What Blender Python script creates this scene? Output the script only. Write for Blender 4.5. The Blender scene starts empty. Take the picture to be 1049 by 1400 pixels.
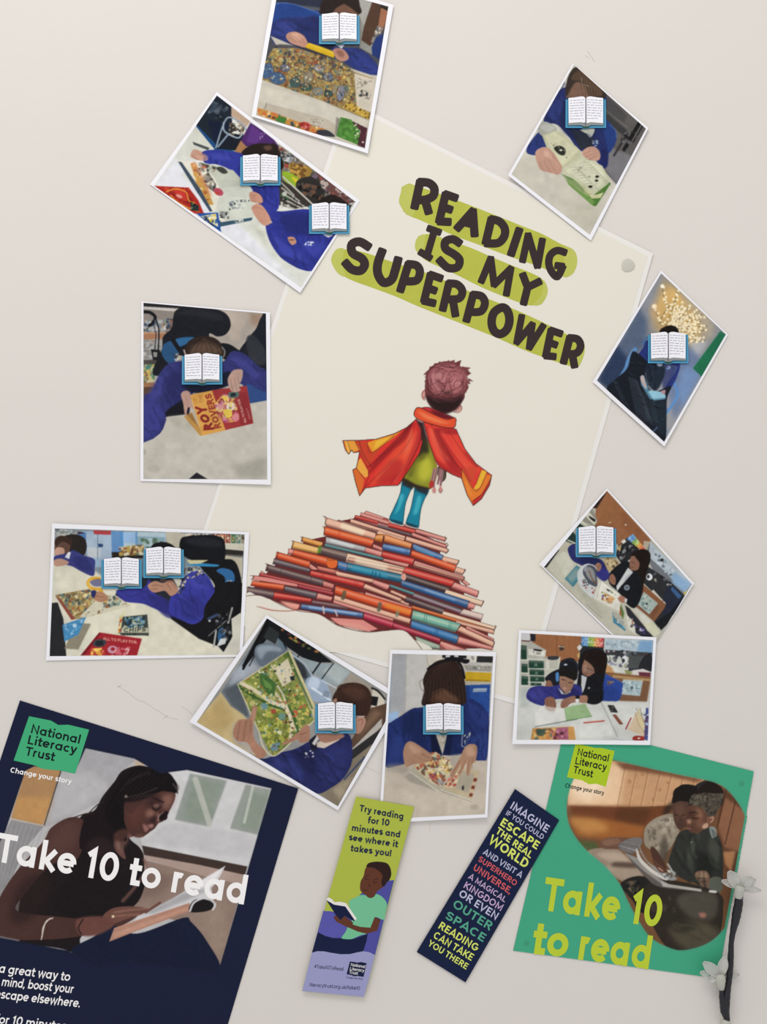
import bpy, bmesh, math, random
import numpy as np

# ---------------------------------------------------------------- camera, sky, lights, exposure
C = bpy.context.scene
U = 0.75e-3                       # metres on the wall for one drawing unit (the wall display is 0.79 m wide)
def wall_xy(p):                   # drawing units (x right, y down) -> metres on the wall
    return (p[0] - 524.5) * U, (700 - p[1]) * U + 1.45
cam = bpy.data.objects.new('camera', bpy.data.cameras.new('camera')); C.collection.objects.link(cam); C.camera = cam
DIST = 1.35
cam.location = (0, -DIST, 1.45); cam.rotation_euler = (math.pi/2, 0, 0)
cam.data.sensor_fit = 'VERTICAL'; cam.data.sensor_height = 24
cam.data.lens = 24 * DIST / (1400 * U); cam.data.clip_start = .05
W = bpy.data.worlds.new('room_light'); C.world = W; W.use_nodes = True
W.node_tree.nodes['Background'].inputs[0].default_value = (1, .99, .985, 1)
W.node_tree.nodes['Background'].inputs[1].default_value = .725
def area(name, loc, target, size, power, col):
    L = bpy.data.lights.new(name, 'AREA'); L.shape = 'RECTANGLE'; L.size, L.size_y = size; L.energy = power; L.color = col
    o = bpy.data.objects.new(name, L); C.collection.objects.link(o); o.location = loc
    d = [t - l for t, l in zip(target, loc)]
    from mathutils import Vector
    o.rotation_euler = Vector(d).to_track_quat('-Z', 'Y').to_euler(); return o
area('ceiling_light', (-.35, -1.2, 3.0), (0, 0, 1.5), (1.2, .6), 15.5, (1, .965, .91))
C.view_settings.view_transform = 'Standard'; C.view_settings.look = 'None'
C.view_settings.gamma = 1; C.view_settings.use_curve_mapping = False; C.view_settings.exposure = 0.0

# ---------------------------------------------------------------- flat print painter (numpy)
class Frame:
    """a measuring grid: local drawing units -> wall units"""
    def __init__(self, x0, y0, s): self.o = np.array([x0, y0], float); self.s = s
    def __call__(self, pts):
        if isinstance(pts, str): pts = [[float(v) for v in q.split(',')] for q in pts.split()]
        return np.array(pts, float).reshape(-1, 2) * self.s + self.o

def hexc(c):
    return np.array([int(c[i:i+2], 16) / 255 for i in (0, 2, 4)])

def catmull(P, closed=True, n=6):
    P = np.asarray(P, float); N = len(P); out = []
    if N < 3: return P
    rng = range(N) if closed else range(N - 1)
    for i in rng:
        if closed: a, b, c, d = P[i-1], P[i], P[(i+1) % N], P[(i+2) % N]
        else: a, b, c, d = P[max(i-1, 0)], P[i], P[i+1], P[min(i+2, N-1)]
        for t in np.arange(n) / n:
            out.append(.5 * ((2*b) + (c-a)*t + (2*a-5*b+4*c-d)*t*t + (3*b-a-3*c+d)*t**3))
    if not closed: out.append(P[-1])
    return np.array(out)

def gauss(m, s):
    r = max(1, int(3 * s)); k = np.exp(-.5 * (np.arange(-r, r+1) / s) ** 2); k /= k.sum()
    for ax in (0, 1):
        p = np.pad(m, [(r, r) if i == ax else (0, 0) for i in (0, 1)], 'edge'); n = m.shape[ax]; o = 0
        for i, w in enumerate(k): o = o + w * (p[i:i+n] if ax == 0 else p[:, i:i+n])
        m = o
    return m

class Print:
    S = 3
    def __init__(self, fr, quad, bg, pad=3):
        self.f = fr; self.q = fr(quad); S = self.S
        self.lo = np.floor(self.q.min(0)) - pad; hi = np.ceil(self.q.max(0)) + pad
        self.W, self.H = ((hi - self.lo) * S).astype(int)
        self.c = np.empty((self.H, self.W, 3)); self.c[:] = hexc(bg); self.cov = None
        self.rng = random.Random(7)
    def cover(self): self.cov = np.zeros((self.H, self.W), bool)
    def box(self, P, m):
        x0, y0 = np.floor(P.min(0) - m).astype(int); x1, y1 = np.ceil(P.max(0) + m).astype(int) + 1
        return max(x0, 0), max(y0, 0), min(x1, self.W), min(y1, self.H)
    def mask(self, P, m=0):
        x0, y0, x1, y1 = self.box(P, m)
        if x1 <= x0 or y1 <= y0: return None, None
        M = np.zeros((y1-y0, x1-x0), bool); X = np.arange(x0, x1) + .5; Y = np.arange(y0, y1) + .5
        for a, b in zip(P, np.roll(P, -1, 0)):
            if a[1] == b[1]: continue
            if a[1] > b[1]: a, b = b, a
            i0, i1 = np.searchsorted(Y, a[1]), np.searchsorted(Y, b[1])
            if i1 <= i0: continue
            xc = a[0] + (Y[i0:i1] - a[1]) * (b[0]-a[0]) / (b[1]-a[1])
            M[i0:i1] ^= X[None, :] > xc[:, None]
        return M.astype(float), (x0, y0, x1, y1)
    def put(self, M, bx, col, a, b, col2=None, ax=None):
        if M is None: return
        x0, y0, x1, y1 = bx
        if b: M = gauss(M, b * 1.4 * self.f.s * self.S)
        c = hexc(col)
        if col2:
            p, q = (self.f(ax) - self.lo) * self.S; d = q - p
            Y, X = np.mgrid[y0:y1, x0:x1]
            t = np.clip(((X-p[0])*d[0] + (Y-p[1])*d[1]) / (d @ d), 0, 1)[..., None]
            c = c * (1-t) + hexc(col2) * t
        M = (M * a)[..., None]; self.c[y0:y1, x0:x1] = self.c[y0:y1, x0:x1] * (1-M) + c * M
        if self.cov is not None: self.cov[y0:y1, x0:x1] |= M[..., 0] > .4
    def p(self, col, pts, b=0, a=1, sm=False, col2=None, ax=None):
        P = (self.f(pts) - self.lo) * self.S
        if sm: P = catmull(P)
        M, bx = self.mask(P, 4.2 * b * self.f.s * self.S); self.put(M, bx, col, a, b, col2, ax)
    def s(self, col, pts, b=0, a=1, **k): self.p(col, pts, b, a, True, **k)
    def l(self, col, pts, w=1, a=1, b=0, sm=False):
        P = (self.f(pts) - self.lo) * self.S; w = w * self.f.s * self.S / 2
        if sm: P = catmull(P, False)
        x0, y0, x1, y1 = self.box(P, w + 1 + 4.2*b*self.f.s*self.S)
        if x1 <= x0 or y1 <= y0: return
        M = np.zeros((y1-y0, x1-x0))
        for p, q in zip(P[:-1], P[1:]):
            u0, v0, u1, v1 = self.box(np.array([p, q]), w + 1)
            if u1 <= u0 or v1 <= v0: continue
            Y, X = np.mgrid[v0:v1, u0:u1]; d = q - p; L = max(d @ d, 1e-9)
            t = np.clip(((X-p[0])*d[0] + (Y-p[1])*d[1]) / L, 0, 1)
            r = np.hypot(X-p[0]-t*d[0], Y-p[1]-t*d[1])
            S_ = M[v0-y0:v1-y0, u0-x0:u1-x0]; np.maximum(S_, np.clip(w - r + .5, 0, 1), out=S_)
        self.put(M, (x0, y0, x1, y1), col, a, b)
    def sl(self, col, pts, w=1, a=1, b=0): self.l(col, pts, w, a, b, True)
    def e(self, col, cx, cy, rx, ry=None, rot=0, a=1, b=0):
        ry = rx if ry is None else ry; t = np.linspace(0, 2*math.pi, 25)[:-1]; r = math.radians(rot)
        u, v = rx*np.cos(t), ry*np.sin(t)
        self.p(col, np.stack([cx+u*math.cos(r)-v*math.sin(r), cy+u*math.sin(r)+v*math.cos(r)], 1), b, a)
    def k(self, pts, cols, n, r0, r1, a=.9, asp=.6, rot=None, lines=0):
        """n small blobs of the palette scattered inside a polygon (busy printed art)"""
        P = self.f(pts); lo, hi = P.min(0), P.max(0); cols = cols.split(); R = self.rng
        Pc = (P - self.lo) * self.S; M, bx = self.mask(Pc)
        if M is None: return
        m = int(r1*self.f.s*self.S*1.3) + 3; M, bx = self.grow(M, bx, m)
        x0, y0, x1, y1 = bx; keep = self.c[y0:y1, x0:x1].copy()
        for i in range(n):
            q = (np.array([R.uniform(lo[0], hi[0]), R.uniform(lo[1], hi[1])]) - self.f.o) / self.f.s
            r = R.uniform(r0, r1); an = R.uniform(0, 180) if rot is None else rot + R.uniform(-12, 12)
            if i < lines:
                d = np.array([math.cos(math.radians(an)), math.sin(math.radians(an))]) * r
                self.l(R.choice(cols), [q-d, q+d], r0*.5, a)
            else: self.e(R.choice(cols), q[0], q[1], r, r*R.uniform(asp, 1), an, a)
        M = M[..., None]; self.c[y0:y1, x0:x1] = keep*(1-M) + self.c[y0:y1, x0:x1]*M
    def grow(self, M, bx, m):
        x0, y0, x1, y1 = bx; X0, Y0, X1, Y1 = max(x0-m, 0), max(y0-m, 0), min(x1+m, self.W), min(y1+m, self.H)
        G = np.zeros((Y1-Y0, X1-X0)); G[y0-Y0:y1-Y0, x0-X0:x1-X0] = M; return G, (X0, Y0, X1, Y1)
    def fold(self, pts, n, dk, lt, ang, L=60, w=12, a=.4, spread=30):
        """soft cloth creases inside an outline"""
        P = catmull(self.f(pts)); Pc = (P - self.lo)*self.S; M, bx = self.mask(Pc)
        if M is None: return
        M, bx = self.grow(M, bx, int((L+w)*self.f.s*self.S)+8); x0, y0, x1, y1 = bx; keep = self.c[y0:y1, x0:x1].copy(); lo, hi = P.min(0), P.max(0); R = self.rng
        for i in range(n):
            q = (np.array([R.uniform(lo[0], hi[0]), R.uniform(lo[1], hi[1])]) - self.f.o)/self.f.s; t = math.radians(ang + R.uniform(-spread, spread)); l = L*R.uniform(.5, 1.2)
            d = np.array([math.cos(t), math.sin(t)])*l/2; nn = np.array([-d[1], d[0]])*R.uniform(-.3, .3); ww = w*R.uniform(.6, 1.3)
            self.l(dk, [q-d, q+nn, q+d], ww, a, ww*.22, True)
            if i % 2 == 0: o = np.array([d[1], -d[0]])/l*2*ww*.9; self.l(lt, [q-d*.8+o, q+nn+o, q+d*.8+o], ww*.7, a*.75, ww*.2, True)
        M = gauss(M, .8)[..., None]; self.c[y0:y1, x0:x1] = keep*(1-M) + self.c[y0:y1, x0:x1]*M
    def t(self, s, p0, p1, up, col, w=9, a=1):
        p0, p1, up = (np.array(v, float) for v in (p0, p1, up)); strokes, adv = layout(s, w)
        for P in strokes:
            P = np.asarray(P); Q = p0 + P[:, :1]/adv*(p1-p0) + P[:, 1:]/70*up
            self.l(col, Q, w/70*np.hypot(*up), a)
    def hand(self, col, dk, palm, fingers, w):
        self.s(col, palm)
        for F in fingers: self.sl(dk, F, w*1.25, .55); self.sl(col, F, w)
    def grain(self, amt=.011, cell=2, cloud=.017):
        for cs in (60, 22):
            r = np.random.RandomState(cs + self.W); q = r.normal(0, 1, (self.H//cs+3, self.W//cs+3)); Y, X = np.mgrid[0:self.H, 0:self.W]/cs; i, j = Y.astype(int), X.astype(int); v, u = Y-i, X-j; v = v*v*(3-2*v); u = u*u*(3-2*u)
            self.c *= 1 + cloud*((q[i, j]*(1-u)+q[i, j+1]*u)*(1-v) + (q[i+1, j]*(1-u)+q[i+1, j+1]*u)*v)[..., None]
        g = np.random.RandomState(3).normal(0, amt, (self.H//cell+2, self.W//cell+2))
        g = np.repeat(np.repeat(g, cell, 0), cell, 1)[:self.H, :self.W]
        self.c = np.clip(self.c + gauss(g, cell*.6)[..., None] * 1.6, 0, 1)
    def done(self, soft=.42):
        for i in range(3): self.c[..., i] = gauss(self.c[..., i], soft * self.S)
        e = 4; self.c[:e] = self.c[e]; self.c[-e:] = self.c[-e-1]; self.c[:, :e] = self.c[:, e:e+1]; self.c[:, -e:] = self.c[:, -e-1:-e]
        return self
    def sample(self, P):
        Q = (P - self.lo) * self.S - .5
        x = np.clip(Q[:, 0], 0, self.W-1.001); y = np.clip(Q[:, 1], 0, self.H-1.001)
        i, j = x.astype(int), y.astype(int); u, v = (x-i)[:, None], (y-j)[:, None]; c = self.c
        return (c[j, i]*(1-u)+c[j, i+1]*u)*(1-v) + (c[j+1, i]*(1-u)+c[j+1, i+1]*u)*v

# ---------------------------------------------------------------- stroke lettering (geometric sans)
def arc(cx, cy, rx, ry, a0, a1, n=14):
    t = np.radians(np.linspace(a0, a1, max(3, int(abs(a1-a0)/360*n*1.8)+2)))
    return [(cx+rx*math.cos(v), cy+ry*math.sin(v)) for v in t]
def glyph(c, w):
    h = w/2; r = 25-h; X = 50-h; C = 70-h
    bowl = lambda cx: arc(cx, 25, r, r, 0, 360, 16)
    def arch(x0, x1): m = (x0+x1)/2; q = (x1-x0)/2; return arc(m, X-q, q, q, 180, 0) + [(x1, 0)]
    L = {
     'a': (59, [bowl(27), [(52-h, 50), (52-h, 0)]]), 'b': (59, [bowl(31), [(6+h, 72), (6+h, 0)]]),
     'c': (48, [arc(27, 25, r, r, 48, 312)]), 'd': (59, [bowl(27), [(52-h, 72), (52-h, 0)]]),
     'e': (54, [arc(27, 25, r, r, 0, 318), [(27-r, 25), (27+r, 25)]]),
     'f': (33, [[(13, 0), (13, 58)] + arc(13+(12-h), 58, 12-h, 13-h*.4, 180, 90) + [(32, 71-h*.4)], [(2, X), (31, X)]]),
     'g': (59, [bowl(27), [(52-h, 50), (52-h, -3)] + arc(52-h-r, -3, r, 19-h, 0, -140)]),
     'h': (56, [[(6+h, 72), (6+h, 0)], arch(6+h, 50-h)]), 'i': (6+w+6, [[(6+h, 50), (6+h, 0)], [(6+h, 60), (6+h, 60+w*1.05)]]),
     'k': (50, [[(6+h, 72), (6+h, 0)], [(6+w, 19), (44, 50)], [(18, 27), (45, 0)]]), 'l': (6+w+6, [[(6+h, 72), (6+h, 0)]]),
     'm': (84, [[(6+h, 50), (6+h, 0)], arch(6+h, 42), arch(42, 78-h)]), 'n': (56, [[(6+h, 50), (6+h, 0)], arch(6+h, 50-h)]),
     'o': (54, [bowl(27)]), 'p': (59, [bowl(31), [(6+h, 50), (6+h, -20)]]),
     'r': (36, [[(6+h, 50), (6+h, 0)], arc(6+h+18-h, X-18+h, 18-h, 18-h, 180, 60)]),
     's': (44, [arc(22, 50-h-(25-w)/2-.5, 15-h*.3, (50-w)/4, 25, 270) + arc(22, h+(50-w)/4, 17-h*.3, (50-w)/4, 90, -155)]),
     't': (34, [[(15, 65), (15, h+9)] + arc(15+9, h+9, 9, 9, 180, 270) + [(34, h)], [(2, X), (33, X)]] if w < 12 else [[(15, 66), (15, 0)], [(15, h), (33, h)], [(1, X), (33, X)]]),
     'u': (56, [[(6+h, 50), (6+h, 22)] + arc(28, h+22-h, 22-h, 22-h, 180, 360) + [(50-h, 50)], [(50-h, 22), (50-h, 0)]]),
     'v': (48, [[(3+h*.6, 50), (24, 2), (45-h*.6, 50)]]), 'w': (72, [[(3+h*.6, 50), (20, 2), (36, 48), (52, 2), (69-h*.6, 50)]]),
     'y': (50, [[(4+h*.6, 50), (26, 3)], [(47-h*.6, 50), (22, -12)] + [(15, -20+h), (5, -20+h)]]),
     '1': (32, [[(3, 54), (20-h*.4, 66), (20-h*.4, 0)]]), '0': (58, [arc(29, 35, 25-h, 35-h, 0, 360, 18)]),
     '.': (18, [[(8, 0), (8, w*1.15)]]), ',': (20, [[(11, w), (6, -9)]]), '!': (22, [[(10, 70), (10, 20)], [(10, 0), (10, w*1.1)]]),
     '/': (30, [[(2, -8), (28, 74)]]), '#': (50, [[(14, 8), (20, 64)], [(30, 8), (36, 64)], [(4, 26), (44, 26)], [(7, 47), (47, 47)]]),
     ' ': (24, []),
     'A': (66, [[(3+h*.5, 0), (33, 69), (63-h*.5, 0)], [(14, 20), (52, 20)]]), 'C': (66, [arc(36, 35, 31-h, 35-h, 48, 312)]),
     'D': (66, [[(7+h, 0), (7+h, 70)], [(7+h, C), (30, C)] + arc(30, 35, 32-h, 35-h, 90, -90) + [(7+h, h)]]),
     'E': (54, [[(7+h, 0), (7+h, 70)], [(7+h, C), (49, C)], [(7+h, 35), (46, 35)], [(7+h, h), (50, h)]]),
     'F': (51, [[(7+h, 0), (7+h, 70)], [(7+h, C), (48, C)], [(7+h, 34), (45, 34)]]),
     'G': (71, [arc(37, 35, 32-h, 35-h, 48, 340) + [(69-h, 33), (40, 33)]]),
     'H': (66, [[(7+h, 0), (7+h, 70)], [(59-h, 0), (59-h, 70)], [(7+h, 36), (59-h, 36)]]), 'I': (14+w, [[(7+h, 0), (7+h, 70)]]),
     'K': (62, [[(7+h, 0), (7+h, 70)], [(8+h, 26), (55, 70)], [(24, 38), (58, 0)]]), 'L': (50, [[(7+h, 70), (7+h, 0)], [(7+h, h), (47, h)]]),
     'M': (82, [[(7+h, 0), (7+h, 68), (41, 14), (75-h, 68), (75-h, 0)]]), 'N': (69, [[(7+h, 0), (7+h, 67), (62-h, 3), (62-h, 70)]]),
     'O': (74, [arc(37, 35, 33-h, 35-h, 0, 360, 18)]), 'P': (58, [[(7+h, 0), (7+h, 70)], [(7+h, C), (34, C)] + arc(34, 48, 20-h, 22-h, 90, -90) + [(7+h, 26+h)]]),
     'R': (61, [[(7+h, 0), (7+h, 70)], [(7+h, C), (34, C)] + arc(34, 49, 20-h, 21-h, 90, -90) + [(7+h, 28+h)], [(32, 30), (54, 0)]]),
     'S': (58, [arc(29, 70-h-(70-w)/4, 21-h*.5, (70-w)/4, 25, 270) + arc(29, h+(70-w)/4, 23-h*.5, (70-w)/4, 90, -155)]),
     'T': (56, [[(28, 0), (28, 70)], [(2, C), (54, C)]]),
     'U': (66, [[(7+h, 70), (7+h, 28)] + arc(33, 28, 26-h, 28-h, 180, 360) + [(59-h, 70)]]), 'V': (64, [[(3+h*.5, 70), (32, 2), (61-h*.5, 70)]]),
     'W': (94, [[(3+h*.5, 70), (25, 3), (47, 66), (69, 3), (91-h*.5, 70)]]), 'Y': (60, [[(3+h*.5, 70), (30, 30), (57-h*.5, 70)], [(30, 32), (30, 0)]]),
    }
    return L[c]
def layout(s, w, track=0):
    x = 0; out = []
    for c in s:
        adv, st = glyph(c, w)
        out += [[(px + x, py) for px, py in P] for P in st]
        x += adv + track
    return out, x - track
# ---------------------------------------------------------------- the printed pictures (drawn by hand in small local grids)
PR = {}
COMIC = 'b8863a d9b45a 6f7f3a 3f6b6a 8c3b2c e2cf9a 2e3a44 c96a3a 5c4a3a'

def art_table_comic():
    A = Print(Frame(340, 0, .2002), '217,-150 955,50 795,1022 52,793', '4a4d55')
    A.p('53565e', '160,-160 560,-60 520,120 160,60')
    A.p('2a2f45', '180,-150 520,-60 500,60 180,20', b=2)
    A.s('1d3f8c', '170,60 200,25 300,30 420,70 520,110 540,300 300,260 150,230')
    A.sl('6d8fd0', '170,60 200,28 300,32 420,72 500,105', 4, .8)
    A.p('8d8e88', '700,-60 860,0 800,180 880,400 760,330 740,100')
    A.p('a5a49c', '730,-10 850,20 790,190 755,110')
    A.p('54392b', '845,15 960,60 930,200 830,320 770,280 790,180')
    A.p('a3694a', '905,60 960,80 925,190 885,185'); A.p('2a2523', '905,40 955,62 950,80 900,56')
    A.p('8a8078', '880,180 925,195 900,240 850,300 835,290'); A.k('870,190 925,200 860,300 840,290', 'd8d0c4 6a4038 50555a', 40, 4, 9)
    A.p('1f3478', '925,235 870,260 840,330 845,380 890,410 940,300')
    # pullover
    A.s('28357a', '160,170 230,130 380,120 480,130 500,300 640,330 760,340 860,420 900,520 800,515 640,420 560,340 400,300 340,330 200,320 150,250')
    A.s('1f2a63', '380,130 500,140 560,320 440,330 340,310 330,180', b=3, a=.8)
    A.s('1a214f', '240,320 330,250 420,300 380,340', b=3, a=.7); A.s('34429a', '170,190 250,150 330,190 240,250 180,240', b=5, a=.6)
    A.s('2f3d92', '700,380 800,400 880,470 860,505 760,480', b=4, a=.6)
    A.fold('160,170 230,130 380,120 480,130 500,300 560,340 400,300 340,330 200,320 150,250', 22, '181f4c', '3c4aa0', 40, 90, 16)
    A.fold('640,330 760,340 860,420 900,520 800,515 640,420', 14, '181f4c', '3c4aa0', 25, 70, 12)
    A.p('1c2038', '500,290 600,310 560,345 490,325', b=1)
    # head
    A.s('2c211e', '500,40 510,-60 620,-90 730,-40 760,40 750,105 500,105'); A.s('75503f', '560,60 640,20 720,50 745,105 555,105', b=2)
    A.s('2a1f1c', '500,20 600,-10 660,20 600,60 560,105 500,100', b=1.4); A.s('2a1f1c', '640,20 730,30 760,70 750,100 700,60', b=1)
    A.p('d8dce0', '600,310 655,312 635,338')
    # table + comic
    A.p('c3bdad', '150,250 200,330 90,550 40,800 300,860 800,1040 880,800 880,520 830,515 600,440')
    A.p('cfc9b9', '85,590 500,700 820,830 790,900 600,870 70,690', b=4)
    A.s('33303a', '200,310 330,320 560,380 540,410 300,370 190,340', b=2, a=.8)
    A.p('9c8048', '170,335 330,335 620,420 730,500 850,540 850,770 820,825 510,695 90,550 105,440')
    q = '170,335 330,335 620,420 720,495 740,780 510,695 90,550 105,440'
    A.k(q, 'b89a48 c4a04a c8b470 8f7340 6d5a3a 3a4650 9a5236 5d7f78 7a5630 8a8a78', 560, 7, 20, .8)
    A.k(q, '2b2d33 e8cf74 7f3128 41697a d8b54a', 420, 4, 11, .85, lines=280)
    A.k(q, '2a2a30 4a3424 7a3a2a 35424a', 900, 4, 9, .6, lines=900); A.k(q, 'f0dc98 e8c050 c8d0b0', 260, 3, 7, .7)
    A.k('200,345 560,400 700,480 560,480 300,420', '3a3a44 6a4a3a 8a7340 a33f30', 180, 5, 13, .8, lines=60)
    for cx, cy, rx, ry, c in ((130,490,42,55,'2f5f9f'),(200,540,55,42,'31659f'),(320,570,36,34,'2d5d66'),(395,600,42,26,'2f5a50'),(475,630,38,28,'7f8f90'),(545,530,34,32,'5f7090'),(545,645,32,24,'1f4f55'),(630,640,26,55,'7f8fb0'),(480,470,36,24,'8b97a8'),(410,530,34,44,'8c8d78'),(250,470,34,26,'5f6f90')):
        A.e('4b2f24', cx, cy, rx+4, ry+4, 10, .6); A.e(c, cx, cy, rx, ry, 10, .75)
        A.k(f'{cx-rx},{cy} {cx},{cy-ry} {cx+rx},{cy} {cx},{cy+ry}', 'e0d6b0 28303c c8843c 9fb0b8', 22, 4, 9, .8, lines=10)
    A.k(q, '2a2a30 4a3424 6a3a2a 35424a d8c890 b09040', 520, 4, 10, .55, lines=430)
    A.sl('d9b95e', '540,390 535,500 505,690', 4, .8); A.sl('6b4a2c', '548,400 540,520 512,690', 3, .5)
    A.p('cfc5b2', '722,505 850,545 860,640 850,780 740,735'); A.k('735,530 845,560 835,690 745,660', '2e3236 5a4a44 8c8478', 36, 6, 15, .85, lines=22)
    for y in range(5): A.l('9b9488', [(750, 690+y*9), (825, 712+y*9)], 2, .5)
    A.p('c8a23a', '690,700 830,780 822,825 640,735'); A.k('690,700 830,780 822,825 640,735', '3a3020 e8c860 8f5a2c', 60, 4, 9, .8)
    A.l('8b8474', '520,700 820,826', 4, .6, b=.5)
    A.s('c08a74', '258,262 268,232 320,222 372,245 400,285 402,312 385,330 340,318 290,300'); A.s('d8a890', '290,240 330,232 370,262 330,280', b=3, a=.7)
    for f in ('275,262 305,275 330,300', '300,250 330,268 360,300', '340,250 365,275 385,305'): A.sl('90604e', f, 4, .55, b=.5)
    A.p('e0b414', '408,296 500,325 592,362 582,400 480,362 388,328'); A.l('f4d84a', '415,305 585,370', 6, .7); A.l('b8860c', '392,330 578,398', 4, .6)
    A.s('bd8672', '575,352 600,335 645,342 682,385 678,412 640,425 600,405 590,385'); A.s('7c4c40', '600,350 640,352 655,385 620,392', b=3, a=.6); A.sl('90604e', '590,365 630,372 650,400', 4, .6)
    # lower booklets
    A.p('bdb29f', '125,708 520,810 600,860 590,935 300,860 70,780'); A.l('6b675e', '125,708 112,750', 4); A.l('d8d2c4', '125,708 520,808', 3, .8)
    q = '62,742 190,780 320,830 520,885 590,940 470,925 300,870 90,800 65,790'
    A.p('c98a3c', q); A.k(q, 'e6b84a d8642e a83226 4d7a34 f0d090 3d4a58 7a2a22', 170, 6, 14, .9)
    A.p('417d33', '205,795 262,812 250,850 195,835'); A.e('b8382a', 385, 862, 42, 24, 8); A.k('345,845 425,845 425,885 345,885', 'e8a09a 7a1f1a', 20, 4, 8, .8)
    A.s('33363f', '470,895 540,895 590,940 480,925')
    A.k('430,815 510,825 505,880 430,868', '6e685c d0c8b6', 60, 3, 5, .8)
    A.p('5d5a52', '600,805 625,815 605,935 590,925', b=1.5, a=.6)
    A.p('45802e', '628,805 700,822 735,860 760,900 755,1000 600,935'); A.k('628,805 760,850 750,990 610,935', '5a9a3c 3a6d28 6faa48', 60, 8, 20, .5)
    A.p('4b2430', '700,830 812,882 795,1018 745,1000 765,900'); A.k('700,830 812,882 795,1018 745,1000', 'e8d8d0 7d3540 1f1a20', 34, 4, 8, .9)
    A.grain(); PR['table_comic'] = A.done()

def art_two_pupils():
    A = Print(Frame(195, 115, .2955), '345,55 988,548 735,943 54,472', 'dfe0dc')
    A.p('d9dbd2', '345,55 250,190 54,472 450,745 735,943 990,545'); A.p('e3e4ec', '54,472 240,230 300,330 180,420 500,700 735,943', b=6)
    A.p('cfd0c2', '250,200 340,300 300,330 180,380 150,330', b=5, a=.8)
    # dark equipment, floor
    A.p('1b2430', '345,55 415,105 415,300 340,310 248,188'); A.k('300,70 400,110 380,170 290,150', '3a4a5c 10161e 55626e', 50, 5, 14, .7)
    A.p('17497e', '248,188 262,200 350,290 440,315 430,330 335,305 250,200'); A.p('0f1c33', '300,170 400,180 380,290 340,290')
    A.p('c0a48c', '412,105 500,175 470,215 412,150'); A.p('141a26', '360,220 480,240 440,310 340,300')
    A.k('400,180 470,190 470,240 400,240', '6a5a4a 8c7a66 2a2522', 30, 5, 12)
    A.sl('8fa0b0', '340,295 370,200 400,155 460,185 480,215', 7); A.sl('9dadb8', '375,180 380,220 440,250 460,230', 7); A.sl('7f93a8', '395,235 350,290', 8)
    A.p('a8774e', '455,262 490,290 460,330 425,318'); A.p('4a2668', '500,180 555,215 610,260 640,300 600,290 480,290 455,262')
    A.p('6a3a92', '505,190 560,235 530,280 480,270', b=2, a=.6); A.k('535,230 580,225 560,270 530,275', 'e6e0ee 55306f', 14, 4, 9, .9, lines=14)
    A.p('241d1c', '600,270 645,300 640,340 600,320')
    # shelves strip
    A.p('6d675e', '630,280 990,545 940,560 860,520 780,580 630,480'); q = '630,280 760,375 990,545 900,530 780,470 640,400'
    A.k(q, '8b8478 544a44 9c3f33 3a4038 b0a596 6f5a72 77604a 2e2b2a', 300, 7, 17, .85)
    A.k('640,300 700,330 690,370 640,350', 'd0d4d4 3a3c40 8a9096', 40, 5, 9)
    A.s('9c7a34', '680,370 780,390 760,440 700,430'); A.k('690,360 760,380 750,440 680,420', 'c49a44 6d4a20 5c3a22', 40, 6, 13)
    A.s('8fb02a', '650,405 700,420 740,460 700,475 655,445'); A.s('d8c428', '690,430 735,455 720,470', b=.6)
    A.s('2c2a28', '715,450 780,430 840,480 830,540 770,550 720,500'); A.k('715,450 840,480 830,540 730,510', '4c4640 151413 6a4a3a', 50, 6, 14)
    A.p('6a4440', '800,400 985,545 930,560 830,470', b=1); A.k('800,410 980,540 930,560 830,480', '8c4a40 4a4a52 b8a8a0 5a3a34', 90, 6, 12)
    A.p('3a3330', '630,440 690,470 800,560 700,580 630,560')
    for i in range(5):
        y = 455+i*26; A.l('b9b9ae', [(640+i*4, y), (700+i*24, y+60)], 7, .9)
    A.l('c9c8bd', '650,430 790,560', 7); A.k('640,470 740,560 640,580', '1c1c20 c8c8c0 3f6a44', 40, 5, 12, .9, lines=20)
    A.s('1d1a18', '815,545 860,515 900,520 900,560 815,570')
    # pupils
    A.s('241b18', '455,325 500,285 560,275 610,285 640,330 640,400 460,400'); A.s('5b4236', '560,290 590,285 600,300 575,310', b=2)
    A.s('2c3597', '275,318 330,305 400,312 470,330 470,400 620,440 632,480 630,575 590,590 540,560 500,470 460,440 400,395 340,372 290,368')
    A.s('20286f', '440,380 520,440 560,560 500,480', b=4, a=.7); A.s('4049b0', '300,325 380,325 420,350 330,350', b=4, a=.7)
    A.s('c89a86', '222,335 235,305 265,310 300,335 298,355 262,355 235,345'); A.sl('a8705a', '228,330 245,345 260,350', 4, .7); A.sl('a8705a', '250,312 275,335', 3, .6)
    A.s('2a3391', '560,580 640,590 760,580 900,600 960,560 900,700 840,790 800,860 740,862 660,820 620,780 585,720 570,650 600,640')
    A.s('20276e', '640,610 760,600 800,690 720,700 660,670', b=4, a=.8); A.s('3c46ad', '600,690 660,740 740,790 720,830 640,780', b=5, a=.7)
    A.fold('560,580 640,590 760,580 900,600 900,700 840,790 800,860 740,862 660,820 620,780 585,720 570,650', 34, '1c2268', '4650ba', 50, 80, 12)
    A.fold('275,318 330,305 400,312 470,330 470,400 400,395 340,372 290,368', 14, '1c2268', '4650ba', 70, 40, 9)
    A.fold('500,470 620,440 632,480 630,575 590,590 540,560', 12, '1c2268', '4650ba', 70, 60, 11)
    A.s('3b45ac', '740,740 840,740 800,800', b=5, a=.6); A.k('750,730 795,730 790,750 750,748', 'b8c0d8 d8dce8', 14, 3, 6, .9)
    A.s('241d1b', '800,560 850,520 910,525 960,560 980,545 960,580 960,620 800,620')
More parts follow.
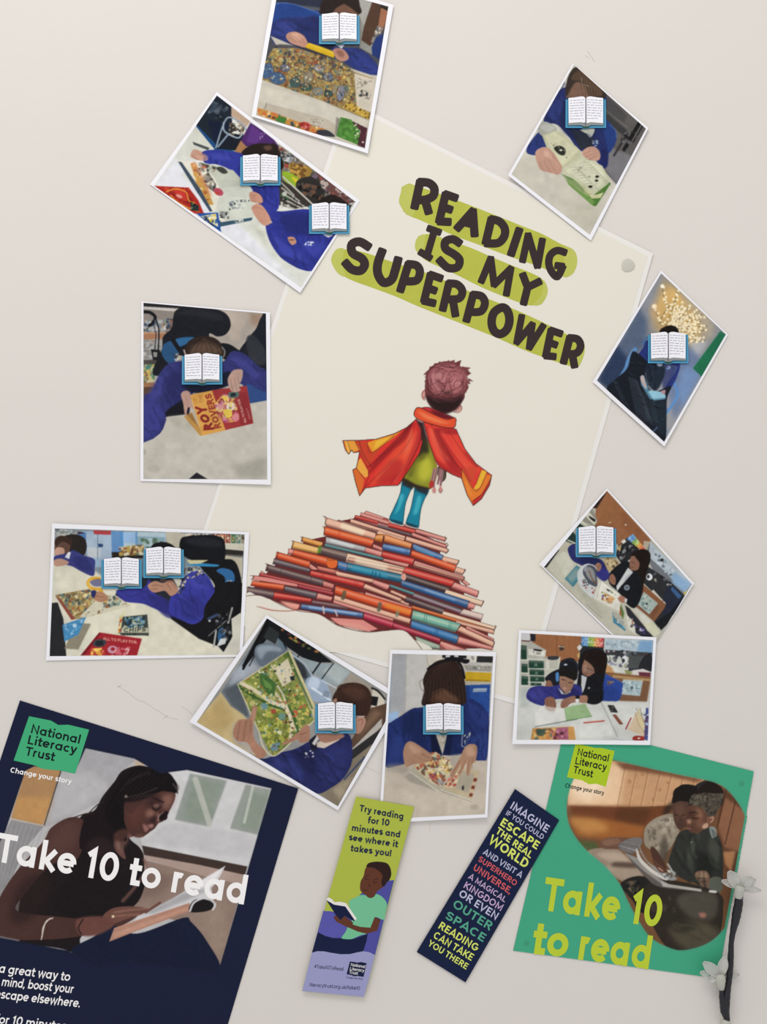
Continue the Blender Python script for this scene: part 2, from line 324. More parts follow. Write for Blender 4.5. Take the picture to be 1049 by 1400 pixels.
    A.s('c08a70', '672,712 700,710 712,735 690,745'); A.sl('4a3226', '680,722 700,722', 4)
    A.p('d8d8dc', '830,695 885,700 860,712')
    # magazines
    A.p('e2dfcf', '150,340 170,355 300,370 420,430 490,470 505,490 515,610 365,640 320,590 250,490')
    A.p('bfc3b4', '265,360 420,400 500,490 510,600 440,635 375,520 330,430'); A.p('cdd1c4', '375,480 490,470 510,520 515,610 400,640 330,600 350,540')
    A.p('c8974c', '222,370 245,365 300,480 330,560 300,560 245,450'); A.k('222,370 245,365 300,480 330,560 300,540 245,450', 'e0b060 a85a30 e8d0a0', 40, 5, 10)
    A.k('245,390 290,385 345,470 330,500 290,470', '5d5650 8c8880 a89a80 37383a', 110, 5, 10)
    A.k('250,360 340,385 330,430 280,400', '4a5048 9ba08c 2c2f30 c46a4a', 50, 5, 11, .8, lines=20); A.s('3c4038', '340,390 370,385 395,410 370,415', b=.8)
    A.e('b8455a', 352, 500, 24, 16, 30); A.e('c0392f', 345, 505, 9, 6); A.k('395,545 500,530 500,570 400,585', '39404a 7a8890 c9d0cc 20242c', 40, 4, 10, .85, lines=26)
    A.k('355,590 400,590 400,625 360,620', '4a4d50 9aa09a 2a2c30', 30, 4, 9)
    for i in range(9): A.l('8a9088', [(355+i*4, 445+i*9), (440+i*5, 450+i*9)], 2.4, .35)
    A.p('3c4d5e', '165,360 182,362 270,490 325,590 312,592 245,490'); A.p('37556c', '330,600 365,640 510,618 505,632 355,662'); A.p('c9cdc6', '430,625 465,622 468,638 432,644'); A.k('420,626 465,622 468,638 432,644', '1f2a34 c8ccc8', 14, 3, 6)
    A.p('4a4f52', '232,268 310,296 305,308 238,282'); A.p('3a3d3e', '225,390 260,480 250,490 215,430', a=.0)
    A.s('d0704f', '225,375 245,360 262,390 300,460 325,520 300,500 270,440', b=1, a=.35)
    # hands in the middle
    A.s('c48e78', '495,505 520,500 550,520 555,550 520,550 500,540'); A.s('c9937c', '505,570 540,555 575,590 595,640 560,655 520,610')
    for i in range(3): A.l('95604e', [(500, 515+i*12), (525, 520+i*12)], 2.5, .6)
    A.sl('95604e', '510,575 535,570 560,585', 3, .5)
    # leaflets at the left
    A.p('b2271f', '52,472 215,480 260,540 285,600 240,600 120,520'); A.k('90,478 215,485 240,560 180,550', 'd84a2c 8c1a16', 40, 8, 18, .6)
    A.sl('e6a13a', '110,500 150,485 200,500 215,540 240,550', 5); A.s('c8352a', '150,495 190,500 210,540 170,530'); A.e('e6c0b0', 170, 520, 16, 7, 25, .7)
    A.sl('e8b040', '130,515 160,545 215,575 260,590', 5, .9); A.p('23302c', '222,545 262,565 262,590 225,585'); A.k('222,545 262,565 262,590 225,585', '6a8a70 111a18', 10, 4, 8)
    A.p('1f4fa0', '248,600 350,595 365,690 340,670'); A.p('e6dc9c', '270,612 340,600 350,660 330,650'); A.k('275,612 340,603 352,665', 'd8b838 2a3a6a f0e8c0 3a6ab0', 34, 5, 10); A.sl('16181c', '285,632 300,625 310,640 325,655', 5)
    A.s('b9b9a8', '500,640 560,690 580,760 540,700', b=6, a=.7)
    A.grain(); PR['two_pupils'] = A.done()

def art_sketchbook():
    A = Print(Frame(685, 75, .2002), '498,70 988,510 605,1232 70,822', 'c8c6bb')
    A.p('cbc6b7', '200,600 70,822 605,1232 790,890 700,760'); A.p('c2beac', '420,1000 560,1200 620,1232 700,1040 500,1000', b=10)
    A.p('5c5856', '700,250 988,510 790,890 690,780 700,400'); A.p('4b494a', '720,280 860,420 840,470 720,400', b=2); A.p('3a393b', '720,400 860,520 840,560 700,450', b=3)
    A.p('77757a', '720,620 900,700 790,890 700,770', b=5); A.l('807c78', '720,385 860,500', 4, .7); A.sl('17181a', '945,465 890,560 840,650', 26); A.sl('222426', '965,490 900,600', 10)
    A.l('2a2a2c', '860,540 770,690', 16, .8); A.k('840,520 950,540 850,660 800,620', '1a1b1e 4a4a4e 6a6a6c', 30, 6, 16, .7)
    A.p('6d6b74', '430,180 400,250 300,430 420,300 460,260', b=2); A.p('a5a6b0', '425,210 455,200 450,260 420,275', b=2)
    A.s('213a80', '700,440 760,490 790,550 770,630 720,680 690,560'); A.sl('5a78b8', '740,480 780,520 785,570', 4, .8)
    # pupil
    A.s('232e6a', '420,230 340,350 290,460 380,480 460,560 540,660 640,640 720,770 725,640 700,500 720,330 700,240 600,240')
    A.s('1c2554', '440,300 400,480 520,600 620,600 640,500 500,420', b=5, a=.8); A.s('2e3b82', '340,360 420,300 400,420 330,450', b=5, a=.6)
    A.s('26357a', '200,600 260,530 310,560 320,650 250,690 180,680 175,640'); A.s('1b2560', '640,700 720,640 730,740 700,780', b=2)
    A.p('262c3a', '470,510 560,520 640,580 620,640 540,650', b=2); A.s('b9bcae', '540,515 630,505 635,530 610,568 580,540'); A.k('620,590 670,585 655,630 620,625', 'a8bcd0 d8e0e8 4a6a8a', 18, 4, 8)
    A.fold('420,230 340,350 290,460 380,480 460,560 540,660 640,640 720,770 725,640 700,500 720,330 700,240', 30, '161d45', '35438c', 65, 90, 14)
    A.fold('200,600 260,530 310,560 320,650 250,690 180,680', 10, '161d45', '35438c', 100, 60, 10)
    A.s('3a2f2a', '450,180 500,90 560,110 640,170 700,240 700,300 460,300'); A.s('7f5e4c', '460,270 500,200 540,190 580,230 600,300 455,300', b=3)
    A.s('5a4434', '480,170 540,110 660,190 690,280 600,280 560,190', b=2)
    for i in range(14): A.sl('8c745e' if i % 2 else '2c221e', [(520+i*9, 120+i*8), (540+i*10, 180+i*6), (560+i*9, 280)], 4, .45)
    A.sl('b8a896', '548,160 556,200 600,215', 4, .6)
    # book
    A.s('a6a69c', '250,500 290,460 350,480 380,520 300,560 260,540'); A.s('b9bab2', '270,500 300,475 370,500 320,530', b=3)
    A.p('bdbd9a', '280,555 370,522 420,540 545,660 550,690 400,800 340,720'); A.p('d0ceac', '300,560 370,530 530,655 420,760 350,690', b=3)
    A.s('2c2e28', '360,640 400,625 440,650 430,690 390,680'); A.e('e8e8d8', 408, 655, 10, 6); A.k('325,590 400,610 460,680 470,720 400,690', '2c2e28 6a6c58 a8a888', 44, 4, 9, .8, lines=16)
    A.p('4f7f33', '410,815 630,1035 650,1035 750,880 735,870 600,900'); A.p('6f9a48', '440,850 620,985 640,1010 620,1030 460,890', b=1)
    A.p('c9c793', '520,870 640,965 700,940 680,980 620,985'); A.sl('e0dcae', '520,870 560,905 590,960 690,955', 5); A.l('7f8a4c', '590,960 690,930', 4)
    A.p('c4c6a4', '415,800 545,690 690,760 740,850 735,880 625,965 560,900'); A.p('d2d3b6', '440,800 550,710 680,770 720,850 640,930 560,870', b=3)
    for i in range(9):
        for j in range(2): A.sl('5b5e4e', [(470+i*18+j*90, 775+i*18-j*40+i*0), (505+i*18+j*90, 770+i*18-j*30), (540+i*16+j*80, 790+i*17-j*30)], 2.4, .6)
    A.k('480,760 560,720 700,800 650,900 600,880', '3a3c34 5a5c50 7c7e6a', 44, 3, 8, .75, lines=30); A.e('22241f', 655, 835, 12, 9); A.e('22241f', 652, 862, 12, 8); A.e('22241f', 610, 903, 15, 9)
    A.s('a8b080', '405,815 470,850 560,900 580,960 480,890', b=1, a=.6)
    # hands
    A.s('c39480', '232,680 270,640 320,640 370,690 415,770 405,815 370,820 300,800 260,780')
    for f in ('320,700 345,760 385,825', '290,730 325,790 345,805', '262,730 285,795 300,800', '350,690 390,740 412,775'): A.sl('9c6c5a', f, 4, .6, b=.3)
    A.s('d8ac98', '290,660 330,670 350,720 300,700', b=4, a=.7)
    A.s('c39480', '552,670 590,635 640,632 675,670 670,720 620,725 575,705')
    for f in ('565,680 610,660', '575,700 620,680', '600,718 645,695'): A.sl('96604e', f, 4, .65, b=.3)
    A.grain(); PR['sketchbook'] = A.done()

def art_comic_cover():
    A = Print(Frame(180, 400, .1964), '84,72 937,148 947,1302 84,1298', 'b5aa9c')
    A.p('aca095', '84,72 937,148 940,560 600,420 84,420'); A.p('b8a99a', '600,120 800,140 760,330 700,330', b=8); A.p('9a7a62', '820,140 937,150 900,240 830,230', b=10, a=.8)
    A.p('26262a', '84,72 420,98 400,115 84,98'); A.p('8a7f78', '84,98 330,120 290,290 84,330'); A.p('c6c0bb', '84,98 320,118 310,132 84,116')
    # shelves
    q = '84,190 240,190 250,300 84,320'
    A.p('83817c', q); A.k(q, '6a7f98 a8a8a8 4f4a48 b08060 d0cac4 35507a', 60, 8, 18, .85); A.k('240,180 290,185 290,280 240,290', '4a6f96 8a5a4a 3a4048', 24, 8, 18)
    A.p('a9714e', '84,280 235,280 235,325 84,328'); A.p('c48f68', '84,276 235,276 235,285 84,288'); A.p('8c8c88', '84,330 210,330 200,470 84,470'); A.k('84,335 200,335 200,460 84,460', 'a8a8a4 6f7478 b9b5b0 8a7a70', 50, 8, 20, .7)
    for y in (350, 395, 440): A.l('b8b6b0', [(84, y), (190, y)], 5, .8)
    A.p('4a4640', '84,470 180,470 170,520 84,520'); q = '84,500 170,500 160,640 84,640'; A.p('7f8a6a', q); A.k(q, 'd0b050 3f7f78 c8c090 8a5a3c 5a8a5a', 44, 9, 20)
    A.p('a06a44', '84,630 165,625 160,655 84,662'); A.p('5a4030', '84,660 160,655 120,740 84,740')
    A.sl('15161a', '90,135 130,140 165,170 150,210 125,230', 22); A.sl('1c1d22', '165,180 190,260 185,420', 10); A.sl('9a9ca4', '160,190 180,270 175,410', 4, .8); A.sl('202127', '140,200 170,280 160,400', 6)
    A.p('1a1b20', '135,395 200,400 205,470 150,470'); A.p('8d8b86', '150,415 180,417 178,450 155,450')
    # chair
    A.s('1a1c24', '290,180 310,125 380,100 470,105 600,120 670,160 692,230 660,290 600,308 540,290 560,420 350,440 300,430 260,560 170,580 150,540 210,400 220,310 280,250')
    A.s('2b2e38', '310,150 400,115 560,130 640,170 600,200 430,160', b=8, a=.6); A.s('1f4f80', '212,390 240,350 300,340 330,420 280,500 220,450'); A.s('24649c', '310,325 420,310 430,330 330,380', b=2)
    A.p('15161b', '270,330 300,320 350,400 330,420'); A.s('151820', '600,360 680,360 760,410 800,430 660,470 620,420')
    A.s('1a1d28', '870,250 900,180 940,160 945,560 800,500 740,430 830,300'); A.s('2c3038', '800,330 850,300 930,400 930,500 830,480', b=3)
    for i in range(6): A.sl('3f454e', [(820+i*18, 320+i*10), (835+i*16, 420), (850+i*14, 500)], 3, .4)
    A.k('290,430 330,420 330,480 290,480', 'd0d0d0 3a3a40', 12, 4, 9)
    # pupil
    A.s('2d3078', '84,740 140,690 200,560 270,490 380,480 520,500 640,480 700,410 790,430 880,510 945,560 945,755 820,775 770,640 640,660 560,680 430,700 390,860 250,865 245,900 200,980 150,1020 84,1045')
    A.s('26478a', '800,640 945,700 945,752 820,772', b=2); A.s('161a30', '380,640 560,640 640,560 700,560 680,640 560,690 430,700 350,660', b=3); A.s('15161f', '250,820 380,730 400,780 390,855 250,865', b=2)
    A.s('3b3f9a', '120,700 220,560 280,600 200,720 140,760', b=9, a=.7); A.s('20235e', '230,600 350,560 380,700 300,780 240,760', b=8, a=.7); A.s('3c409c', '690,450 800,470 900,560 860,600 760,530', b=7, a=.7)
    A.s('383ca0', '84,770 180,780 230,850 180,960 84,1010', b=10, a=.6)
    A.fold('84,740 140,690 200,560 270,490 380,480 350,660 380,730 250,820 245,900 200,980 150,1020 84,1045', 40, '1f2258', '454ab0', 60, 110, 16)
    A.fold('700,410 790,430 880,510 945,560 945,700 800,640 700,560', 18, '1f2258', '454ab0', 30, 90, 14)
    A.fold('380,480 520,500 640,480 640,560 560,640 380,640', 14, '1b1e50', '3a3e98', 20, 80, 14)
    A.s('30221c', '370,430 390,350 470,305 560,310 620,350 650,420 640,450 370,450'); A.s('5f4636', '400,430 430,370 520,350 600,380 620,430 400,440', b=8)
    for i in range(12): A.sl('6f5442' if i % 2 else '281c18', [(500, 320), (420+i*17, 380), (395+i*21, 440)], 5, .35)
    A.l('c8a8a0', '365,400 375,430', 9); A.sl('b8b8bc', '630,380 650,410 640,450', 6, .8)
    # table
    A.p('beb9ab', '84,1045 150,1020 215,970 250,865 370,850 480,990 845,910 810,775 943,752 947,1302 84,1298'); A.p('b4af9f', '250,870 370,860 470,985 300,930', b=8); A.p('8e8a7e', '700,1200 947,1150 947,1302 740,1290', b=14, a=.55)
    A.e('a39f90', 155, 1225, 45, 25, a=.5, b=4); A.e('96938a', 90, 1110, 14, 22, a=.5, b=2)
    A.p('22222b', '400,1298 455,1252 530,1298')
    # comic
    A.p('c08a3c', '365,862 420,835 500,990 480,1000'); A.p('9a6a30', '385,850 420,840 470,940', b=1.5)
    A.p('dc9a3c', '408,712 600,675 655,960 492,997'); A.p('a82c2e', '560,680 803,650 850,912 655,958'); A.p('8c2028', '740,700 800,690 845,905 760,930', b=2, a=.6)
    R_ = lambda s, p0, p1, up, c, w: A.t(s, p0, p1, up, c, w)
    R_('ROY', (575, 960), (508, 788), (-62, 6), '8f1f1e', 19); R_('ROVERS', (625, 945), (552, 700), (-44, 8), '9c2a20', 16); R_('OF', (462, 775), (450, 730), (-24, 4), 'b06a28', 9); R_('THE', (503, 765), (488, 708), (-26, 4), 'b06a28', 9)
    q = '580,780 640,700 720,740 740,800 720,900 650,910 600,860'
    A.k(q, 'd88a8a e0b040 c05a5a c8c0b8 8c2a30 e8c860 b0408a', 110, 9, 22, .85); A.e('e0dccc', 690, 795, 28, 30); A.e('5a4a50', 690, 797, 13); A.k('650,760 735,770 720,830 660,830', 'e8b8b8 f0d060', 10, 7, 14)
    A.k('620,710 680,730 670,790 630,770', 'e8c040 f0d868', 12, 8, 18); A.s('e6c23c', '640,820 690,815 700,860 660,870'); A.s('d87a80', '700,860 740,840 750,880 720,900', b=1)
    A.s('4f6a64', '675,700 740,690 745,725 690,735'); A.p('1c2c2a', '690,702 725,698 727,722 692,726')
    A.t('ALL TO PLAY FOR', (800, 905), (752, 740), (-14, 3), 'e8c8b0', 13); A.t('READY', (830, 880), (805, 800), (-10, 3), 'd8a090', 12)
    # hands
    A.s('b58a7a', '345,710 370,685 405,695 418,760 430,810 395,800 382,865 370,840 360,770'); A.sl('8d5e50', '372,720 392,770 382,840', 4, .5)
    A.s('bc9484', '670,610 700,550 740,535 775,545 768,610 745,650 760,680 720,695 690,680')
    for f in ('690,600 700,660 708,690', '712,590 728,650 735,685', '735,580 750,640 752,672'): A.sl('8b6052', f, 4.5, .6, b=.3)
    A.grain(); PR['comic_cover'] = A.done()

def art_willow_lights():
    A = Print(Frame(800, 360, .1954), '532,72 985,498 550,1250 80,822', '97989c')
    A.p('8a8d92', '532,72 985,498 850,700 700,600 400,480 300,420')
    A.s('c8a468', '490,300 550,120 690,210 840,380 800,540 700,580 530,500 470,400', b=26); A.s('d8b06a', '540,230 620,180 700,330 600,430 500,330', b=7, a=.8)
    A.s('8b8f98', '500,90 440,200 380,330 420,430 470,260 530,110', b=9, a=.9)
    A.s('b3a892', '640,160 780,290 900,420 860,540 780,380', b=12, a=.8)
    A.p('53627c', '380,300 300,440 180,650 90,810 260,700 420,600 440,420', b=12); A.p('2b3a58', '220,570 80,822 250,960 330,700', b=10)
    A.p('6d7fa2', '640,560 760,600 850,720 700,980 620,1100 580,900', b=12); A.p('7390bd', '700,700 800,780 680,1000 640,900', b=10); A.p('b8bcc4', '720,560 800,520 860,560 790,650', b=10, a=.7)
    A.p('1f6e4c', '945,475 983,500 815,795 752,735'); A.l('3f8a68', '930,500 755,735', 5, .6)
    # twigs with lights
    R = A.rng
    def twig(x0, y0, x1, y1, n):
        A.sl('4a3a24', [(x0, y0), ((x0+x1)/2+R.uniform(-10, 10), (y0+y1)/2), (x1, y1)], 4, .85)
        for i in range(n):
            t = (i+.6)/n; x, y = x0+(x1-x0)*t+R.uniform(-8, 8), y0+(y1-y0)*t+R.uniform(-8, 8)
            A.e('f2d8a0', x, y, 12, 12, a=.5, b=1); A.e('fdf3d6', x, y, 6.5)
    for i in range(34):
        an = math.radians(R.uniform(-82, 18)); L = R.uniform(140, 260); x0, y0 = 600+R.uniform(-20, 60), 440+R.uniform(-30, 60)
        x1 = min(x0+L*math.cos(an), 850); y1 = y0+L*math.sin(an)
        if x1 - 560 > (y1 - 100)*1.0 + 40: y1 = x1 - 600 + 140
        twig(x0, y0, x1, y1, 8)
    for v in ((540,440,480,300,6),(570,280,540,160,4),(600,330,550,250,4),(520,420,600,280,5),(650,560,840,540,7),(640,540,850,460,7),(560,440,640,200,7)): twig(*v)
    A.e('fdf3dc', 484, 304, 17); A.e('fdf3dc', 540, 162, 14); A.e('e8b070', 484, 330, 40, 50, a=.25, b=4)
    # chair, blanket, pupil
    A.sl('5788be', '350,600 300,680 280,740 235,810', 24); A.sl('7fabd8', '330,600 295,670', 6, .6); A.sl('5a8cc8', '620,830 645,920 600,1000 560,1050', 20); A.sl('3f6aa0', '400,560 430,520', 16, .8)
    A.s('26347c', '440,540 400,600 360,660 365,740 400,800 450,720 640,720 560,870 580,900 640,800 660,690 560,640')
    A.s('202a66', '540,700 640,720 570,880 540,860', b=4, a=.7)
    A.fold('440,540 400,600 360,660 365,740 400,800 450,720 640,720 580,900 640,800 660,690', 16, '1a2058', '3c4aa8', 70, 80, 12)
    A.s('171c26', '350,620 440,700 420,780 470,900 600,860 570,960 560,1240 500,1200 350,1060 220,960 150,880 200,820 290,740 320,640')
    A.s('26384a', '430,720 520,700 560,760 500,880 440,830', b=4, a=.8); A.s('1e2833', '470,960 560,960 550,1200 480,1120', b=4)
    for i in range(22):
        y = 830+i*14; A.sl('6d7f8e', [(300+i*3, y-30), (340+i*4, y-20), (370+i*5, y+6)], 4, .5)
        A.sl('5b6d7c', [(190+i*6, y-10), (220+i*7, y+4)], 4, .4)
        if i < 14: A.sl('5d7080', [(400+i*2, y+70), (440+i*3, y+90), (480+i*2, y+100)], 3.5, .45)
        if i < 12: A.sl('44586a', [(440+i*5, 720+i*12), (500, 712+i*13), (550-i*2, 730+i*12)], 3, .5)
    A.s('1c2636', '425,720 440,700 540,705 560,740 540,820 500,890 455,870 425,800', b=2, a=.9); A.fold('425,720 540,705 560,740 500,890 455,870', 16, '10151f', '4a6076', 70, 70, 7, .6)
    A.fold('190,850 290,740 350,640 440,720 460,900 570,960 560,1200 500,1200 350,1060 220,960', 46, '0c1018', '4e6274', 20, 60, 7, .55, 20)
    A.s('191310', '520,490 530,460 590,435 640,450 660,500 640,520 530,520'); A.s('8fa0b8', '500,700 530,695 540,715 515,722'); A.k('565,720 600,715 595,745 570,745', '6f8fc0 a8b8d8', 8, 4, 8)
    A.p('4f7f9a', '385,790 410,785 470,950 455,955 390,850'); A.p('8cc0d4', '455,890 530,900 560,920 562,945 475,955 440,900'); A.p('5f8ea8', '475,950 560,940 562,950 480,962')
    A.s('b8a8a8', '385,800 405,785 420,830 430,880 400,850'); A.s('b08c94', '530,895 560,888 555,915 535,912')
    A.s('14171f', '240,960 300,1000 420,1100 520,1200 545,1240 470,1180 340,1070', b=4, a=.5); A.sl('5a7aa8', '470,1180 500,1150', 10, .6); A.sl('6a8ab0', '575,1160 570,1200', 10, .6)
    A.grain(); PR['willow_lights'] = A.done()
def art_wheelchair():
    A = Print(Frame(60, 710, .2717), '58,45 1012,75 985,682 30,688', 'c5c2b0')
    A.p('7d8a94', '58,45 1010,75 1005,300 55,300'); A.p('cfcdbb', '50,210 150,230 1000,640 985,690 30,690'); A.p('d6d2bc', '55,235 260,260 480,420 900,665 500,690 300,600 100,480', b=3)
    # cupboards, window, shelf
    A.p('8fa9c4', '175,60 345,60 345,240 255,240 210,160'); A.p('4a7ab4', '170,62 215,66 215,150 200,190 175,90'); A.p('5b88bc', '340,58 400,62 395,160 345,190'); A.p('9fb3c8', '215,75 340,78 340,200 220,200')
    A.p('b9c0c6', '222,140 290,145 285,190 222,190'); A.l('4f6a88', '272,70 272,200', 3); A.p('24446e', '275,122 300,124 298,140 276,140'); A.p('b03a3e', '250,55 340,58 338,78 255,75'); A.p('3c2f34', '170,60 200,64 205,72 170,74')
    A.p('a9bfcb', '398,62 615,65 615,160 398,150'); A.p('4b8ac6', '386,62 402,62 402,150 386,150'); A.p('8fb4dc', '400,65 465,66 462,120 400,118'); A.p('7fa0b0', '470,85 610,90 610,150 470,140'); A.k('480,95 600,95 600,150 520,150', '4f6a58 7f9a88 a8c0c8', 40, 8, 18, .8)
    A.p('5a90c0', '462,62 472,62 470,140 462,140'); A.p('b9b4a0', '615,62 690,66 690,160 620,150'); A.p('c6c0ae', '690,70 1010,80 1005,170 760,160'); A.p('b5ad9c', '650,70 720,72 700,100 650,130')
    A.p('6b665a', '760,150 1005,165 1000,190 900,180'); A.p('b7ae98', '900,180 1002,195 990,420 930,300'); A.p('2c2b2a', '915,150 1005,158 1005,182 915,176')
    for i, c in enumerate('8a4a34 a5583c 8a3f30 3f6a4a 5a7a70 8f8f7a'.split()): A.p(c, [(868+i*25, 72+i), (890+i*25, 73+i), (890+i*25, 118+i), (868+i*25, 116+i)]); A.k([(872+i*25, 80), (886+i*25, 80), (886+i*25, 110), (872+i*25, 110)], 'e0c8a8 c88a50 4a3a30', 5, 4, 8)
    A.k('730,72 870,72 860,90 740,88', 'd8d0c0 5a544c 8a5040 f0ead8', 40, 5, 11)
    A.k('58,45 175,60 170,90 60,85', '8a9496 b8bcb4 5d6468 a8a49c', 60, 6, 14)
    # books on the round table
    A.p('26221f', '342,165 500,165 500,196 345,192'); A.k('378,140 505,125 505,180 380,185', 'b09448 8a6a34 4f6a58 c4ac74 6a3a30 d8cfae', 90, 7, 16, .9)
    # left pupil
    A.s('26211f', '95,95 160,75 210,100 215,160 180,200 130,180'); A.s('5e4238', '60,120 75,90 120,92 135,125 130,160 100,180 60,165'); A.s('3a2720', '60,100 90,82 140,95 140,130 100,112 62,135'); A.s('c0937e', '60,150 80,140 105,150 100,185 60,180')
    A.s('34397c', '58,185 120,170 150,155 200,180 255,200 258,240 250,285 190,262 140,235 60,215'); A.s('272b66', '150,190 220,200 240,260 170,240', b=3, a=.7); A.p('d8dade', '108,190 125,165 138,165 130,200'); A.s('b98c78', '55,205 90,198 128,215 110,230 60,235')
    # wheelchair
    A.s('15161b', '690,100 720,85 800,78 870,82 910,110 912,200 880,218 800,215 720,195 685,150'); A.s('2a2c33', '710,105 800,90 890,110 880,140 760,130', b=4, a=.6)
    A.s('15161a', '780,215 912,200 960,210 985,260 998,340 990,480 930,600 870,590 780,560 700,520 650,490 760,480 830,400 860,330'); A.s('2a6096', '870,260 900,245 950,262 960,310 920,360 870,390 850,380 905,330 910,290'); A.p('d0d8e0', '922,308 948,308 946,322 922,322')
    A.s('2d82b8', '740,218 875,228 860,238 740,232'); A.p('c8bf90', '720,205 830,205 790,222 735,225')
    A.p('151518', '930,310 1000,320 995,430 960,560 945,600 905,668 880,640 780,600 640,500 620,450'); A.sl('101114', '990,330 975,440 930,580', 16); A.l('9a9c98', '948,445 928,520', 9); A.l('a8aaa6', '868,555 855,640', 9); A.l('787c80', '830,585 940,490', 6, .8)
    A.s('2c5a88', '880,560 905,545 912,600 880,615'); A.k('860,480 980,450 930,640 870,560', '2b2d33 0e0f12 55585f 8a8c90', 50, 6, 14, .7); A.p('c9c6b8', '945,500 990,470 985,680 905,668 950,600')
    A.e('c8c8c4', 835, 510, 6); A.sl('3a5078', '830,500 870,480', 14, .8); A.p('c8cccc', '890,600 918,600 915,625 870,640', b=.6)
    # pupil at the table
    A.s('1b1a1e', '540,140 560,120 610,114 650,130 655,150 545,150'); A.s('262832', '500,290 640,290 690,420 640,470 520,420 360,380', b=1)
    A.s('323390', '370,355 500,345 530,300 560,370 600,400 640,480 560,450 500,425 400,410'); A.s('2a2b78', '520,380 620,400 650,490 600,480', b=2, a=.8)
    A.s('34379c', '640,390 680,360 700,300 760,260 820,280 860,350 850,380 810,440 800,500 750,528 690,505 640,480 630,440'); A.s('4145ae', '720,290 800,290 830,350 760,340', b=6, a=.7); A.s('26286f', '700,400 800,400 790,500 700,490', b=7, a=.6)
    A.fold('640,390 680,360 700,300 760,260 820,280 860,350 850,380 810,440 800,500 750,528 690,505 640,480', 26, '212465', '4a50b8', 70, 70, 11)
    A.fold('370,355 500,345 560,370 640,480 560,450 500,425 400,410', 12, '212465', '4248a8', 20, 70, 10)
    A.k('700,250 760,235 820,265 800,285 720,300 700,380 670,370 690,300', '3a3a38 b8a888 6a4a3a c8c0a8 20242c', 90, 4, 9)
    A.s('b5846c', '525,330 560,310 600,320 640,305 670,340 675,365 640,385 610,360 560,368 535,355')
    for f in ('540,335 570,330 600,338', '540,350 575,350', '618,320 640,350', '640,312 660,345'): A.sl('80523f', f, 4, .65, b=.3)
    A.sl('805848', '590,305 640,312', 10, .7)
    # magazine, magnifier
    A.p('7a4f3a', '60,385 140,505 175,500 90,380'); A.p('9c8a5a', '60,380 230,350 290,395 420,430 200,500 150,500'); A.k('70,378 230,352 290,400 250,460 150,490', 'c0a458 8a6d3c 5f7f78 b5562e e0cf9a 3f4a50 a8563a', 230, 5, 12, .85)
    A.p('c8c2aa', '290,380 360,380 440,435 215,495 180,490 200,470'); A.k('300,380 360,385 420,425 300,450', '6a8a84 a8a080 8a5a3a 3a4a4c', 70, 5, 11, .8); A.k('200,470 300,450 300,470 220,490', '6a4a3a 8a8a7a c8b890', 30, 4, 8)
    A.p('8a3a30', '60,385 85,400 160,500 140,505', b=.6, a=.8)
    A.sl('d8a02c', '290,352 240,345 222,320 240,298 280,296', 15); A.sl('f0c44c', '235,345 222,318 245,298', 5, .8); A.l('d8a02c', '285,352 310,405', 18); A.e('e8b83c', 308, 405, 13)
    A.s('2a2d70', '235,310 290,300 292,335 250,335', b=1, a=.6)
    A.s('a8785c', '250,380 270,362 305,370 325,400 300,415 265,410'); A.sl('7a4f3c', '262,385 300,390', 5, .6); A.s('272a60', '240,360 265,360 255,395 240,385', b=1)
    # cards, books
    A.p('26262a', '30,690 38,420 72,418 100,500 115,690'); A.p('8a8370', '165,520 240,525 175,655 105,650', b=1); A.p('3f86b8', '95,530 215,490 175,580 105,615'); A.k('100,530 205,498 170,575 110,605', 'c8dce8 2a6a9a 8ab8d8', 34, 5, 12, .8, lines=20)
    A.p('d8cf90', '385,480 410,478 405,440 395,580 370,578'); A.k('385,480 402,478 395,578 374,576', 'c04a3a 4a5a8a e0c040', 22, 4, 8); A.p('3f4642', '398,490 522,478 530,585 385,582'); A.p('2c5a7a', '420,495 510,490 500,540 410,545'); A.k('410,490 515,485 510,545 400,550', '7aa0b0 20282c 8a9a78 c0c0a8', 50, 5, 11, .8)
    A.p('b8b59a', '395,545 525,545 528,570 388,570'); A.t('CHIPS', (400, 568), (515, 562), (2, -22), '2a3a34', 14); A.t('CHIP', (392, 584), (470, 584), (0, -13), '1c2422', 16); A.sl('c8c8b8', '500,478 530,478 535,580', 3, .7)
    A.p('a3202a', '185,685 280,568 495,600 470,685'); A.p('7d161f', '185,685 280,568 290,572 205,685'); A.e('3a3f44', 282, 622, 34, 20, -8); A.p('20242a', '262,612 300,610 302,634 264,636'); A.e('c08aa0', 348, 655, 26, 20); A.e('a3202a', 348, 652, 11, 9)
    A.k('240,650 300,645 310,685 235,685', 'e0a03a f0c858 c84a3a', 24, 6, 14); A.k('380,640 440,640 420,685 330,685', 'c85a68 e8b0b0 8a1820', 30, 6, 14); A.t('ALL TO PLAY FOR', (300, 605), (470, 625), (-3, -14), 'e0b8a0', 12)
    A.grain(); PR['wheelchair'] = A.done()

